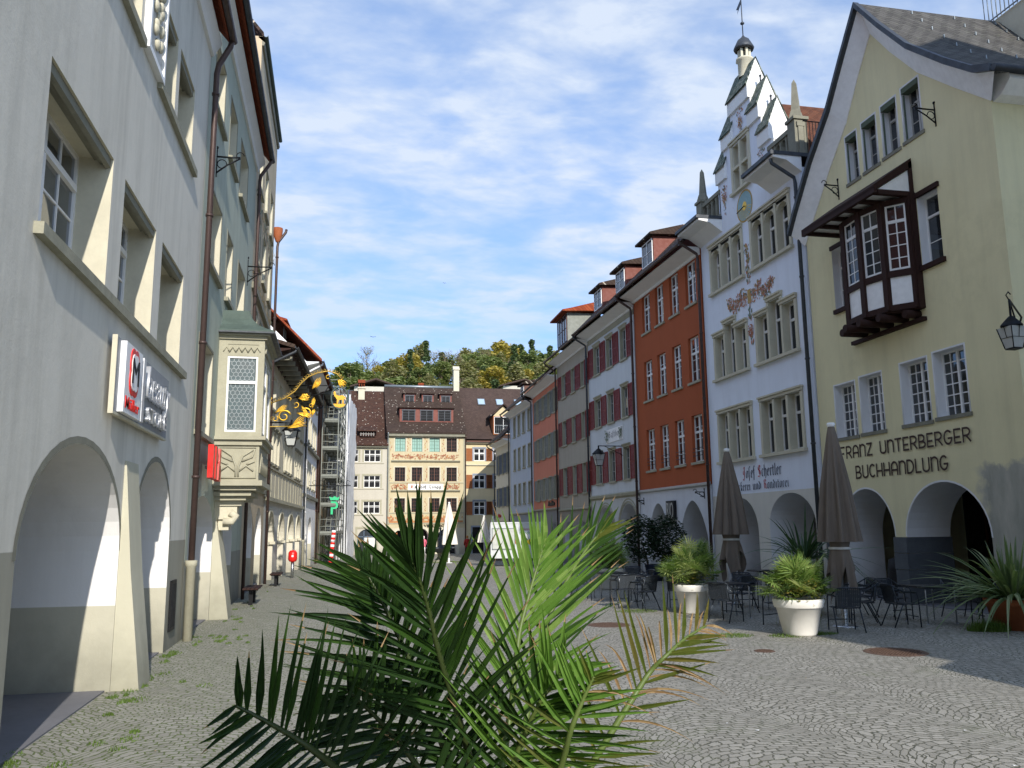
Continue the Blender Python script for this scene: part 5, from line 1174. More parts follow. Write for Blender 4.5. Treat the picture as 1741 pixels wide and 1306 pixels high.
def hdormer(root, x0, x1, z0, z1, y, n, mt='shut_red2'):
    b = MB(); b.box(x0, x1, y, y+2.6, z0, z1); o = b.build('dormer', M[mt], root); r_ = MB(); r_.prism_x([(y-.25, z1), (y-.25, z1+.08), (y+3.0, z1+.35), (y+3.0, z1)], x0-.12, x1+.12); r_.build('dormer_roof', M['tile_br2'], o)
    w = (x1-x0)/n
    for k in range(n):
        xa, xb = x0+k*w+w*.16, x0+(k+1)*w-w*.10*1.6; p = MB(); p.box(xa, xb, y-.03, y-.004, z0+.12, z1-.22); f = MB()
        for a, c in ((xa-.05, xa+.03), (xb-.03, xb+.05), ((xa+xb)/2-.03, (xa+xb)/2+.03)): f.box(a, c, y-.06, y-.01, z0+.1, z1-.2)
        for j in range(1, 4): z_ = z0+.12+(z1-z0-.34)*j/4; f.box(xa, xb, y-.05, y-.02, z_-.012, z_+.012)
        f.box(xa-.08, xb+.08, y-.1, y, z1-.26, z1-.16); g = f.build('window', M['dark_zinc'], o); p.build('pane', M['pane_dark'], g)
    return o
hdormer(q0, X_(6.25), X_(11.7), Z(12.6), Z(14.0), 1.25, 3)
for xc in (7.45, 9.35, 11.25): hdormer(q0, X_(xc-.62), X_(xc+.62), Z(14.95), Z(15.9), 3.9, 1)
b = MB(); b.box(X_(12.3), X_(12.9), 5.4, 6.1, Z(16), Z(18.85)); b.box(X_(12.22), X_(12.98), 5.3, 6.2, Z(18.85), Z(18.98)); b.prism_x([(5.4, Z(18.98)), (6.1, Z(18.98)), (5.75, Z(19.3))], X_(12.25), X_(12.95)); b.build('chimney', M['stone_b'], rfq)
b = MB(); b.box(X_(8.6), X_(9.2), 6.5, 7.2, Z(16), Z(17.5)); b.build('chimney', M['tile_red'], rfq)
downpipe(q0, 0.0, Z(11.3), .4, 'zinc', .06); downpipe(q0, Wq-.06, Z(11.3), .4, 'copper_br', .06)

# off-white house left of it
q1 = thing('rendered_house', 'off-white house with grey stone window frames and speckled brown roof, left of the painted inn', 'building', (-1.4, 84, HG), 0)
W1q = 6.42; X1 = lambda x: x+1.4
qw = [(X1(a), X1(c), Z(z0), Z(z1)) for z0, z1 in ((8.45, 9.62), (5.94, 7.09), (3.45, 4.6)) for a, c, n in ((1.1, 2.2, 1), (2.76, 4.35, 2))]
b = MB(); holes = [(rect(*w), .2, 1) for w in qw] + [(arch(X1(3.15), 1.8, 1.5, Z(1.95)), .3, 1)]
front(b, rect(0, W1q, -1, Z(10.1)), holes); shell(b, W1q, 12, Z(10.1)); b.build('wall', [M['hleft_pl'], M['stone_b']], q1)
for i, w in enumerate(qw): window(q1, *w, dep=.12, cols=1, rows=2, mull=1 if i % 2 == 0 else 2, trans=.62, surround=('stone_g', .18, .02), gm='pane_dark', fw_=.05)
b = MB(); b.box(X1(1.0), X1(4.7), -.05, .02, Z(3.27), Z(3.33)); b.box(X1(1.0), X1(4.7), -.05, .02, Z(5.78), Z(5.83)); b.box(X1(1.0), X1(4.7), -.05, .02, Z(8.27), Z(8.32)); b.build('string_courses', M['stone_g'], q1)
b = MB(); A = arch(X1(3.15), 1.8, 1.5, Z(1.95)); b.box(X1(2.05), X1(2.25), -.04, .01, 0, 2.6); b.box(X1(4.05), X1(4.25), -.04, .01, 0, 2.6); b.box(X1(2.05), X1(4.25), -.05, .01, 2.5, 2.7); b.build('arch_surround', M['stone_g'], q1)
b = MB(); b.box(X1(2.25), X1(4.05), .25, .29, 0, 2.5, 0); pw = b.build('shop_window', M['glass_shop'], q1); b = MB()
for x in (2.25, 2.85, 4.0): b.box(X1(x), X1(x)+.08, .2, .26, 0, 2.3)
b.box(X1(2.25), X1(4.05), .2, .26, 1.7, 1.78); b.box(X1(2.9), X1(3.95), .21, .24, .75, 1.65, 1); b.build('frame', [M['shut_blue'], M['curtain']], pw)
r1 = roofslope(q1, W1q+.05, Z(10.1), Z(16.4), 6.0, 'tile_br', -.3)
b = MB(); b.box(-.3, W1q, -.3, .02, Z(9.85), Z(10.1)); b.build('eaves', M['stone_d'], q1)
b = MB(); b.box(X1(2.3), X1(3.8), .6, 2.5, Z(11.0), Z(11.5), 0); dd = b.build('dormer', M['timber'], r1); b = MB(); b.prism_x([(.3, Z(11.5)), (.3, Z(11.6)), (3.2, Z(12.5)), (3.2, Z(12.2))], X1(2.1), X1(4.0)); b.build('dormer_roof', M['tile_br'], dd)
b = MB(); 
for k in range(6): b.box(X1(2.4)+k*.25, X1(2.4)+k*.25+.04, .55, .6, Z(11.03), Z(11.45))
b.box(X1(2.35), X1(3.75), .55, .59, Z(11.22), Z(11.26)); b.build('window', M['grey_paint'], dd)
b = MB(); b.box(X1(2.2), X1(2.85), 5.0, 5.7, Z(14.8), Z(16.5), 0); b.box(X1(2.12), X1(2.93), 4.9, 5.8, Z(16.5), Z(16.65), 0)
for dx_ in (0, .25, .5): b.box(X1(2.25)+dx_, X1(2.32)+dx_, 5.1, 5.6, Z(16.65), Z(17.1), 1)
b.prism_x([(4.95, Z(17.1)), (5.75, Z(17.1)), (5.35, Z(17.5))], X1(2.15), X1(2.9), 1); b.build('chimney', [M['stone_b'], M['tile_red']], r1)
# taller pale yellow fire wall and terrace behind scaffold
q3 = thing('rendered_house', 'pale yellow wall with roof terrace railing rising behind the scaffolded house', 'building', (-6.0, 88, HG), 0)
b = MB(); b.box(0, 6.6, 0, 6, -.5, 15.2); b.build('wall', M['hright_pl'], q3); b = MB(); b.box(-.2, 7.6, -.2, 6.2, 15.2, 15.45); b.build('roof_slab', M['dark_zinc'], q3)
b = MB()
for k in range(40): b.tube([(k*.19, -.1, 15.4), (k*.19, -.1, 16.6)], .02, 4)
b.tube([(0, -.1, 16.6), (7.6, -.1, 16.6)], .03, 5); b.build('railing', M['zinc'], q3)
b = MB(); b.box(1.5, 4.5, 1, 1.2, 15.4, 17.2); b.build('stair_head', M['tile_or'], q3)

# pale yellow house right of the inn
q2 = thing('shuttered_house', 'pale yellow house with orange brown shutters and skylights, right of the painted inn', 'building', (12.82, 84, HG), 0)
W2q = 9.0; X2 = lambda x: x-12.82
cols = ((13.6, 14.72), (15.62, 16.7), (18.6, 19.7)); qw = [(X2(a), X2(c), Z(z0), Z(z1)) for z0, z1 in ((8.6, 9.85), (5.87, 7.2), (3.25, 4.56)) for a, c in cols]
b = MB(); holes = [(rect(*w), .2, 1) for w in qw] + [(rect(X2(13.45), X2(14.6), -.4, Z(2.05)), .25, 1), (rect(X2(16.3), X2(17.6), -.4, Z(2.05)), .25, 1)]
front(b, rect(0, W2q, -1, Z(10.75)), holes); shell(b, W2q, 12, Z(10.75)); b.build('wall', [M['hright_pl'], M['stone_g']], q2)
for w in qw:
    window(q2, *w, dep=.12, cols=1, rows=2, mull=1, trans=.62, surround=('shut_blue2', .14, .03), gm='pane_dark', lintel=('shut_blue2', .1) if w[2] < 4 else None, fw_=.07)
    for sg_ in (-1, 1):
        a = w[0]-.16-.6 if sg_ < 0 else w[1]+.16; shutter(q2, a, a+.6, w[2], w[3], 'shut_or')
b = MB(); b.box(X2(13.45), X2(14.6), .24, .28, -.4, Z(2.05)); b.box(X2(16.3), X2(17.6), .24, .28, -.4, Z(2.05)); b.build('shop_door', M['glass_shop'], q2)
b = MB(); b.box(X2(13.3), X2(13.45), -.04, .1, -.4, Z(2.2)); b.box(X2(14.6), X2(14.75), -.04, .1, -.4, Z(2.2)); b.box(X2(13.3), X2(14.75), -.05, .1, Z(2.05), Z(2.2)); b.build('door_surround', M['shut_blue2'], q2)
b = MB(); b.prism_x([(.02, Z(8.05)), (-.15, Z(8.15)), (-.15, Z(8.22)), (.02, Z(8.26))], 0, W2q); b.box(0, W2q, -.3, .02, Z(10.35), Z(10.45)); b.build('cornice', M['brown_paint'] if 0 else M['stone_b'], q2)
r2 = roofslope(q2, W2q, Z(10.7), Z(17.0), 6.0, 'tile_plain', 0)
b = MB(); b.box(0, W2q, -.45, .02, Z(10.45), Z(10.75)); b.build('eaves', M['brown_paint'], q2)
def sky_l(x):
    z = 15.1; y = (z-11.65)/(17.0-11.65)*5.0+1.0; b = MB(); m_ = Matrix.Translation((X2(x), y, Z(z)+.12)) @ Matrix.Rotation(math.atan2(17-11.65, 5.0), 4, 'X')
    b.obox(m_, .8, 1.0, .1, 0); b.obox(m_ @ Matrix.Translation((0, 0, .055)), .66, .86, .01, 1); b.build('skylight', [M['zinc'], M['sky_glass']], r2)
for x in (15.1, 17.1, 19.1): sky_l(x)
dormer(q2, X2(16.7), Z(11.3), 2.1, 1.9, .25, 'tile_br2', 'shut_or', 1, 'white_paint', gable=True, ro=.35)
b = MB()
for k in range(9): b.tube([(X2(15.9)+k*.2, -.1, Z(11.2)), (X2(15.9)+k*.2, -.1, Z(12.2))], .02, 4)
b.tube([(X2(15.9), -.1, Z(12.2)), (X2(17.5), -.1, Z(12.2))], .03, 5); b.build('balcony_railing', M['zinc'], q2)

# ================================================================ houses behind the camera that shade part of the square
o = thing('rendered_house', 'tall plain grey house at the street entrance, behind the viewpoint on the left', 'building', (-.95, -13, 0), R(180))
b = MB(); ws = [(x, x+1.1, z, z+1.7) for z in (1.0, 4.2, 7.4, 10.6, 13.6) for x in (1.0, 3.4, 5.8)]; front(b, rect(0, 8, -1, 17.5), [(rect(*w), .2, 0) for w in ws]); shell(b, 8, 9, 17.5); b.build('wall', M['grey_pl'], o)
for w in ws: window(o, *w, dep=.18, cols=1, rows=3, mull=1)
eave_roof(o, 8, 9, 17.5, .3, 40)
o = thing('rendered_house', 'tall pale corner house beside the yellow bookshop, outside the right edge of the view', 'building', (11.1, 3.8, 0), R(-90))
b = MB(); ws = [(x, x+1.1, z, z+1.7) for z in (1.0, 4.2, 7.4, 10.6, 13.6) for x in (1.0, 3.6, 6.2, 8.8)]; front(b, rect(0, 11, -1, 17.0), [(rect(*w), .2, 0) for w in ws]); shell(b, 11, 12, 17.0); b.build('wall', M['cream_pl'], o)
for w in ws: window(o, *w, dep=.18, cols=1, rows=3, mull=1)
b = MB(); b.box(.6, 9, -1.75, -.02, -.2, 4.1); b.prism_x([(-1.9, 4.1), (-1.9, 4.2), (.0, 4.9), (.0, 4.1)], .4, 9.2); b.build('added_shade_block', M['timber'], o)  # unseen low block, added to cast the shadow in the right foreground
eave_roof(o, 11, 12, 17.0, .3, 40)
# ================================================================ ground
def gz(y):
    t = min(max((y-20)/60, 0), 1); return -.5*t*t*(3-2*t)
def hillz(x, y):
    if y < 118: return gz(y)
    a = x/y; s = max(0, min(1, (a+.12)/.14)); s = s*s*(3-2*s); e = max(0, min(1, (.48-a)/.16)); e = e*e*(3-2*e)
    t = min((y-118)/135, 1); t = t*t*(3-2*t)
    hgt = 43+0*min(max((a-.02)/.14, 0), 1)
    return gz(y)+hgt*t*(.25+.75*s)*(.3+.7*e)
def cobble():
    m, t, b = new_mat('cobblestone_setts', .8, 0, .3); co = N('ShaderNodeTexCoord', t).outputs['Object']
    sp = N('ShaderNodeSeparateXYZ', t); t.links.new(co, sp.inputs[0])
    def mth(op, a, c=None, d=None):
        q = N('ShaderNodeMath', t, operation=op)
        for i, v in enumerate((a, c, d)):
            if v is None: continue
            if hasattr(v, 'links'): t.links.new(v, q.inputs[i])
            else: q.inputs[i].default_value = v
        return q.outputs[0]
    # segmental arcs: rows bow forward every 1.7 m
    wob = noise(t, co, .55, 3); wx = mth('MULTIPLY_ADD', wob, 1.1, sp.outputs[0])
    ph = mth('FRACT', mth('DIVIDE', wx, 1.75)); c = mth('SUBTRACT', ph, .5); bow = mth('MULTIPLY', mth('MULTIPLY', c, c), 2.3)
    yy = mth('ADD', sp.outputs[1], bow); yy = mth('MULTIPLY_ADD', noise(t, co, .9, 3), .5, yy)
    n2 = noise(t, co, 7, 3); n3_ = noise(t, co, 6.3, 3, .6, (1, 1.3, 1)); xx = mth('MULTIPLY_ADD', n2, .14, sp.outputs[0]); xx = mth('MULTIPLY_ADD', noise(t, co, .35, 2), 1.2, xx); yy = mth('MULTIPLY_ADD', n3_, .11, yy)
    cm = N('ShaderNodeCombineXYZ', t); t.links.new(xx, cm.inputs[0]); t.links.new(yy, cm.inputs[1])
    br = N('ShaderNodeTexBrick', t); t.links.new(cm.outputs[0], br.inputs['Vector']); br.inputs['Scale'].default_value = 1
    br.inputs['Brick Width'].default_value = .125; br.inputs['Row Height'].default_value = .098; br.inputs['Mortar Size'].default_value = .010; br.inputs['Mortar Smooth'].default_value = .4
    br.squash = 1; br.offset = .5
    br.inputs['Color1'].default_value = (.40, .38, .33, 1); br.inputs['Color2'].default_value = (.28, .265, .225, 1); br.inputs['Mortar'].default_value = (.085, .085, .055, 1)
    col = br.outputs[0]
    fine = noise(t, co, 45, 4, .6); col = mixc(t, ramp(t, fine, .35, .7, 0, .35), col, (.13, .13, .125, 1))
    big = noise(t, co, .22, 5, .6); col = mixc(t, ramp(t, big, .35, .7, 0, .35), col, (.20, .19, .165, 1))
    # moss and grass in the joints: strongest along the left wall and in patches
    mo = noise(t, co, .9, 5, .65); left = ramp(t, sp.outputs[0], -2.8, 4.5, .42, 0); mm = mth('ADD', mo, left); mm2 = noise(t, co, 9, 3)
    f = mth('MULTIPLY', ramp(t, mm, .55, .85), ramp(t, br.outputs['Fac'], .1, .7, .12, 1)); f = mth('MULTIPLY', f, ramp(t, mm2, .3, .6, .35, 1))
    col = mixc(t, f, col, (.10, .135, .035, 1))
    t.links.new(col, b.inputs['Base Color']); t.links.new(ramp(t, fine, .3, .7, .6, .9), b.inputs['Roughness'])
    hgt = mth('ADD', mth('MULTIPLY', br.outputs['Fac'], -1.0), mth('MULTIPLY', fine, .28)); hgt = mth('MULTIPLY_ADD', noise(t, co, 11, 2), .7, hgt)
    bump(t, b, hgt, .55, .014); return m
M['cobble'] = cobble()
b = MB(); xs = [-400, -160, -60, -20, -8, -2.85, 0, 4, 9, 14, 20, 40, 80, 160, 400]; ys = [-60, -10, 0, 10, 20, 25, 30, 35, 40, 45, 50, 55, 60, 65, 70, 75, 80, 90, 118]
for i in range(len(xs)): 
    for y in ys: b.v.append((xs[i], y, gz(y)))
n = len(ys)
for i in range(len(xs)-1):
    for j in range(n-1): b.f.append((i*n+j, (i+1)*n+j, (i+1)*n+j+1, i*n+j+1)); b.m.append(0); b.sm.append(True)
tag(b.build('ground', M['cobble']), kind='structure')
b = MB(); b.box(-6.4, -2.78, -6, 35, -.3, .02); b.build('arcade_floor', M['slab'])  ['kind'] = 'structure'
b = MB(); b.box(14.25, 19, 15, 54, -.3, .015); b.build('arcade_pavement', M['slab'])['kind'] = 'structure'
b = MB(); nx, ny = 90, 60
for i in range(nx+1):
    for j in range(ny+1):
        y = 118+ (500-118)*(j/ny)**1.5; x = -420+1000*i/nx; b.v.append((x, y, hillz(x, y)+1.5*math.sin(x*.05)*min((y-118)/80, 1)))
for i in range(nx):
    for j in range(ny): k = i*(ny+1)+j; b.f.append((k, k+ny+1, k+ny+2, k+1)); b.m.append(0); b.sm.append(True)
tag(b.build('hill', M['hill']), kind='structure')

# ================================================================ trees on the hill
def crown_mesh(name, mat, h, r, n, seed, shape='round', ls=.5, thin=0.0):
    rr = random.Random(seed); b = MB(); cl = []
    for k in range(26 if shape != 'bare' else 18):
        a = rr.random()*6.28; t = rr.random()
        if shape == 'cone': q = r*(1-t)*rr.uniform(.3, 1); z = h*(.12+.88*t)
        elif shape == 'tall': q = r*.85*math.sqrt(rr.random())*math.sin(math.pi*min(.95, .15+.8*t)); z = h*(.15+.83*t)
        else: q = r*math.sqrt(rr.random())*math.sqrt(max(.05, 1-(2*t-1)**2)); z = h*(.28+.68*t)
        cl.append((q*math.cos(a), q*math.sin(a), z, r*rr.uniform(.22, .42)))
    for k in range(n):
        c = cl[rr.randrange(len(cl))]; v = Vector((rr.gauss(0, 1), rr.gauss(0, 1), rr.gauss(0, 1))).normalized()*c[3]*rr.uniform(.55, 1.05)
        p = Vector((c[0], c[1], c[2]))+v*(1 if shape != 'cone' else .8); s = ls*rr.uniform(.6, 1.3)
        e = Matrix.Rotation(rr.random()*6.28, 3, 'Z') @ Matrix.Rotation(rr.uniform(-1.1, 1.1), 3, 'X')
        a1, a2 = e @ Vector((s, 0, 0)), e @ Vector((0, s*.6, 0))
        b.face([p-a1, p-a2, p+a1, p+a2])
    return b.mesh('crown', mat)
def trunk_mesh(h, r, seed, bare=False):
    rr = random.Random(seed); b = MB(); b.tube([(0, 0, -1), (.1, 0, h*.3), (0, .1, h*.6), (.05, 0, h*.92)], [.28, .22, .13, .03], 7)
    for k in range(22 if bare else 9):
        z = h*rr.uniform(.25, .85); a = rr.random()*6.28; l = r*(1.15 if bare else .8)*(1.1-z/h*.7); dz = l*rr.uniform(.5, 1.1)
        p0 = Vector((0, 0, z)); p1 = p0+Vector((math.cos(a)*l*.5, math.sin(a)*l*.5, dz*.6)); p2 = p0+Vector((math.cos(a)*l, math.sin(a)*l, dz*1.2)); b.tube([p0, p1, p2], [.09, .06, .015], 5)
        if bare:
            for j in range(5):
                q = p0.lerp(p2, rr.uniform(.3, .9)); d = Vector((rr.uniform(-1, 1), rr.uniform(-1, 1), rr.uniform(.4, 1.4)))*l*.45; b.tube([q, q+d*.6, q+d], [.035, .02, .006], 4)
    return b.mesh('trunk', M['bark'])
T = {}
def tkind(k, mat, h, r, n, seed, shape, label, ls=.5, bare=False): T[k] = (crown_mesh('crown', M[mat], h, r, n, seed, shape, ls), trunk_mesh(h, r, seed, bare), label, h)
tkind('green', 'lf_green', 13, 4.6, 4200, 1, 'round', 'leafy mid green tree on the wooded hill behind the roofs', .42)
tkind('yellow', 'lf_yellow', 12, 4.2, 4000, 2, 'round', 'autumn tree with yellow leaves on the wooded hill behind the roofs', .40)
tkind('olive', 'lf_olive', 14, 4.4, 4000, 3, 'tall', 'tall olive green tree on the wooded hill behind the roofs', .42)
tkind('fir', 'lf_fir', 16, 3.0, 3600, 4, 'cone', 'dark conical evergreen on the wooded hill behind the roofs', .38)
tkind('bare', 'lf_thin', 14, 4.0, 700, 5, 'tall', 'nearly leafless grey tree on the wooded hill behind the roofs', .22, True)
tkind('bush', 'lf_green', 6, 4.4, 3000, 6, 'round', 'broad low tree at the foot of the wooded hill', .42)
def tree(k, x, y, s=1.0, rz=0, label=None, group='trees on the hill behind the roofs'):
    cm_, tm, lb, h = T[k]; t = thing('hill_tree', label or lb, 'tree', (x, y, hillz(x, y)-.3), rz, group if not label else None); t.scale = (s, s, s*rnd.uniform(.9, 1.1)); put('trunk', tm, t); put('crown', cm_, t); return t
def hx(px, y): return y*math.tan(R(11.83)+math.atan((px-873)/1440))
rr = random.Random(21)
seq = [(592, 'fir', .6), (606, 'green', .8), (622, 'bare', 1.0), (638, 'bare', .9), (650, 'yellow', .75), (664, 'green', .85), (680, 'yellow', 1.0), (700, 'olive', .9), (716, 'olive', 1.1), (738, 'bare', 1.05), (752, 'fir', 1.0), (764, 'green', .9), (778, 'bare', 1.0), (793, 'olive', 1.15), (808, 'green', .8), (826, 'green', 1.1), (842, 'yellow', 1.05), (856, 'fir', .95), (870, 'green', 1.25), (893, 'bare', 1.2), (905, 'olive', 1.0), (925, 'fir', .9), (940, 'green', .8), (958, 'olive', .8), (975, 'green', .9)]
for i, (px, k, s) in enumerate(seq):
    y = 262+rr.uniform(-6, 6); tree(k, hx(px, y), y, s, rr.random()*6)
for i in range(120):
    px = (585+400*(i+.5)/46 if i < 46 else 790+200*(i-46+.5)/74)+rr.uniform(-8, 8); y = rr.choice((190, 205, 220, 235, 250))+rr.uniform(-6, 6); k = rr.choice(('green', 'olive', 'green', 'yellow', 'bush', 'bush', 'fir', 'olive', 'bare')); tree(k, hx(px, y), y, rr.uniform(.6, 1.0), rr.random()*6)
tree('yellow', hx(858, 238), 238, 1.15, 1, 'largest golden yellow tree in the middle of the hillside, above the inn chimney')
tree('green', hx(905, 228), 228, .95, 2, 'rounded yellow-green tree low on the hillside above the brown skylight roof')
for px, y, w, lab in ((893, 175, 9, 'white chalet with a low dark roof at the foot of the hill'), (638, 160, 8, 'small pale flat house behind the speckled roof, left of the inn ridge')):
    hz_ = 2+(897-(648 if px > 700 else 655))/1440*y; c = thing('hill_house', lab, 'house', (hx(px, y), y, hz_-6), 0)
    b = MB(); b.box(-w/2, w/2, 0, 8, 0, 5.6); b.build('wall', M['hleft_pl'], c); b = MB()
    b.prism_y([(-w/2-.8, 5.3), (0, 6.8), (w/2+.8, 5.3), (w/2+.8, 5.55), (0, 7.1), (-w/2-.8, 5.55)], -1, 9); b.build('roof', M['tile_plain'], c)
    for k in (-1, 1): b = MB(); b.box(k*w/4-.6, k*w/4+.6, -.05, 0, 3.2, 4.6); b.build('window', M['glass_shop'], c)

# ================================================================ street furniture
def P(x, y, dz=0): return (x, y, gz(y)+dz)
# cafe chair and table
def chair_master():
    t = thing('cafe_chair', 'x', 'chair'); mt, wk = M['chair_metal'], M['wicker']; r = .0125
    for s in (-1, 1):
        x = s*.25; b = MB(); b.tube([(x, .24, 0), (x, .23, .4), (x, .22, .60), (x, .18, .655), (x, .0, .665), (x*.98, -.22, .66)], r, 8); b.build('leg', mt, t)
        b = MB(); b.tube([(x*1.04, -.30, 0), (x*.98, -.1, .42), (x*.95, -.02, .44)], r, 8); b.build('leg', mt, t)
        b = MB(); b.tube([(x*.9, -.02, .43), (x*.9, -.2, .46), (x*.92, -.27, .8)], r, 8); b.build('back_frame', mt, t)
        b = MB(); b.box(x-.022, x+.022, -.16, .2, .665, .682); b.build('armrest', mt, t)
    b = MB(); b.tube([(-.23, -.27, .79), (-.2, -.30, .815), (0, -.34, .82), (.2, -.30, .815), (.23, -.27, .79), (.26, -.1, .69), (.25, .1, .675)], r*1.1, 8); b.tube([(-.23, -.27, .79), (-.26, -.1, .69), (-.25, .1, .675)], r*1.1, 8); b.tube([(-.25, .2, .2), (.25, .2, .2)], r*.8, 6); b.build('top_rail', mt, t)
    b = MB(); n = 15
    for k in range(n):
        y = -.22+.44*k/n; b.box(-.23, .23, y, y+.024, .435+.01*math.sin(k), .445)
    for k in range(8): x = -.22+.44*k/7.5; b.box(x, x+.02, -.22, .22, .43, .436)
    b.build('seat', wk, t); b = MB()
    for k in range(13): z = .48+.31*k/13; y = -.215-.06*(z-.46)/.34-.02; b.box(-.215, .215, y-.02*math.sin(0), y+.006, z, z+.019)
    for k in range(12): x = -.21+.42*k/11.5; b.prism([(x, -.235, .47), (x+.016, -.235, .47), (x+.016, -.295, .81), (x, -.295, .81)], (0, .006, 0))
    b.build('backrest', wk, t); return t
def table_master():
    t = thing('cafe_table', 'x', 'table'); b = MB(); b.box(-.36, .36, -.36, .36, .715, .735); b.box(-.37, .37, -.37, .37, .70, .722); b.build('tabletop', M['table_top'], t)
    for sx in (-1, 1):
        for sy in (-1, 1):
            b = MB(); b.tube([(sx*.33, sy*.33, 0), (sx*.33, sy*.33, .66), (sx*.31, sy*.31, .70)], .014, 8); b.lathe([(.0, 0), (.028, 0), (.028, .012), (0, .014)], 10, (sx*.33, sy*.33)); b.build('leg', M['alu'], t)
    return t
chairs = [  # x, y, rotation (deg, 0 = back towards the viewer/-y), label
 (9.55, 14.95, -14, 'cafe chair with its back to the viewer, just right of the large white planter'),
 (10.55, 15.9, 62, 'cafe chair facing left, behind the one right of the large white planter'),
 (11.35, 17.2, 80, 'cafe chair at the far right of the table in front of the left yellow arch'),
 (10.9, 18.9, 165, 'cafe chair on the far side of the table in front of the left yellow arch'),
 (11.05, 15.35, -98, 'cafe chair side-on, at the left of the table before the stone pier'),
 (11.75, 16.55, -170, 'cafe chair behind the table before the stone pier, further left'),
 (13.15, 16.3, 172, 'cafe chair behind the table before the stone pier, nearest the pier'),
 (12.75, 15.0, 72, 'cafe chair nearest the terracotta pot'),
 (8.15, 17.1, -60, 'cafe chair left of the large white planter with crossed legs in front of the row'),
 (9.3, 18.7, 110, 'cafe chair behind the large white planter, left side'),
 (8.9, 16.2, 20, 'cafe chair half hidden behind the large white planter'),
 (10.0, 19.9, 170, 'cafe chair behind the table at the foot of the left brown parasol'),
 (8.3, 20.0, -30, 'cafe chair behind the middle white planter'),
 (7.35, 19.9, 30, 'cafe chair right of the slatted chair, before the middle white planter'),
 (7.15, 20.8, 6, 'cafe chair with its slatted back to the viewer, left group'),
 (6.75, 23.2, -95, 'leftmost cafe chair, turned sideways at the head of the row'),
 (8.25, 22.4, 90, 'cafe chair at the right of the leftmost table'),
 (8.7, 24.2, 175, 'cafe chair with light rim behind the leftmost tables'),
 (9.9, 22.6, 150, 'cafe chair behind the left brown parasol'),
 (11.5, 21.0, -80, 'cafe chair in front of the white stepped-gable house pillar'),
]
cm = chair_master(); tm_ = table_master(); first = True
for x, y, a, lb in chairs:
    c = cm if first else copy_tree(cm); first = False; c.location = P(x, y); c.rotation_euler = (0, 0, R(a)); tag(c, lb, 'chair', 'cafe chairs')
tables = [(12.0, 15.75, 0, 'dark square cafe table before the stone pier'), (10.35, 17.4, 8, 'dark cafe table before the left yellow arch'), (8.6, 17.9, 0, 'dark cafe table left of the large white planter'),
 (7.55, 21.6, 0, 'dark cafe table at the left end of the row, nearest the viewer'), (7.6, 23.3, 0, 'dark cafe table at the left end of the row, farther from the viewer'), (9.4, 21.2, 5, 'dark cafe table behind the middle white planter'), (10.4, 19.2, 0, 'dark cafe table between the two brown parasols'), (12.0, 22.6, 0, 'dark cafe table close to the arches of the white house')]
first = True
for x, y, a, lb in tables:
    c = tm_ if first else copy_tree(tm_); first = False; c.location = P(x, y); c.rotation_euler = (0, 0, R(a)); tag(c, lb, 'table', 'cafe tables')
# stacked chairs under cover inside the arcade
t = thing('covered_chairs', 'stack of chairs under a black cover inside the left yellow arch', 'cover', (15.2, 20.6, 0)); b = MB(); b.lathe([(.62, 0), (.6, .3), (.55, .8), (.5, 1.05), (.3, 1.12), (0, 1.13)], 20, fr=lambda a, z: 1+.08*math.sin(a*5)+.04*math.sin(a*9+z*6)); b.build('cover_cloth', M['text_blk'], t)

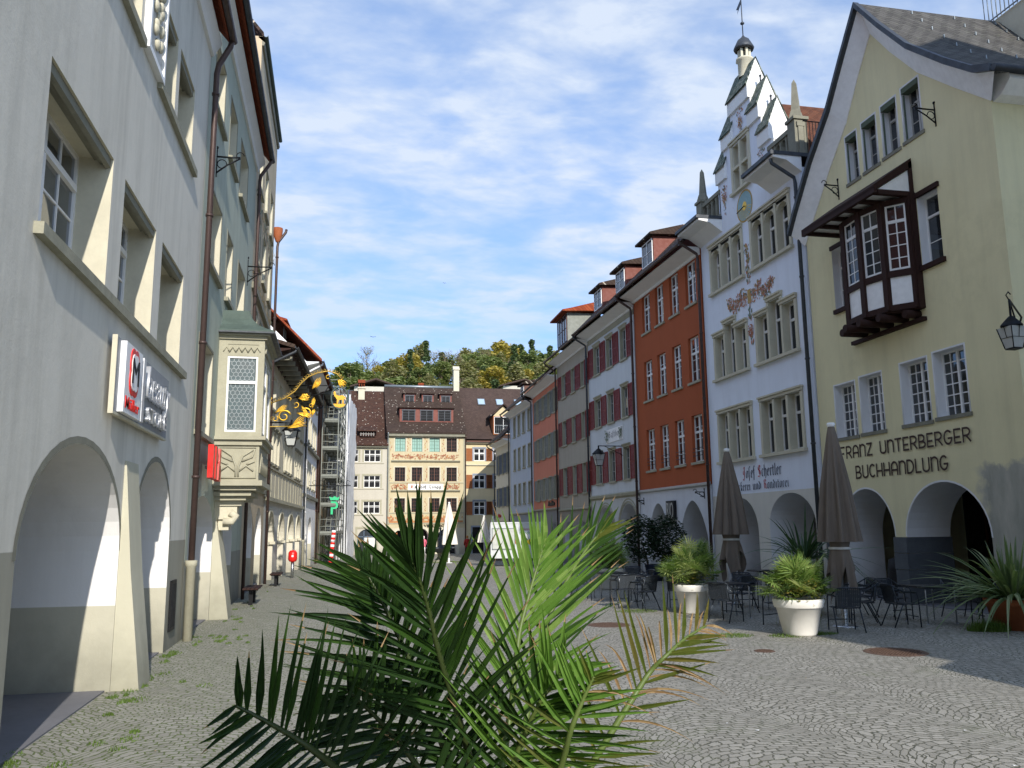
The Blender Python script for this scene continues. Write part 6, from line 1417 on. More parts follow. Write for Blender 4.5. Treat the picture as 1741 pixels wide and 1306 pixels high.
def parasol(name, label, loc, H, rmax, mat, zb, strap=True, skirt=True, pole='alu', group=None, folds=9, rz=0.0, seed=0):
    t = thing(name, label, 'parasol', loc, rz, group); f = lambda a, z: 1+(.24*math.sin(a*folds+seed+.25*math.sin(z*2))+.10*math.sin(a*(2*folds+1)+seed+z*.6))*min(1, (H-z)/1.2)
    b = MB(); z1 = zb+.55*(H-zb)*.0+ (H-zb)*.27
    pr = [(.0, H), (.04, H-.01), (.07, H-.05)] + [(.07+(rmax-.07)*((H-.05-z)/(H-.05-z1))**.82, z) for z in [H-.05-(H-.05-z1)*k/14 for k in range(1, 15)]]
    b.lathe(pr, 72, (0, 0), 0, True, f); b.lathe([(rmax, z1), (rmax*.8, z1+.03), (rmax*.6, z1+.02)], 72, (0, 0), 0, True, f); b.build('canopy', M[mat], t)
    if skirt:
        b = MB(); rr = random.Random(seed+3)
        prs = [(rmax*.62, z1+.08), (rmax*.5, z1-.12), (rmax*.55, z1-.2)] + [(rmax*(.58+.12*k/6), z1-.2-(z1-.2-zb)*k/6) for k in range(1, 7)]
        i0 = len(b.v); n = 72
        for q, (r_, z) in enumerate(prs):
            for j in range(n):
                a = 2*math.pi*j/n; w = max(0, q-2)/6; rad = r_*(1+.2*math.sin(a*6+seed)*(.3+w)+.1*math.sin(a*13+seed*2)*w); zz_ = z+w*.28*math.sin(a*3+seed)+w*.12*math.sin(a*7+seed*1.7); b.v.append((rad*math.cos(a), rad*math.sin(a), zz_))
        for q in range(len(prs)-1):
            for j in range(n): a = i0+q*n+j; c = i0+q*n+(j+1) % n; b.f.append((a, c, c+n, a+n)); b.m.append(0); b.sm.append(True)
        b.build('skirt', M[mat], t); b = MB(); b.lathe([(rmax*.60, z1-.15), (rmax*.62, z1-.13), (rmax*.60, z1-.10)], 40); b.build('strap', M['curtain'], t)
    b = MB(); b.tube([(0, 0, .0), (0, 0, H-.1)], .035 if pole == 'alu' else .03, 12); b.build('pole', M[pole], t)
    b = MB(); b.lathe([(.0, .03), (.22, .03), (.24, .015), (.24, 0)], 20); b.lathe([(.06, .02), (.06, .3), (.05, .34)], 14); b.build('base', M['alu' if pole == 'alu' else 'gap'], t)
    b = MB(); b.lathe([(.0, H+.06), (.07, H+.05), (.085, H+.02), (.07, H-.03)], 14); b.build('finial', M['gap'], t); return t
parasol('closed_parasol', 'larger closed taupe parasol before the yellow house', P(9.95, 15.6), 4.0, .35, 'cloth_br', .78, seed=1)
parasol('closed_parasol', 'smaller closed taupe parasol before the white stepped-gable house', P(10.15, 20.8), 3.95, .38, 'cloth_br', .95, seed=4)
parasol('closed_parasol', 'closed cream parasol beside the fountain before the painted inn', P(7.75, 58.5), 4.05, .46, 'cloth_wh', .2, skirt=False, pole='gap', seed=2, folds=7)
parasol('closed_parasol', 'left one of two closed off-white parasols by the pale yellow house', P(11.05, 63.5), 3.25, .40, 'cloth_wh', .6, skirt=False, pole='gap', seed=5, folds=7)
parasol('closed_parasol', 'right one of two closed off-white parasols by the pale yellow house', P(11.75, 63.5), 3.2, .42, 'cloth_wh', .6, skirt=False, pole='gap', seed=6, folds=7)

# ---------------------------------------------------------------- plants
def fan_palm(parent, n, r, h, seed, mats, zc=0.0, droop=.4):
    rr = random.Random(seed); b = MB(); st = MB()
    for k in range(n):
        a = rr.random()*6.283; el = rr.uniform(.1, 1.45)-.15*(k % 5 == 0); L = r*rr.uniform(.5, .95); d = Vector((math.cos(a)*math.cos(el), math.sin(a)*math.cos(el), math.sin(el)*h/r))
        base = Vector((rr.uniform(-.08, .08), rr.uniform(-.08, .08), zc+rr.uniform(0, .12))); c = base+d*L; st.tube([base, base+d*L*.6, c], [.008, .007, .005], 4)
        side = d.cross(Vector((0, 0, 1))).normalized() if abs(d.z) < .99*d.length else Vector((1, 0, 0)); dn = d.normalized(); upv = side.cross(dn)
        ns = 15; fr_ = r*rr.uniform(.42, .62); tw = rr.uniform(-.5, .5); mi = rr.choice((0, 0, 0, 1, 1, 2))
        for j in range(ns):
            t = (j/(ns-1)-.5)*2; an = t*1.9; v = (dn*math.cos(an)+(side*math.cos(tw)+upv*math.sin(tw))*math.sin(an)).normalized(); w = .016
            nrm = v.cross(upv).normalized()*w; m_ = c+v*fr_*.5+upv*.01; e = c+v*fr_-Vector((0, 0, droop*fr_*.35*rr.random()))
            b.face([c, m_-nrm, e, m_+nrm], mi)
    o = b.build('fan_leaves', [M[x] for x in mats], parent); st.build('leaf_stalks', M['lf_stalk'], parent); return o
def planter(kind, label, x, y, rz=0):
    t = thing('planter', label, 'planter', P(x, y), rz); b = MB()
    if kind == 'white':
        b.lathe([(0, 0), (.27, 0), (.3, .04), (.40, .50), (.425, .50), (.44, .52), (.46, .62), (.455, .655), (.42, .66), (.40, .60), (0, .585)], 40); b.build('pot', M['pot_white'], t)
    elif kind == 'terra':
        b.lathe([(0, 0), (.38, 0), (.46, .42), (.5, .44), (.52, .56), (.49, .58), (.46, .54), (0, .5)], 36); b.build('pot', M['terracotta'], t)
    else:
        b.lathe([(0, 0), (.3, 0), (.36, .5), (.38, .52), (.38, .6), (.34, .6), (.33, .54), (0, .54)], 30); b.build('pot', M['text_blue'], t)
    b = MB(); b.lathe([(0, .62 if kind == 'white' else .56), (.40, .6 if kind == 'white' else .545)], 24); b.build('soil', M['soil'], t); return t
def trailing(parent, n, r0, z0, seed, mat='lf_trail'):
    rr = random.Random(seed); b = MB()
    for k in range(n):
        a = rr.random()*6.283; q = r0*rr.uniform(.6, 1.22); z = z0+.18-max(0, q-r0*.9)*2.2*rr.random()+rr.uniform(-.05, .2); p = Vector((q*math.cos(a), q*math.sin(a), z)); s = rr.uniform(.02, .045)
        e = Matrix.Rotation(rr.random()*6.28, 3, 'Z') @ Matrix.Rotation(rr.uniform(-1, 1), 3, 'X'); b.face([p, p+e @ Vector((s, s*.4, 0)), p+e @ Vector((s*1.7, 0, 0)), p+e @ Vector((s, -s*.4, 0))])
    return b.build('underplanting', M[mat], parent)
FP = ['lf_fan', 'lf_fan2', 'lf_fan3']
for lb, x, y, s in (('large white planter with a bushy fan palm, nearest the viewer', 8.42, 14.66, 1), ('middle white planter with a fan palm, half hidden by dry fronds', 8.2, 18.9, 2), ('farthest white planter with a fan palm, left end of the cafe', 8.9, 27.2, 3)):
    t = planter('white', lb, x, y, s); tall = {1: .95, 2: 1.35, 3: 1.15}[s]
    pl = thing('fan_palm', {1: 'bushy fan palm in the large white planter', 2: 'fan palm in the middle white planter, taller and looser', 3: 'fan palm in the farthest white planter'}[s], 'plant', P(x, y, .6), s)
    fan_palm(pl, {1: 90, 2: 70, 3: 70}[s], .62 if s == 1 else .66, tall*.62, s, FP, .05); trailing(pl, 900 if s == 1 else 500, .40, .05, s)
    if s == 1:
        b = MB(); rr = random.Random(3)
        for k in range(420):     # sprays hanging over the right side of the rim
            a = rr.uniform(-1.0, .9); q = .42+.16*rr.random(); z = .12-rr.random()**1.4*.62; p = Vector((q*math.cos(a)+.03, q*math.sin(a), z)); s_ = rr.uniform(.03, .06); b.face([p, p+Vector((s_*.4, 0, -s_)), p+Vector((0, s_*.2, -s_*1.8)), p+Vector((-s_*.4, 0, -s_))])
        b.build('hanging_sprays', M['lf_trail'], pl)
def strap_plant(name, label, loc, n, L, seed, mat, w=.05, spread=1.1, up_=.9):
    t = thing(name, label, 'plant', loc); rr = random.Random(seed); b = MB()
    for k in range(n):
        a = rr.random()*6.283; l = L*rr.uniform(.55, 1.05); lean = rr.random()**.8*spread; p = Vector((.1*math.cos(a), .1*math.sin(a), 0)); d = Vector((math.cos(a)*math.sin(lean), math.sin(a)*math.sin(lean), math.cos(lean)*up_)); prev = None; m_ = 9; bend_ = rr.uniform(.2, 1.5)*(.4+lean)
        sd = d.cross(Vector((0, 0, 1))); sd = sd.normalized() if sd.length > .05 else Vector((math.sin(a), -math.cos(a), 0)); mi = rr.choice((0, 0, 1))
        for j in range(m_+1):
            s_ = j/m_; q = p+d*l*s_+Vector((math.cos(a)*.35*l*s_**2*lean, math.sin(a)*.35*l*s_**2*lean, -bend_*l*.42*s_**2.6)); ww_ = w*(1-s_**3)*(.55+.6*min(1, s_*3)); nz_ = d.cross(sd)*ww_*.3
            cur = (q-sd*ww_/2+nz_, q, q+sd*ww_/2+nz_)
            if prev:
                b.face([prev[0], prev[1], cur[1], cur[0]], mi, True); b.face([prev[1], prev[2], cur[2], cur[1]], mi, True)
            prev = cur
    b.build('leaves', [M[x] for x in mat], t); return t
planter('terra', 'wide terracotta pot with weeds at its foot, right edge before the yellow house', 12.75, 14.35)
strap_plant('flax_plant', 'large clump of arching striped flax leaves in the terracotta pot', P(12.75, 14.35, .5), 210, 1.7, 5, ('lf_flax', 'lf_flax2'), .062, 1.2)
planter('dark', 'dark tub hidden behind the large white planter', 10.6, 18.2)
dr = strap_plant('dracaena', 'spiky long-leaved plant standing up behind the large white planter', P(10.5, 17.9, 1.2), 70, 1.5, 8, ('lf_spike', 'lf_spike2'), .05, 1.2)
b = MB(); b.tube([(0, 0, -.6), (0, 0, .1)], .05, 8); b.build('stem', M['bark'], dr)
planter('dark', 'dark blue tub under the round dark shrub before the rust red house', 11.95, 31.0)
t = thing('potted_shrub', 'round dark green shrub in a tub before the pointed arches', 'shrub', P(11.95, 31.0, .5)); rr = random.Random(9); b = MB(); st = MB()
for s_ in (-1, 1): st.tube([(s_*.25, 0, 0), (s_*.35, 0, .5), (s_*.5, 0, 1.0)], [.04, .03, .02], 6)
for k in range(8000):
    sd_ = -1 if k % 2 else 1; v = Vector((rr.gauss(0, 1), rr.gauss(0, 1), rr.gauss(0, 1))).normalized()*rr.uniform(.55, 1.0); p = Vector((sd_*.5+v.x*.78, v.y*.72, 1.05+v.z*.95)); s_ = rr.uniform(.035, .07); e = Matrix.Rotation(rr.random()*6.28, 3, 'Z') @ Matrix.Rotation(rr.uniform(-1.2, 1.2), 3, 'X')
    b.face([p, p+e @ Vector((s_, s_*.5, 0)), p+e @ Vector((s_*2, 0, 0)), p+e @ Vector((s_, -s_*.5, 0))])
b.build('crown', M['lf_shrub'], t); st.build('stem', M['bark'], t)

# ---------------------------------------------------------------- foreground date palm
A = [(0.385, 2.39, 1.195), (0.364, 2.31, 1.384), (0.315, 2.21, 1.541), (0.26, 2.123, 1.691), (0.221, 2.057, 1.822), (0.192, 2.025, 1.90), (0.170, 2.02, 1.945)]
B = [(0.384, 2.44, 1.208), (0.32, 2.423, 1.382), (0.254, 2.41, 1.537), (0.224, 2.402, 1.619), (0.161, 2.393, 1.749), (0.118, 2.387, 1.836), (0.073, 2.405, 1.903)]
C = [(0.479, 2.51, 1.288), (0.525, 2.573, 1.464), (0.547, 2.598, 1.594), (0.568, 2.63, 1.686), (0.6, 2.659, 1.774), (0.636, 2.688, 1.865), (0.672, 2.718, 1.945)]
D_ = [(0.571, 2.699, 1.282), (0.645, 2.804, 1.485), (0.724, 2.91, 1.674), (0.816, 2.969, 1.816), (0.92, 3.031, 1.935), (0.987, 3.059, 1.989)]
E_ = [(0.116, 2.167, 1.314), (0.045, 2.109, 1.432), (-0.032, 2.06, 1.511), (-0.078, 2.043, 1.547), (-0.142, 2.017, 1.592), (-0.198, 2.003, 1.626)]
G_ = [(0.588, 2.405, 1.159), (0.693, 2.351, 1.347), (0.815, 2.348, 1.513), (0.888, 2.372, 1.591), (0.929, 2.356, 1.634), (1.002, 2.385, 1.676), (1.083, 2.414, 1.708)]
H_ = [(0.515, 2.193, 1.276), (0.552, 2.108, 1.424), (0.561, 2.036, 1.528), (0.589, 2.018, 1.602), (0.611, 2.005, 1.651)]
I_ = [(0.315, 2.29, 1.26), (0.204, 2.231, 1.437), (0.113, 2.178, 1.549), (0.041, 2.129, 1.623)]
J_ = [(0.441, 2.313, 1.272), (0.471, 2.227, 1.435), (0.508, 2.145, 1.563), (0.563, 2.119, 1.649)]
K_ = [(0.451, 2.645, 1.139), (0.488, 2.644, 1.401), (0.51, 2.659, 1.585), (0.498, 2.736, 1.754), (0.475, 2.823, 1.879)]
crown0 = Vector((.43, 2.5, .95))
palm = thing('date_palm', 'feather palm in the foreground, shaded dark fronds at left, bright green at right', 'palm', (.43, 2.5, 0))
def crv(P_, t):
    n = len(P_)-1; x = min(max(t*n, 0), n-1e-6); i = int(x); f = x-i; p = [Vector(P_[max(0, min(n, i+k))]) for k in (-1, 0, 1, 2)]
    return .5*((2*p[1])+(p[2]-p[0])*f+(2*p[0]-5*p[1]+4*p[2]-p[3])*f*f+(3*p[1]-p[0]-3*p[2]+p[3])*f**3)
def frond(P_, n, L, seed, stalk='lf_stalk', fold=.35, ang0=62, ang1=22, t0=.12, mats=('pf', 'pf2'), dry=0.0, face=None, right=1.0, left=1.0, lw=.026, lmin=.35, stiff=.9, upb=0.0):
    P_ = [tuple(crown0.lerp(Vector(P_[0]), .0))]+list(P_); rr = random.Random(seed); nt_ = 60; pts = [crv(P_, k/nt_) for k in range(nt_+1)]; off = Vector((.43, 2.5, 0))
    b = MB(); b.tube([p-off for p in pts], [.011*(1-.8*k/nt_)+.0015 for k in range(nt_+1)], 6)
    lf = MB(); t00 = 1/(len(P_)-1)*.9; view = (Vector((0, 0, 2))-pts[40]).normalized() if face is None else Vector(face).normalized()
    for k in range(n):
        t = t00+(1-t00)*(k+.5)/n
        for sd_ in (-1, 1):
            tt = min(t+rr.uniform(-.4, .4)/n, .999); p = crv(P_, tt)-off; T_ = (crv(P_, min(tt+.02, 1))-crv(P_, tt-.02)).normalized(); Sd = T_.cross(view).normalized()*sd_; Nn = T_.cross(Sd).normalized()
            if Nn.dot(view) < 0: Nn = -Nn
            s_ = (t-t00)/(1-t00); an = R(ang0+(ang1-ang0)*s_**1.2+rr.uniform(-4, 4)); Nn = (Nn+Sd*rr.uniform(-.12, .12)).normalized(); prof = max(lmin, math.sin(math.pi*min(1, .22+s_*.70)))
            l = L*prof*rr.uniform(.88, 1.1)*(right if sd_ > 0 else left); d = (T_*math.cos(an)+(Sd*math.cos(fold)+Nn*math.sin(fold))*math.sin(an)).normalized(); d = (d+Vector((0, 0, upb))).normalized()
            mi = 2 if (dry and rr.random() < dry*(.3+s_)) else (1 if rr.random() < .3 else 0); droop = .16*rr.random()**2+(.35 if mi == 2 else 0); tipdry = rr.random() < .35
            wd = d.cross(Nn).normalized(); m_ = 7; prev = None; W_ = lw*rr.uniform(.8, 1.1)*(.6 if mi == 2 else 1); cv = rr.uniform(-.07, .07)
            for j in range(m_+1):
                q = j/m_; c = p+d*l*q+wd*(cv*l*q*q)-Vector((0, 0, 1))*droop*l*q*q*(1 if stiff > .8 else 1.6); w_ = W_*(min(1, .35+q*2.4))*(1-max(0, q-.25)/.75)**.8; nz_ = Nn*w_*.55; tip_ = 2 if q > (.86 if tipdry else 2) else mi
                cur = (c-wd*w_/2+nz_, c, c+wd*w_/2+nz_)
                if prev: lf.face([prev[0], prev[1], cur[1], cur[0]], tip_); lf.face([prev[1], prev[2], cur[2], cur[1]], tip_)
                prev = cur
    o = b.build('frond', M[stalk], palm); lf.build('leaflets', [M[mats[0]], M[mats[1]], M['lf_dry']], o); return o
frond(A, 36, .38, 1, 'lf_stalkd', ang0=50, ang1=12, lw=.018, right=1.05, left=.9)
frond(B, 46, .38, 2, 'lf_stalkd', ang0=66, ang1=26, fold=.25, lw=.019, right=.7)
frond(C, 24, .41, 3, ang0=50, ang1=18, mats=('pf_lt', 'pf_lt2'), lw=.018)
frond(D_, 22, .33, 4, ang0=48, ang1=12, mats=('pf2', 'pf_ol'), lw=.015)
frond(E_, 24, .34, 5, 'lf_stalkd', ang0=62, ang1=58, fold=.3, left=.75, lw=.017)
frond(G_, 26, .27, 6, ang0=66, ang1=46, dry=.45, mats=('pf_ol', 'pf_ol2'), lw=.014, right=.8, upb=.25)
frond(H_, 18, .24, 7, ang0=64, ang1=40, dry=.2, mats=('pf_lt', 'pf_ol'), lw=.015)
frond(I_, 24, .32, 8, 'lf_stalkd', ang0=64, ang1=35, fold=.2, lw=.018)
frond(J_, 22, .32, 9, ang0=56, ang1=30, mats=('pf_lt', 'pf2'), lw=.021)
0 and frond(K_, 12, .24, 10, ang0=50, ang1=20, mats=('pf', 'pf_lt'), lw=.017)
b = MB(); b.tube([(0, 0, .45), (0, 0, .7), (0, 0, 1.0)], [.1, .11, .07], 12); b.build('trunk', M['bark'], palm)
t = planter('terra', 'terracotta pot holding the foreground palm, below the picture', .43, 2.5)
t = thing('added_shade_parasol', 'added open cream parasol, unseen over the viewpoint, put there to shade the left palm fronds', 'parasol', (-.32, -.62, 0)); b = MB(); b.lathe([(0, 3.15), (.05, 3.12), (.5, 2.98), (1.06, 2.72), (1.07, 2.6), (1.05, 2.6), (1.04, 2.71), (.5, 2.95), (0, 3.08)], 8, smooth=False); b.build('canopy', M['cloth_wh'], t)  # parasol added out of view to keep the sun off the left fronds
b = MB(); b.tube([(0, 0, 0), (0, 0, 3.1)], .025, 10); b.build('pole', M['alu'], t); b = MB(); b.lathe([(0, .08), (.26, .07), (.28, 0)], 20); b.build('base', M['stone_d'], t)
for k in range(8): a = k*math.pi/4; b = MB(); b.tube([(0, 0, 3.05), (.5*math.cos(a), .5*math.sin(a), 2.93), (1.03*math.cos(a), 1.03*math.sin(a), 2.69)], .01, 5); b.build('rib', M['alu'], t)
# ---------------------------------------------------------------- fountain, person, van
t = thing('fountain', 'dark round bowl fountain on a short pedestal before the painted inn', 'fountain', P(7.4, 60.5)); t.scale = (.54, .54, .58); b = MB()
b.lathe([(0, 0), (1.35, 0), (1.35, .12), (1.2, .14), (1.2, .26), (.75, .28), (.55, .42), (.38, .62), (.36, 1.0), (.42, 1.1), (.5, 1.14), (0, 1.14)], 36); b.build('pedestal', M['stone_d'], t)
b = MB(); b.lathe([(.4, 1.14), (.8, 1.24), (1.25, 1.42), (1.62, 1.62), (1.95, 1.66), (1.98, 1.78), (1.9, 1.80), (1.82, 1.72), (1.2, 1.5), (0, 1.42)], 48); b.build('bowl', M['slate'], t)
b = MB(); b.lathe([(0, 1.72), (1.8, 1.72)], 40); b.build('water', M['sky_glass'], t)
b = MB(); b.lathe([(.32, 1.45), (.34, 1.9), (.22, 2.0), (.2, 2.5), (.34, 2.6), (.36, 2.75), (.2, 2.85), (.15, 3.4), (.26, 3.45), (.26, 3.55), (.12, 3.62), (.1, 3.9), (.16, 4.0), (.1, 4.15), (0, 4.2)], 20); b.build('column', M['slate'], t)
for k in range(4): a = k*math.pi/2+.4; b = MB(); b.tube([(.2*math.cos(a), .2*math.sin(a), 2.65), (.6*math.cos(a), .6*math.sin(a), 2.75), (.75*math.cos(a), .75*math.sin(a), 2.6)], .03, 6); b.build('spout', M['gold_dull'], t)
# person
def person(name, label, loc, rz):
    t = thing(name, label, 'person', loc, rz); me = bpy.data.meshes.new('body')
    V = [(0, 0, .95), (0, 0, 1.15), (0, .01, 1.38), (0, .02, 1.48), (0, 0, 1.56), (0, -.01, 1.64), (0, -.01, 1.72),
         (-.1, 0, .9), (-.11, -.06, .5), (-.12, .1, .08), (-.12, -.04, .03), (.1, 0, .9), (.11, .1, .5), (.12, .22, .1), (.12, .08, .03),
         (-.2, 0, 1.42), (-.27, .04, 1.15), (-.22, -.16, 1.0), (-.2, -.24, .98), (.2, 0, 1.42), (.27, .02, 1.15), (.24, -.12, .95), (.23, -.18, .9)]
    Ed = [(0, 1), (1, 2), (2, 3), (3, 4), (4, 5), (5, 6), (0, 7), (7, 8), (8, 9), (9, 10), (0, 11), (11, 12), (12, 13), (13, 14), (2, 15), (15, 16), (16, 17), (17, 18), (2, 19), (19, 20), (20, 21), (21, 22)]
    rad = [.16, .14, .17, .07, .06, .10, .08, .10, .07, .05, .04, .10, .07, .05, .04, .07, .05, .035, .03, .07, .05, .035, .03]
    me.from_pydata(V, Ed, []); o = put('body', me, t); o.modifiers.new('skin', 'SKIN'); 
    for k, r_ in enumerate(rad): o.data.skin_vertices[0].data[k].radius = (r_, r_)
    o.data.skin_vertices[0].data[0].use_root = True; s = o.modifiers.new('sub', 'SUBSURF'); s.levels = 2; s.render_levels = 2
    dg = bpy.context.evaluated_depsgraph_get(); nm = bpy.data.meshes.new_from_object(o.evaluated_get(dg)); o.modifiers.clear(); o.data = nm; nm.name = 'body'
    nm.materials.clear()
    for mm in ('skin', 'trousers'): nm.materials.append(M[mm])
    for p in nm.polygons: p.use_smooth = True; p.material_index = 1 if p.center.z < .98 else 0
    b = MB(); b.ball((0, -.0, 1.68), .125, 8, 0, (.95, 1.05, 1.0)); b.build('hair', M['hair'], t)
    b = MB(); b.lathe([(.215, .78), (.21, .9), (.19, 1.05), (.22, 1.3), (.22, 1.42), (.09, 1.52)], 24, fr=lambda a, z: 1+.05*math.sin(3*a)); b.tube([(-.17, 0, 1.44), (-.275, .03, 1.2), (-.23, -.14, 1.02)], [.09, .075, .06], 10); b.tube([(.17, 0, 1.44), (.275, .02, 1.2), (.24, -.1, .98)], [.09, .075, .06], 10); b.build('coat', M['coat'], t)
    return t
person('person', 'person in a dark red coat walking beside the painted inn', P(11.85, 77.0), R(200))
# sales van
t = thing('sales_van', 'white sales trailer with blue and yellow emblem parked before the coral house', 'van', P(10.6, 49.6), R(-14)); t.scale = (.8, .8, 1); L_, Wd, Hv = 3.7, 2.1, 2.45
# local: x along the body, y away from the street
b = MB(); b.prism_z([(-1.9, .0), (1.9, .0), (1.9, Wd), (-1.9, Wd)], .45, Hv); b.box(-1.94, 1.94, -.03, Wd+.03, Hv, Hv+.1); b.box(-1.95, -1.9, -.02, .06, .45, Hv); b.box(1.9, 1.95, -.02, .06, .45, Hv); b.build('body', M['van_white'], t)
b = MB(); b.box(-1.88, 1.88, .1, Wd-.1, .3, .45); b.build('chassis', M['iron'], t)
for x in (-.45, .45):
    for y in (.12, Wd-.12): b = MB(); b.tube([(x, y-.1, .32), (x, y+.1, .32)], .32, 20); w_ = b.build('wheel', M['rubber'], t); b = MB(); b.tube([(x, y-.11, .32), (x, y+.11, .32)], .18, 14); b.build('rim', M['alu'], w_)
b = MB(); b.box(-1.8, -.2, -.035, -.005, 1.0, 2.15); sh_ = b.build('serving_hatch', M['sky_pale'], t); b = MB(); b.box(-1.85, -1.8, -.05, 0, .95, 2.2); b.box(-.2, -.15, -.05, 0, .95, 2.2); b.box(-1.85, -.15, -.05, 0, 2.15, 2.2); b.box(-1.85, -.15, -.05, 0, .95, 1.0); b.build('hatch_frame', M['zinc'], sh_)
b = MB()
b.prism_y([(.55+.28*math.cos(2*math.pi*k/18), 1.35+.32*math.sin(2*math.pi*k/18)) for k in range(18)], -.012, -.002, 0); b.prism_y([(.72, 1.45), (1.1, 1.62), (1.45, 1.45), (1.6, 1.6), (1.55, 1.2), (1.2, 1.15), (.85, 1.25)], -.016, -.004, 1); b.prism_y([(-.05+.13*math.cos(2*math.pi*k/14), 1.45+.2*math.sin(2*math.pi*k/14)) for k in range(14)], -.014, -.003, 2)
b.build('emblem', [M['text_blue'], M['van_yellow'], M['orn_red2']], t)
lettering(t, 'berdorfer', .2, 1.6, 1.83, .17, 'van_green', -.014, .003); lettering(t, 'Sämisch', .4, 1.15, 2.08, .12, 'text_red', -.014, .003)

# ---------------------------------------------------------------- left side: benches, post, bollards, signs
def bench(label, x, y):
    t = thing('bench', label, 'bench', P(x, y), R(0), 'benches along the left arcade'); b = MB()
    for k in range(4): b.box(-.2+k*.105, -.11+k*.105, -.75, .75, .42, .46)
    b.build('seat', M['timber'], t)
    for s_ in (-1, 1): b = MB(); b.box(-.05, .05, s_*.45-.05, s_*.45+.05, 0, .42); b.box(-.18, .18, s_*.45-.04, s_*.45+.04, .38, .42); b.build('leg', M['iron'], t)
bench('dark backless bench nearer the viewer, against the left arcade', -2.15, 25.0); bench('dark backless bench farther away, beside the cream arcade', -2.05, 33.6)
t = thing('hydrant_post', 'red-topped post standing before the cream arcade on the left', 'post', P(-1.75, 39.7)); b = MB(); b.tube([(0, 0, 0), (0, 0, .75)], .07, 12); b.build('post', M['alu'], t); b = MB(); b.lathe([(.0, 1.22), (.12, 1.2), (.19, 1.1), (.2, .82), (.15, .72), (.06, .7)], 18); b.build('cap', M['red_paint'], t); b = MB(); b.box(-.04, .04, -.215, -.2, .92, 1.0); b.build('plate', M['gap'], t)
t = thing('striped_post', 'leaning red and white striped post at the foot of the scaffold', 'post', P(-.15, 62.6)); b = MB()
for k in range(14):
    z0, z1 = k*.165, (k+1)*.165; b.tube([(z0*.08, 0, z0), (z1*.08, 0, z1)], .15, 12, k % 2, k in (0, 13))
b.build('pole', [M['red_paint'], M['gap']], t)
# scaffold
sc = thing('scaffold', 'steel scaffold with decks in front of the brown house on the left', 'scaffold', P(-.98, 63.5), R(-4)); b = MB(); pl_ = MB(); Ls, Dp = 9.0, 1.15
for y in (0, 3, 6, 9):
    for x in (.0, Dp): b.tube([(x, y, 0), (x, y, 13.4)], .045, 6)
lv = [2.1+2.05*k for k in range(6)]
for z in lv:
    for y in (0, 3, 6, 9): b.tube([(0, y, z-.1), (Dp, y, z-.1)], .04, 5)
    for dz in (.5, 1.0):
        b.tube([(Dp, 0, z+dz), (Dp, Ls, z+dz)], .032, 5); b.tube([(0, 0, z+dz), (Dp, 0, z+dz)], .032, 5)
    pl_.box(.02, Dp-.02, 0, Ls, z-.04, z+.02); pl_.box(Dp-.02, Dp+.02, 0, Ls, z, z+.18); pl_.box(0, Dp, -.03, 0, z, z+.16)
for k, z in enumerate(lv[:-1]): b.tube([(Dp, 3*(k % 3), z), (Dp, 3*(k % 3)+3, z+2.05)], .03, 5)
b.build('tubes', M['shut_grey'], sc); pl_.build('decks', M['shut_grey'], sc)
b = MB()
for k, z in enumerate([0]+lv[:-1]):
    y0_, y1_ = (.5, 2.2) if k % 2 else (2.2, .5)
    for x in (.35, .7): b.tube([(x, y0_, z), (x, y1_, z+2.05)], .025, 5)
    for j in range(7): b.box(.35, .7, y0_+(y1_-y0_)*j/7-.02, y0_+(y1_-y0_)*j/7+.02, z+2.05*j/7, z+2.05*j/7+.03)
b.build('ladders', M['shut_grey'], sc)
t = thing('scaffold_sheeting', 'grey white dust sheeting hanging round the far part of the scaffold', 'sheeting', P(-.3, 72.8), R(-4)); b = MB(); rr = random.Random(8); nx, nz = 40, 50
def shp(u_):   # plan of the wrapped corner
    if u_ < .35: return (-.6+u_/.35*1.9, 0)
    return (1.3+.25*(u_-.35), (u_-.35)/.65*9.0)
for i in range(nx+1):
    for j in range(nz+1):
        u_, z = i/nx, 13.9*j/nz; x, y = shp(u_); f = .09*math.sin(u_*40+z*.5)+.05*math.sin(z*2.1+u_*12)+.04*rr.random(); b.v.append((x+f*(.5 if u_ < .35 else 1), y+f*(1 if u_ < .35 else .3), z-.1))
for i in range(nx):
    for j in range(nz): k = i*(nz+1)+j; b.f.append((k, k+nz+1, k+nz+2, k+1)); b.m.append(0); b.sm.append(True)
b.build('sheet', M['sheeting'], t); b = MB(); b.tube([(1.3, 0, 0), (1.3, 0, 14.2)], .05, 6); b.tube([(-.6, 0, 0), (-.6, 0, 14.2)], .05, 6); b.build('pole', M['alu'], t)

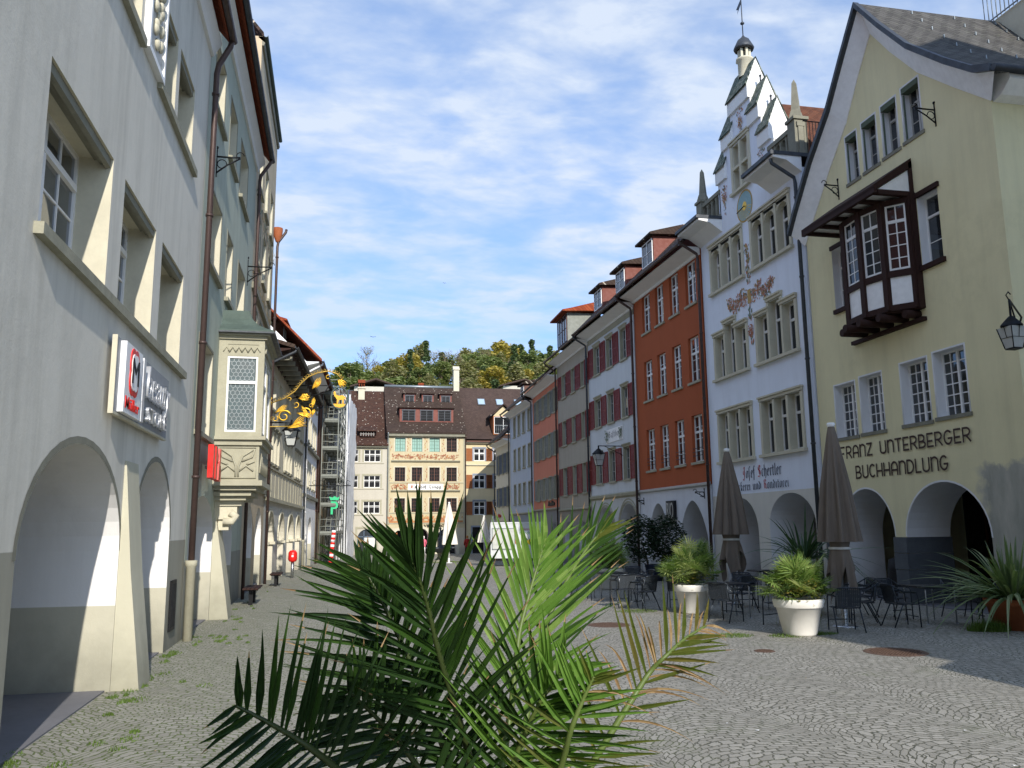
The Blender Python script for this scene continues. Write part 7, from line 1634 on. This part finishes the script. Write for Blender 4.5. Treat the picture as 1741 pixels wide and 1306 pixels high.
# ornamental hanging signs
def lantern(t, s=1.0, fr_='iron'):
    b = MB(); b.prism([(0.0, 0, 0)]*0 or [(-.11*s, -.11*s, 0), (.11*s, -.11*s, 0), (.11*s, .11*s, 0), (-.11*s, .11*s, 0)], (0, 0, -.02*s)); w0, w1, h = .11*s, .19*s, .42*s
    for sx in (-1, 1):
        for sy in (-1, 1): b.tube([(sx*w0, sy*w0, 0), (sx*w1, sy*w1, h)], .011*s, 5)
    for k in range(4):
        a = k*math.pi/2; c, d = math.cos(a), math.sin(a); b.tube([((w0+w1)/2*c-.0, (w0+w1)/2*d, h/2)]*1+[((w1)*c, w1*d, h)], .006*s, 4); b.tube([((w0+w1)/2*(c-d), (w0+w1)/2*(d+c), h/2), ((w0+w1)/2*(c+d), (w0+w1)/2*(d-c), h/2)], .006*s, 4)
    b.lathe([(.27*s, h), (.275*s, h+.02*s), (.17*s, h+.12*s), (.08*s, h+.2*s), (.03*s, h+.24*s), (.03*s, h+.34*s), (0, h+.36*s)], 4, fr=None); fr = b.build('frame', M[fr_], t); fr.rotation_euler = (0, 0, 0)
    g = MB(); 
    for sx, sy in ((1, 0), (0, 1), (-1, 0), (0, -1)):
        px, py = -sy, sx; g.face([(w0*(sx+px)*.97, w0*(sy+py)*.97, .01), (w0*(sx-px)*.97, w0*(sy-py)*.97, .01), (w1*(sx-px)*.97, w1*(sy-py)*.97, h), (w1*(sx+px)*.97, w1*(sy+py)*.97, h)])
    g.build('glass', M['frost'], t)
t = thing('wall_lantern', 'black wrought lantern with frosted panes at the right edge before the yellow house', 'lantern', (13.05, 13.98, 5.38)); lantern(t, 1.0); b = MB(); b.tube([(0, 0, .75), (0, 0, .98), (.1, .1, 1.02), (1.1, .9, .9), (1.2, 1.12, .7)], .02, 8); b.tube([(0, 0, .98), (-.06, .0, 1.08), (0, .0, 1.15), (.05, .0, 1.1)], .014, 6); b.tube([(.1, .1, 1.0), (.6, .5, .6), (1.2, 1.12, .5)], .016, 6); b.build('bracket', M['iron'], t)
t = thing('wall_lantern', 'black lantern on a long arm before the dark red shutters of the pale grey house', 'lantern', (12.9, 40.6, 5.0)); lantern(t, 1.3); b = MB(); b.tube([(0, 0, .45*1.3), (0, 0, .98), (1.3, -.0, .98)], .022, 6); b.tube([(.3, 0, .98), (1.3, 0, .5)], .016, 6); b.build('bracket', M['iron'], t)
t = thing('wall_lantern', 'lantern hanging below the gilded sign bracket on the left', 'lantern', (-1.62, 32.2, 5.05)); lantern(t, 1.25); b = MB(); b.tube([(0, 0, .45*1.25), (0, 0, .85), (-1.1, 0, .85)], .025, 6); b.build('bracket', M['iron'], t)
def bracket(label, x, y, z, sx, L=.55, s=1.0):
    t = thing('sign_bracket', label, 'bracket', (x, y, z), 0); b = MB(); b.tube([(0, 0, -.28*s), (0, 0, .3*s)], .022, 6); b.tube([(0, 0, -.2*s), (sx*L*.45, 0, -.02), (sx*L, 0, .14*s)], .018, 6); b.tube([(0, 0, .15*s), (sx*L*.6, 0, .15*s), (sx*L, 0, .16*s)], .02, 6)
    b.tube([(sx*(.12+.1*math.cos(a)), 0, .0+.1*math.sin(a)) for a in [k*.5 for k in range(12)]], .012, 5); b.tube([(sx*(L-.05*k*.0)+sx*.08*math.cos(a), 0, .2*s+.08*math.sin(a)) for a in [k*.6 for k in range(9)] for k in (0,)], .012, 5); b.ball((0, 0, .34*s), .04, 4); b.build('scrolled_iron', M['iron'], t); return t
bracket('empty scrolled iron bracket high on the yellow gable, right of its small windows', RX-.0, 16.85, 11.85, -1)
bracket('empty scrolled iron bracket on the yellow gable, left above the timber oriel roof', RX-.0, 21.0, 11.6, -1, .45)
bracket('empty scrolled iron bracket on the sage green wall, upper one by the downpipe', -2.72, 18.5, 9.95, 1, .5, 1.1)
bracket('empty scrolled iron bracket on the sage green wall, beside its second downpipe', -2.72, 25.6, 9.6, 1, .7, 1.4)
bracket('small iron bracket on the white wall above the left pointed arch', RX, 37.9, 3.1, -1, .3, .5); bracket('small iron bracket on the white wall above the right pointed arch', RX, 31.2, 3.2, -1, .4, .6)

gs = thing('gilded_sign', 'large gilded scrollwork sign bracket with leaves reaching out from the left row', 'hanging sign', (-2.68, 31.5, 5.0)); k_ = 31.5/1439*1.02
def gx(px, py): return ((px-455)*k_*1.0, 0, (2+(899-py)/1440*31.5*1.02)-5.0)
arm = [gx(*p) for p in ((470, 697), (492, 688), (508, 676), (518, 662), (528, 652), (542, 645), (560, 641), (574, 645), (584, 656))]
b = MB(); b.tube(arm, .022, 6)
for i in range(len(arm)-1):
    for f in (.0, .33, .66):
        p = Vector(arm[i]).lerp(Vector(arm[i+1]), f); n_ = (Vector(arm[i+1])-Vector(arm[i])).normalized(); q = Vector((-n_.z, 0, n_.x)); b.tube([p+q*.06+q*.05*math.cos(a)+n_*.05*math.sin(a) for a in [j*.9 for j in range(7)]], .012, 4)
b.tube([gx(455, 733), gx(470, 735), gx(528, 733)], .02, 6); b.tube([gx(458, 600), gx(458, 745)], .022, 6)
for px, py, r_ in ((465, 715, .12), (468, 700, .1), (462, 726, .1), (474, 722, .09)): c = gx(px, py); b.tube([(c[0]+r_*(1-j/16)*math.cos(j*.7), 0, c[2]+r_*(1-j/16)*math.sin(j*.7)) for j in range(14)], .012, 4)
b.build('scroll_arm', M['gold_dull'], gs)
b = MB()
def gl_leaf(x0, y0, x1, y1, w):
    a, c = Vector(gx(x0, y0)), Vector(gx(x1, y1)); d = c-a; w = w*.65; n_ = Vector((-d.z, 0, d.x)).normalized()*w
    for q in (-1, -.35, .35, 1):
        P_ = [a+d*f+n_*q*(math.sin(math.pi*f*.8)*.75+.25*f*f*abs(q)) for f in [k/6*(1-.18*abs(q)) for k in range(7)]]
        b.tube([p+Vector((0, -.02*abs(q), 0)) for p in P_], [.008, .016, .022, .022, .018, .011, .004], 6)
def gl_scroll(px, py, r_, a0, s_=1, n=22, w=.035):
    c = gx(px, py); b.tube([(c[0]+r_*(1-.8*j/n)*math.cos(a0+s_*j*.38), -.03, c[2]+r_*(1-.8*j/n)*math.sin(a0+s_*j*.38)) for j in range(n)], [w*(1-.5*j/n) for j in range(n)], 6)
gl_scroll(492, 718, .24, .3); gl_scroll(478, 722, .12, 1.2, -1, 16, .02); gl_scroll(510, 698, .13, 4.2, 1, 16, .02); gl_scroll(470, 688, .1, 2.2, 1, 14, .018); gl_scroll(534, 700, .1, 0.2, 1, 14, .018); gl_scroll(500, 690, .09, 3, -1, 14, .016); gl_scroll(560, 652, .1, 1, 1, 14, .018); gl_scroll(527, 712, .2, 2.6, -1); gl_leaf(478, 712, 498, 698, .12); gl_leaf(498, 737, 530, 726, .14); gl_leaf(505, 733, 526, 716, .16); gl_leaf(520, 680, 528, 692, .25); gl_leaf(514, 688, 534, 684, .2)
gl_leaf(535, 672, 550, 650, .14); gl_leaf(541, 670, 548, 655, .12); gl_leaf(536, 704, 539, 684, .09); gl_leaf(536, 716, 540, 704, .08); gl_leaf(576, 655, 590, 668, .22); gl_leaf(577, 664, 589, 656, .2); gl_leaf(466, 671, 464, 679, .12); b.ball(gx(461, 676), .07, 5); gl_leaf(512, 712, 540, 718, .12); gl_leaf(519, 700, 533, 722, .1)
b.build('gilded_leaves', M['gold'], gs)
hs = thing('ring_sign', 'hanging sign of a gilded horse in a green oval ring, left row', 'hanging sign', (.13, 42.0, 8.35)); b = MB(); kx = 42*1.02/1440
ring = [(.40*math.cos(2*math.pi*j/36), 0, .54*math.sin(2*math.pi*j/36)) for j in range(37)]; b.tube(ring, .045, 8, cap=False); b.tube([(0, 0, .54), (0, 0, .75)], .02, 6); b.build('ring', M['copper_gr'], hs)
b = MB(); b.tube([(0, 0, .72), (-.5, 0, .62), (-.75, 0, .2), (-2.45, 0, -.1)], .03, 6); b.tube([(-.6, 0, .6), (-2.45, 0, .55)], .022, 6); b.build('arm', M['iron'], hs)
b = MB(); body = [(-.24, .06), (-.16, .14), (-.02, .10), (.14, .13), (.24, .08), (.25, -.05), (.2, -.08), (.2, -.3), (.15, -.3), (.13, -.09), (-.02, -.1), (-.08, -.3), (-.13, -.3), (-.12, -.08), (-.17, -.02), (-.2, .05)]; b.prism_y(body, -.04, .04); b.prism_y([(-.16, .14), (-.2, .3), (-.26, .32), (-.3, .22), (-.28, .2), (-.24, .06)], -.038, .038); b.prism_y([(-.3, -.3), (.3, -.3), (.2, -.44), (0, -.48), (-.2, -.44)], -.03, .03); b.prism_y([(.24, .08), (.3, .02), (.29, -.12), (.26, -.04)], -.035, .035); b.build('horse', M['orn_gold'], hs)
ps = thing('pharmacy_sign', 'green letter P sign with a crown on an iron arm, left row', 'hanging sign', (.02, 56.0, 3.0)); b = MB(); b.prism_y([(-.3, -.1), (-.12, -.1), (-.12, .35), (.1, .35), (.28, .48), (.3, .75), (.2, .95), (.0, 1.0), (-.3, 1.0), (-.3, .85), (-.12, .85), (.0, .85), (.12, .78), (.14, .6), (.05, .5), (-.12, .5), (-.3, .5)], -.08, .08); b.prism_y([(-.35, 1.1), (.32, 1.1), (.42, 1.42), (.22, 1.3), (.0, 1.45), (-.22, 1.3), (-.45, 1.42)], -.06, .06); b.build('letter', M['neon_green'], ps).scale = (.75, .75, .75)
b = MB(); b.tube([(-2.0, 0, 1.75), (1.0, 0, 1.75)], .03, 6); b.tube([(0, 0, 1.75), (0, 0, 1.4)], .02, 5)
for k in range(7): b.tube([(-1.7+k*.42+.13*math.cos(a), 0, 1.95+.13*math.sin(a)) for a in [j*.7 for j in range(9)]], .015, 4)
b.build('iron_arm', M['iron'], ps)
# ---------------------------------------------------------------- ground details
def cover(label, x, y, r):
    t = thing('manhole_cover', label, 'manhole cover', P(x, y)); b = MB(); b.lathe([(0, .006), (r*.9, .006), (r*.93, .012), (r, .012), (r+.02, .002)], 40)
    for k in range(-6, 7):
        for j in range(-6, 7):
            if k*k+j*j < 38: b.box(k*r/7.5-r*.04, k*r/7.5+r*.04, j*r/7.5-r*.04, j*r/7.5+r*.04, .006, .013)
    b.build('lid', M['rust'], t)
cover('round iron manhole cover before the large white planter, at right', 8.72, 12.35, .46); cover('round iron manhole cover left of the cafe chairs', 5.58, 17.2, .42); cover('small round lid in the paving left of the large white planter', 6.82, 13.0, .15)
def weeds(label, spots, n, seed, h=.07):
    b = MB(); rr = random.Random(seed)
    for k in range(n):
        x0, y0, rx, ry = rr.choice(spots); a = rr.random()*6.28; q = math.sqrt(rr.random()); x, y = x0+rx*q*math.cos(a), y0+ry*q*math.sin(a); z = gz(y)
        l = h*rr.uniform(.4, 1.4)*(1.15-q*.6); an = rr.random()*6.28; w = .006; dx_, dy_ = math.cos(an), math.sin(an); ln = rr.uniform(0, .7)*l
        b.face([(x-dy_*w, y+dx_*w, z), (x+dy_*w, y-dx_*w, z), (x+dx_*ln, y+dy_*ln, z+l)])
    tag(b.build('weeds', M['grass']), label, 'grass', kind='stuff')
_r = random.Random(12); SP = []
for cx_, cy_, sx_, sy_, n_ in ((-2.3, 16.6, .35, 1.0, 22), (-2.45, 13.0, .12, .6, 8), (-2.7, 8.8, .15, .3, 5), (-2.4, 11.7, .12, .35, 6), (-2.25, 20.8, .2, .5, 7), (-2.6, 14.6, .08, .4, 4), (-2.0, 10.5, .4, 1.6, 10), (-2.2, 24, .2, 3, 9)):
    for _k in range(n_): SP.append((_r.gauss(cx_, sx_), _r.gauss(cy_, sy_), _r.uniform(.03, .12), _r.uniform(.04, .22)))
weeds('green weeds growing along the foot of the left arcade', SP, 4200, 1, .04)
weeds('green weeds round the large white planter', [(8.2, 14.6, .45, .25), (8.8, 14.7, .4, .2), (7.2, 14.9, .4, .3), (7.1, 19.7, .5, .4)], 2200, 2, .05)
weeds('leafy weeds at the foot of the terracotta pot', [(12.15, 14.2, .3, .2), (12.0, 14.3, .35, .2)], 1600, 3, .2)
weeds('grass ring round the foot of the fountain', [(7.4, 60.3, 1.8, 1.2)], 2600, 4, .09)
t = MB(); rr = random.Random(77)
for k in range(150):
    x, y = rr.uniform(-2.3, 7), rr.uniform(5.5, 26); s_ = rr.uniform(.006, .022); a = rr.random()*3; z = gz(y)+.006
    t.face([(x+s_*math.cos(a+q*1.57)*(1+.5*(q % 2)), y+s_*math.sin(a+q*1.57), z+.004*(q % 2)) for q in range(4)], rr.choice((0, 0, 1)))
tag(t.build('litter', [M['gap'], M['lf_dry']]), 'scattered scraps and fallen leaves on the cobbles', 'litter', kind='stuff')
b = MB(); b.lathe([(.0, -.03), (.06, 0), (0, .04)], 6); b.face([(-.02, 0, 0), (-.32, .06, .1), (-.3, .2, .06), (0, .1, 0)]); b.face([(.02, 0, 0), (.32, .06, .08), (.3, .2, .05), (0, .1, 0)]); b.face([(0, .05, 0), (-.05, .3, 0), (.05, .3, 0)])
yb = 60.0; o = b.build('bird', M['text_blk'], None, (yb*math.tan(R(11.83)+math.atan((632-873)/1440)), yb, 2+(899-574)/1440*yb)); o.scale = (.6, .6, .6); tag(o, 'dark bird flying small in the sky above the far roofs', 'bird')
o2_ = o.copy(); COL.objects.link(o2_); yb = 90.0; o2_.location = (yb*math.tan(R(11.83)+math.atan((756-873)/1440)), yb, 2+(899-472)/1440*yb); o2_['label'] = 'tiny far bird high in the sky above the inn roof'
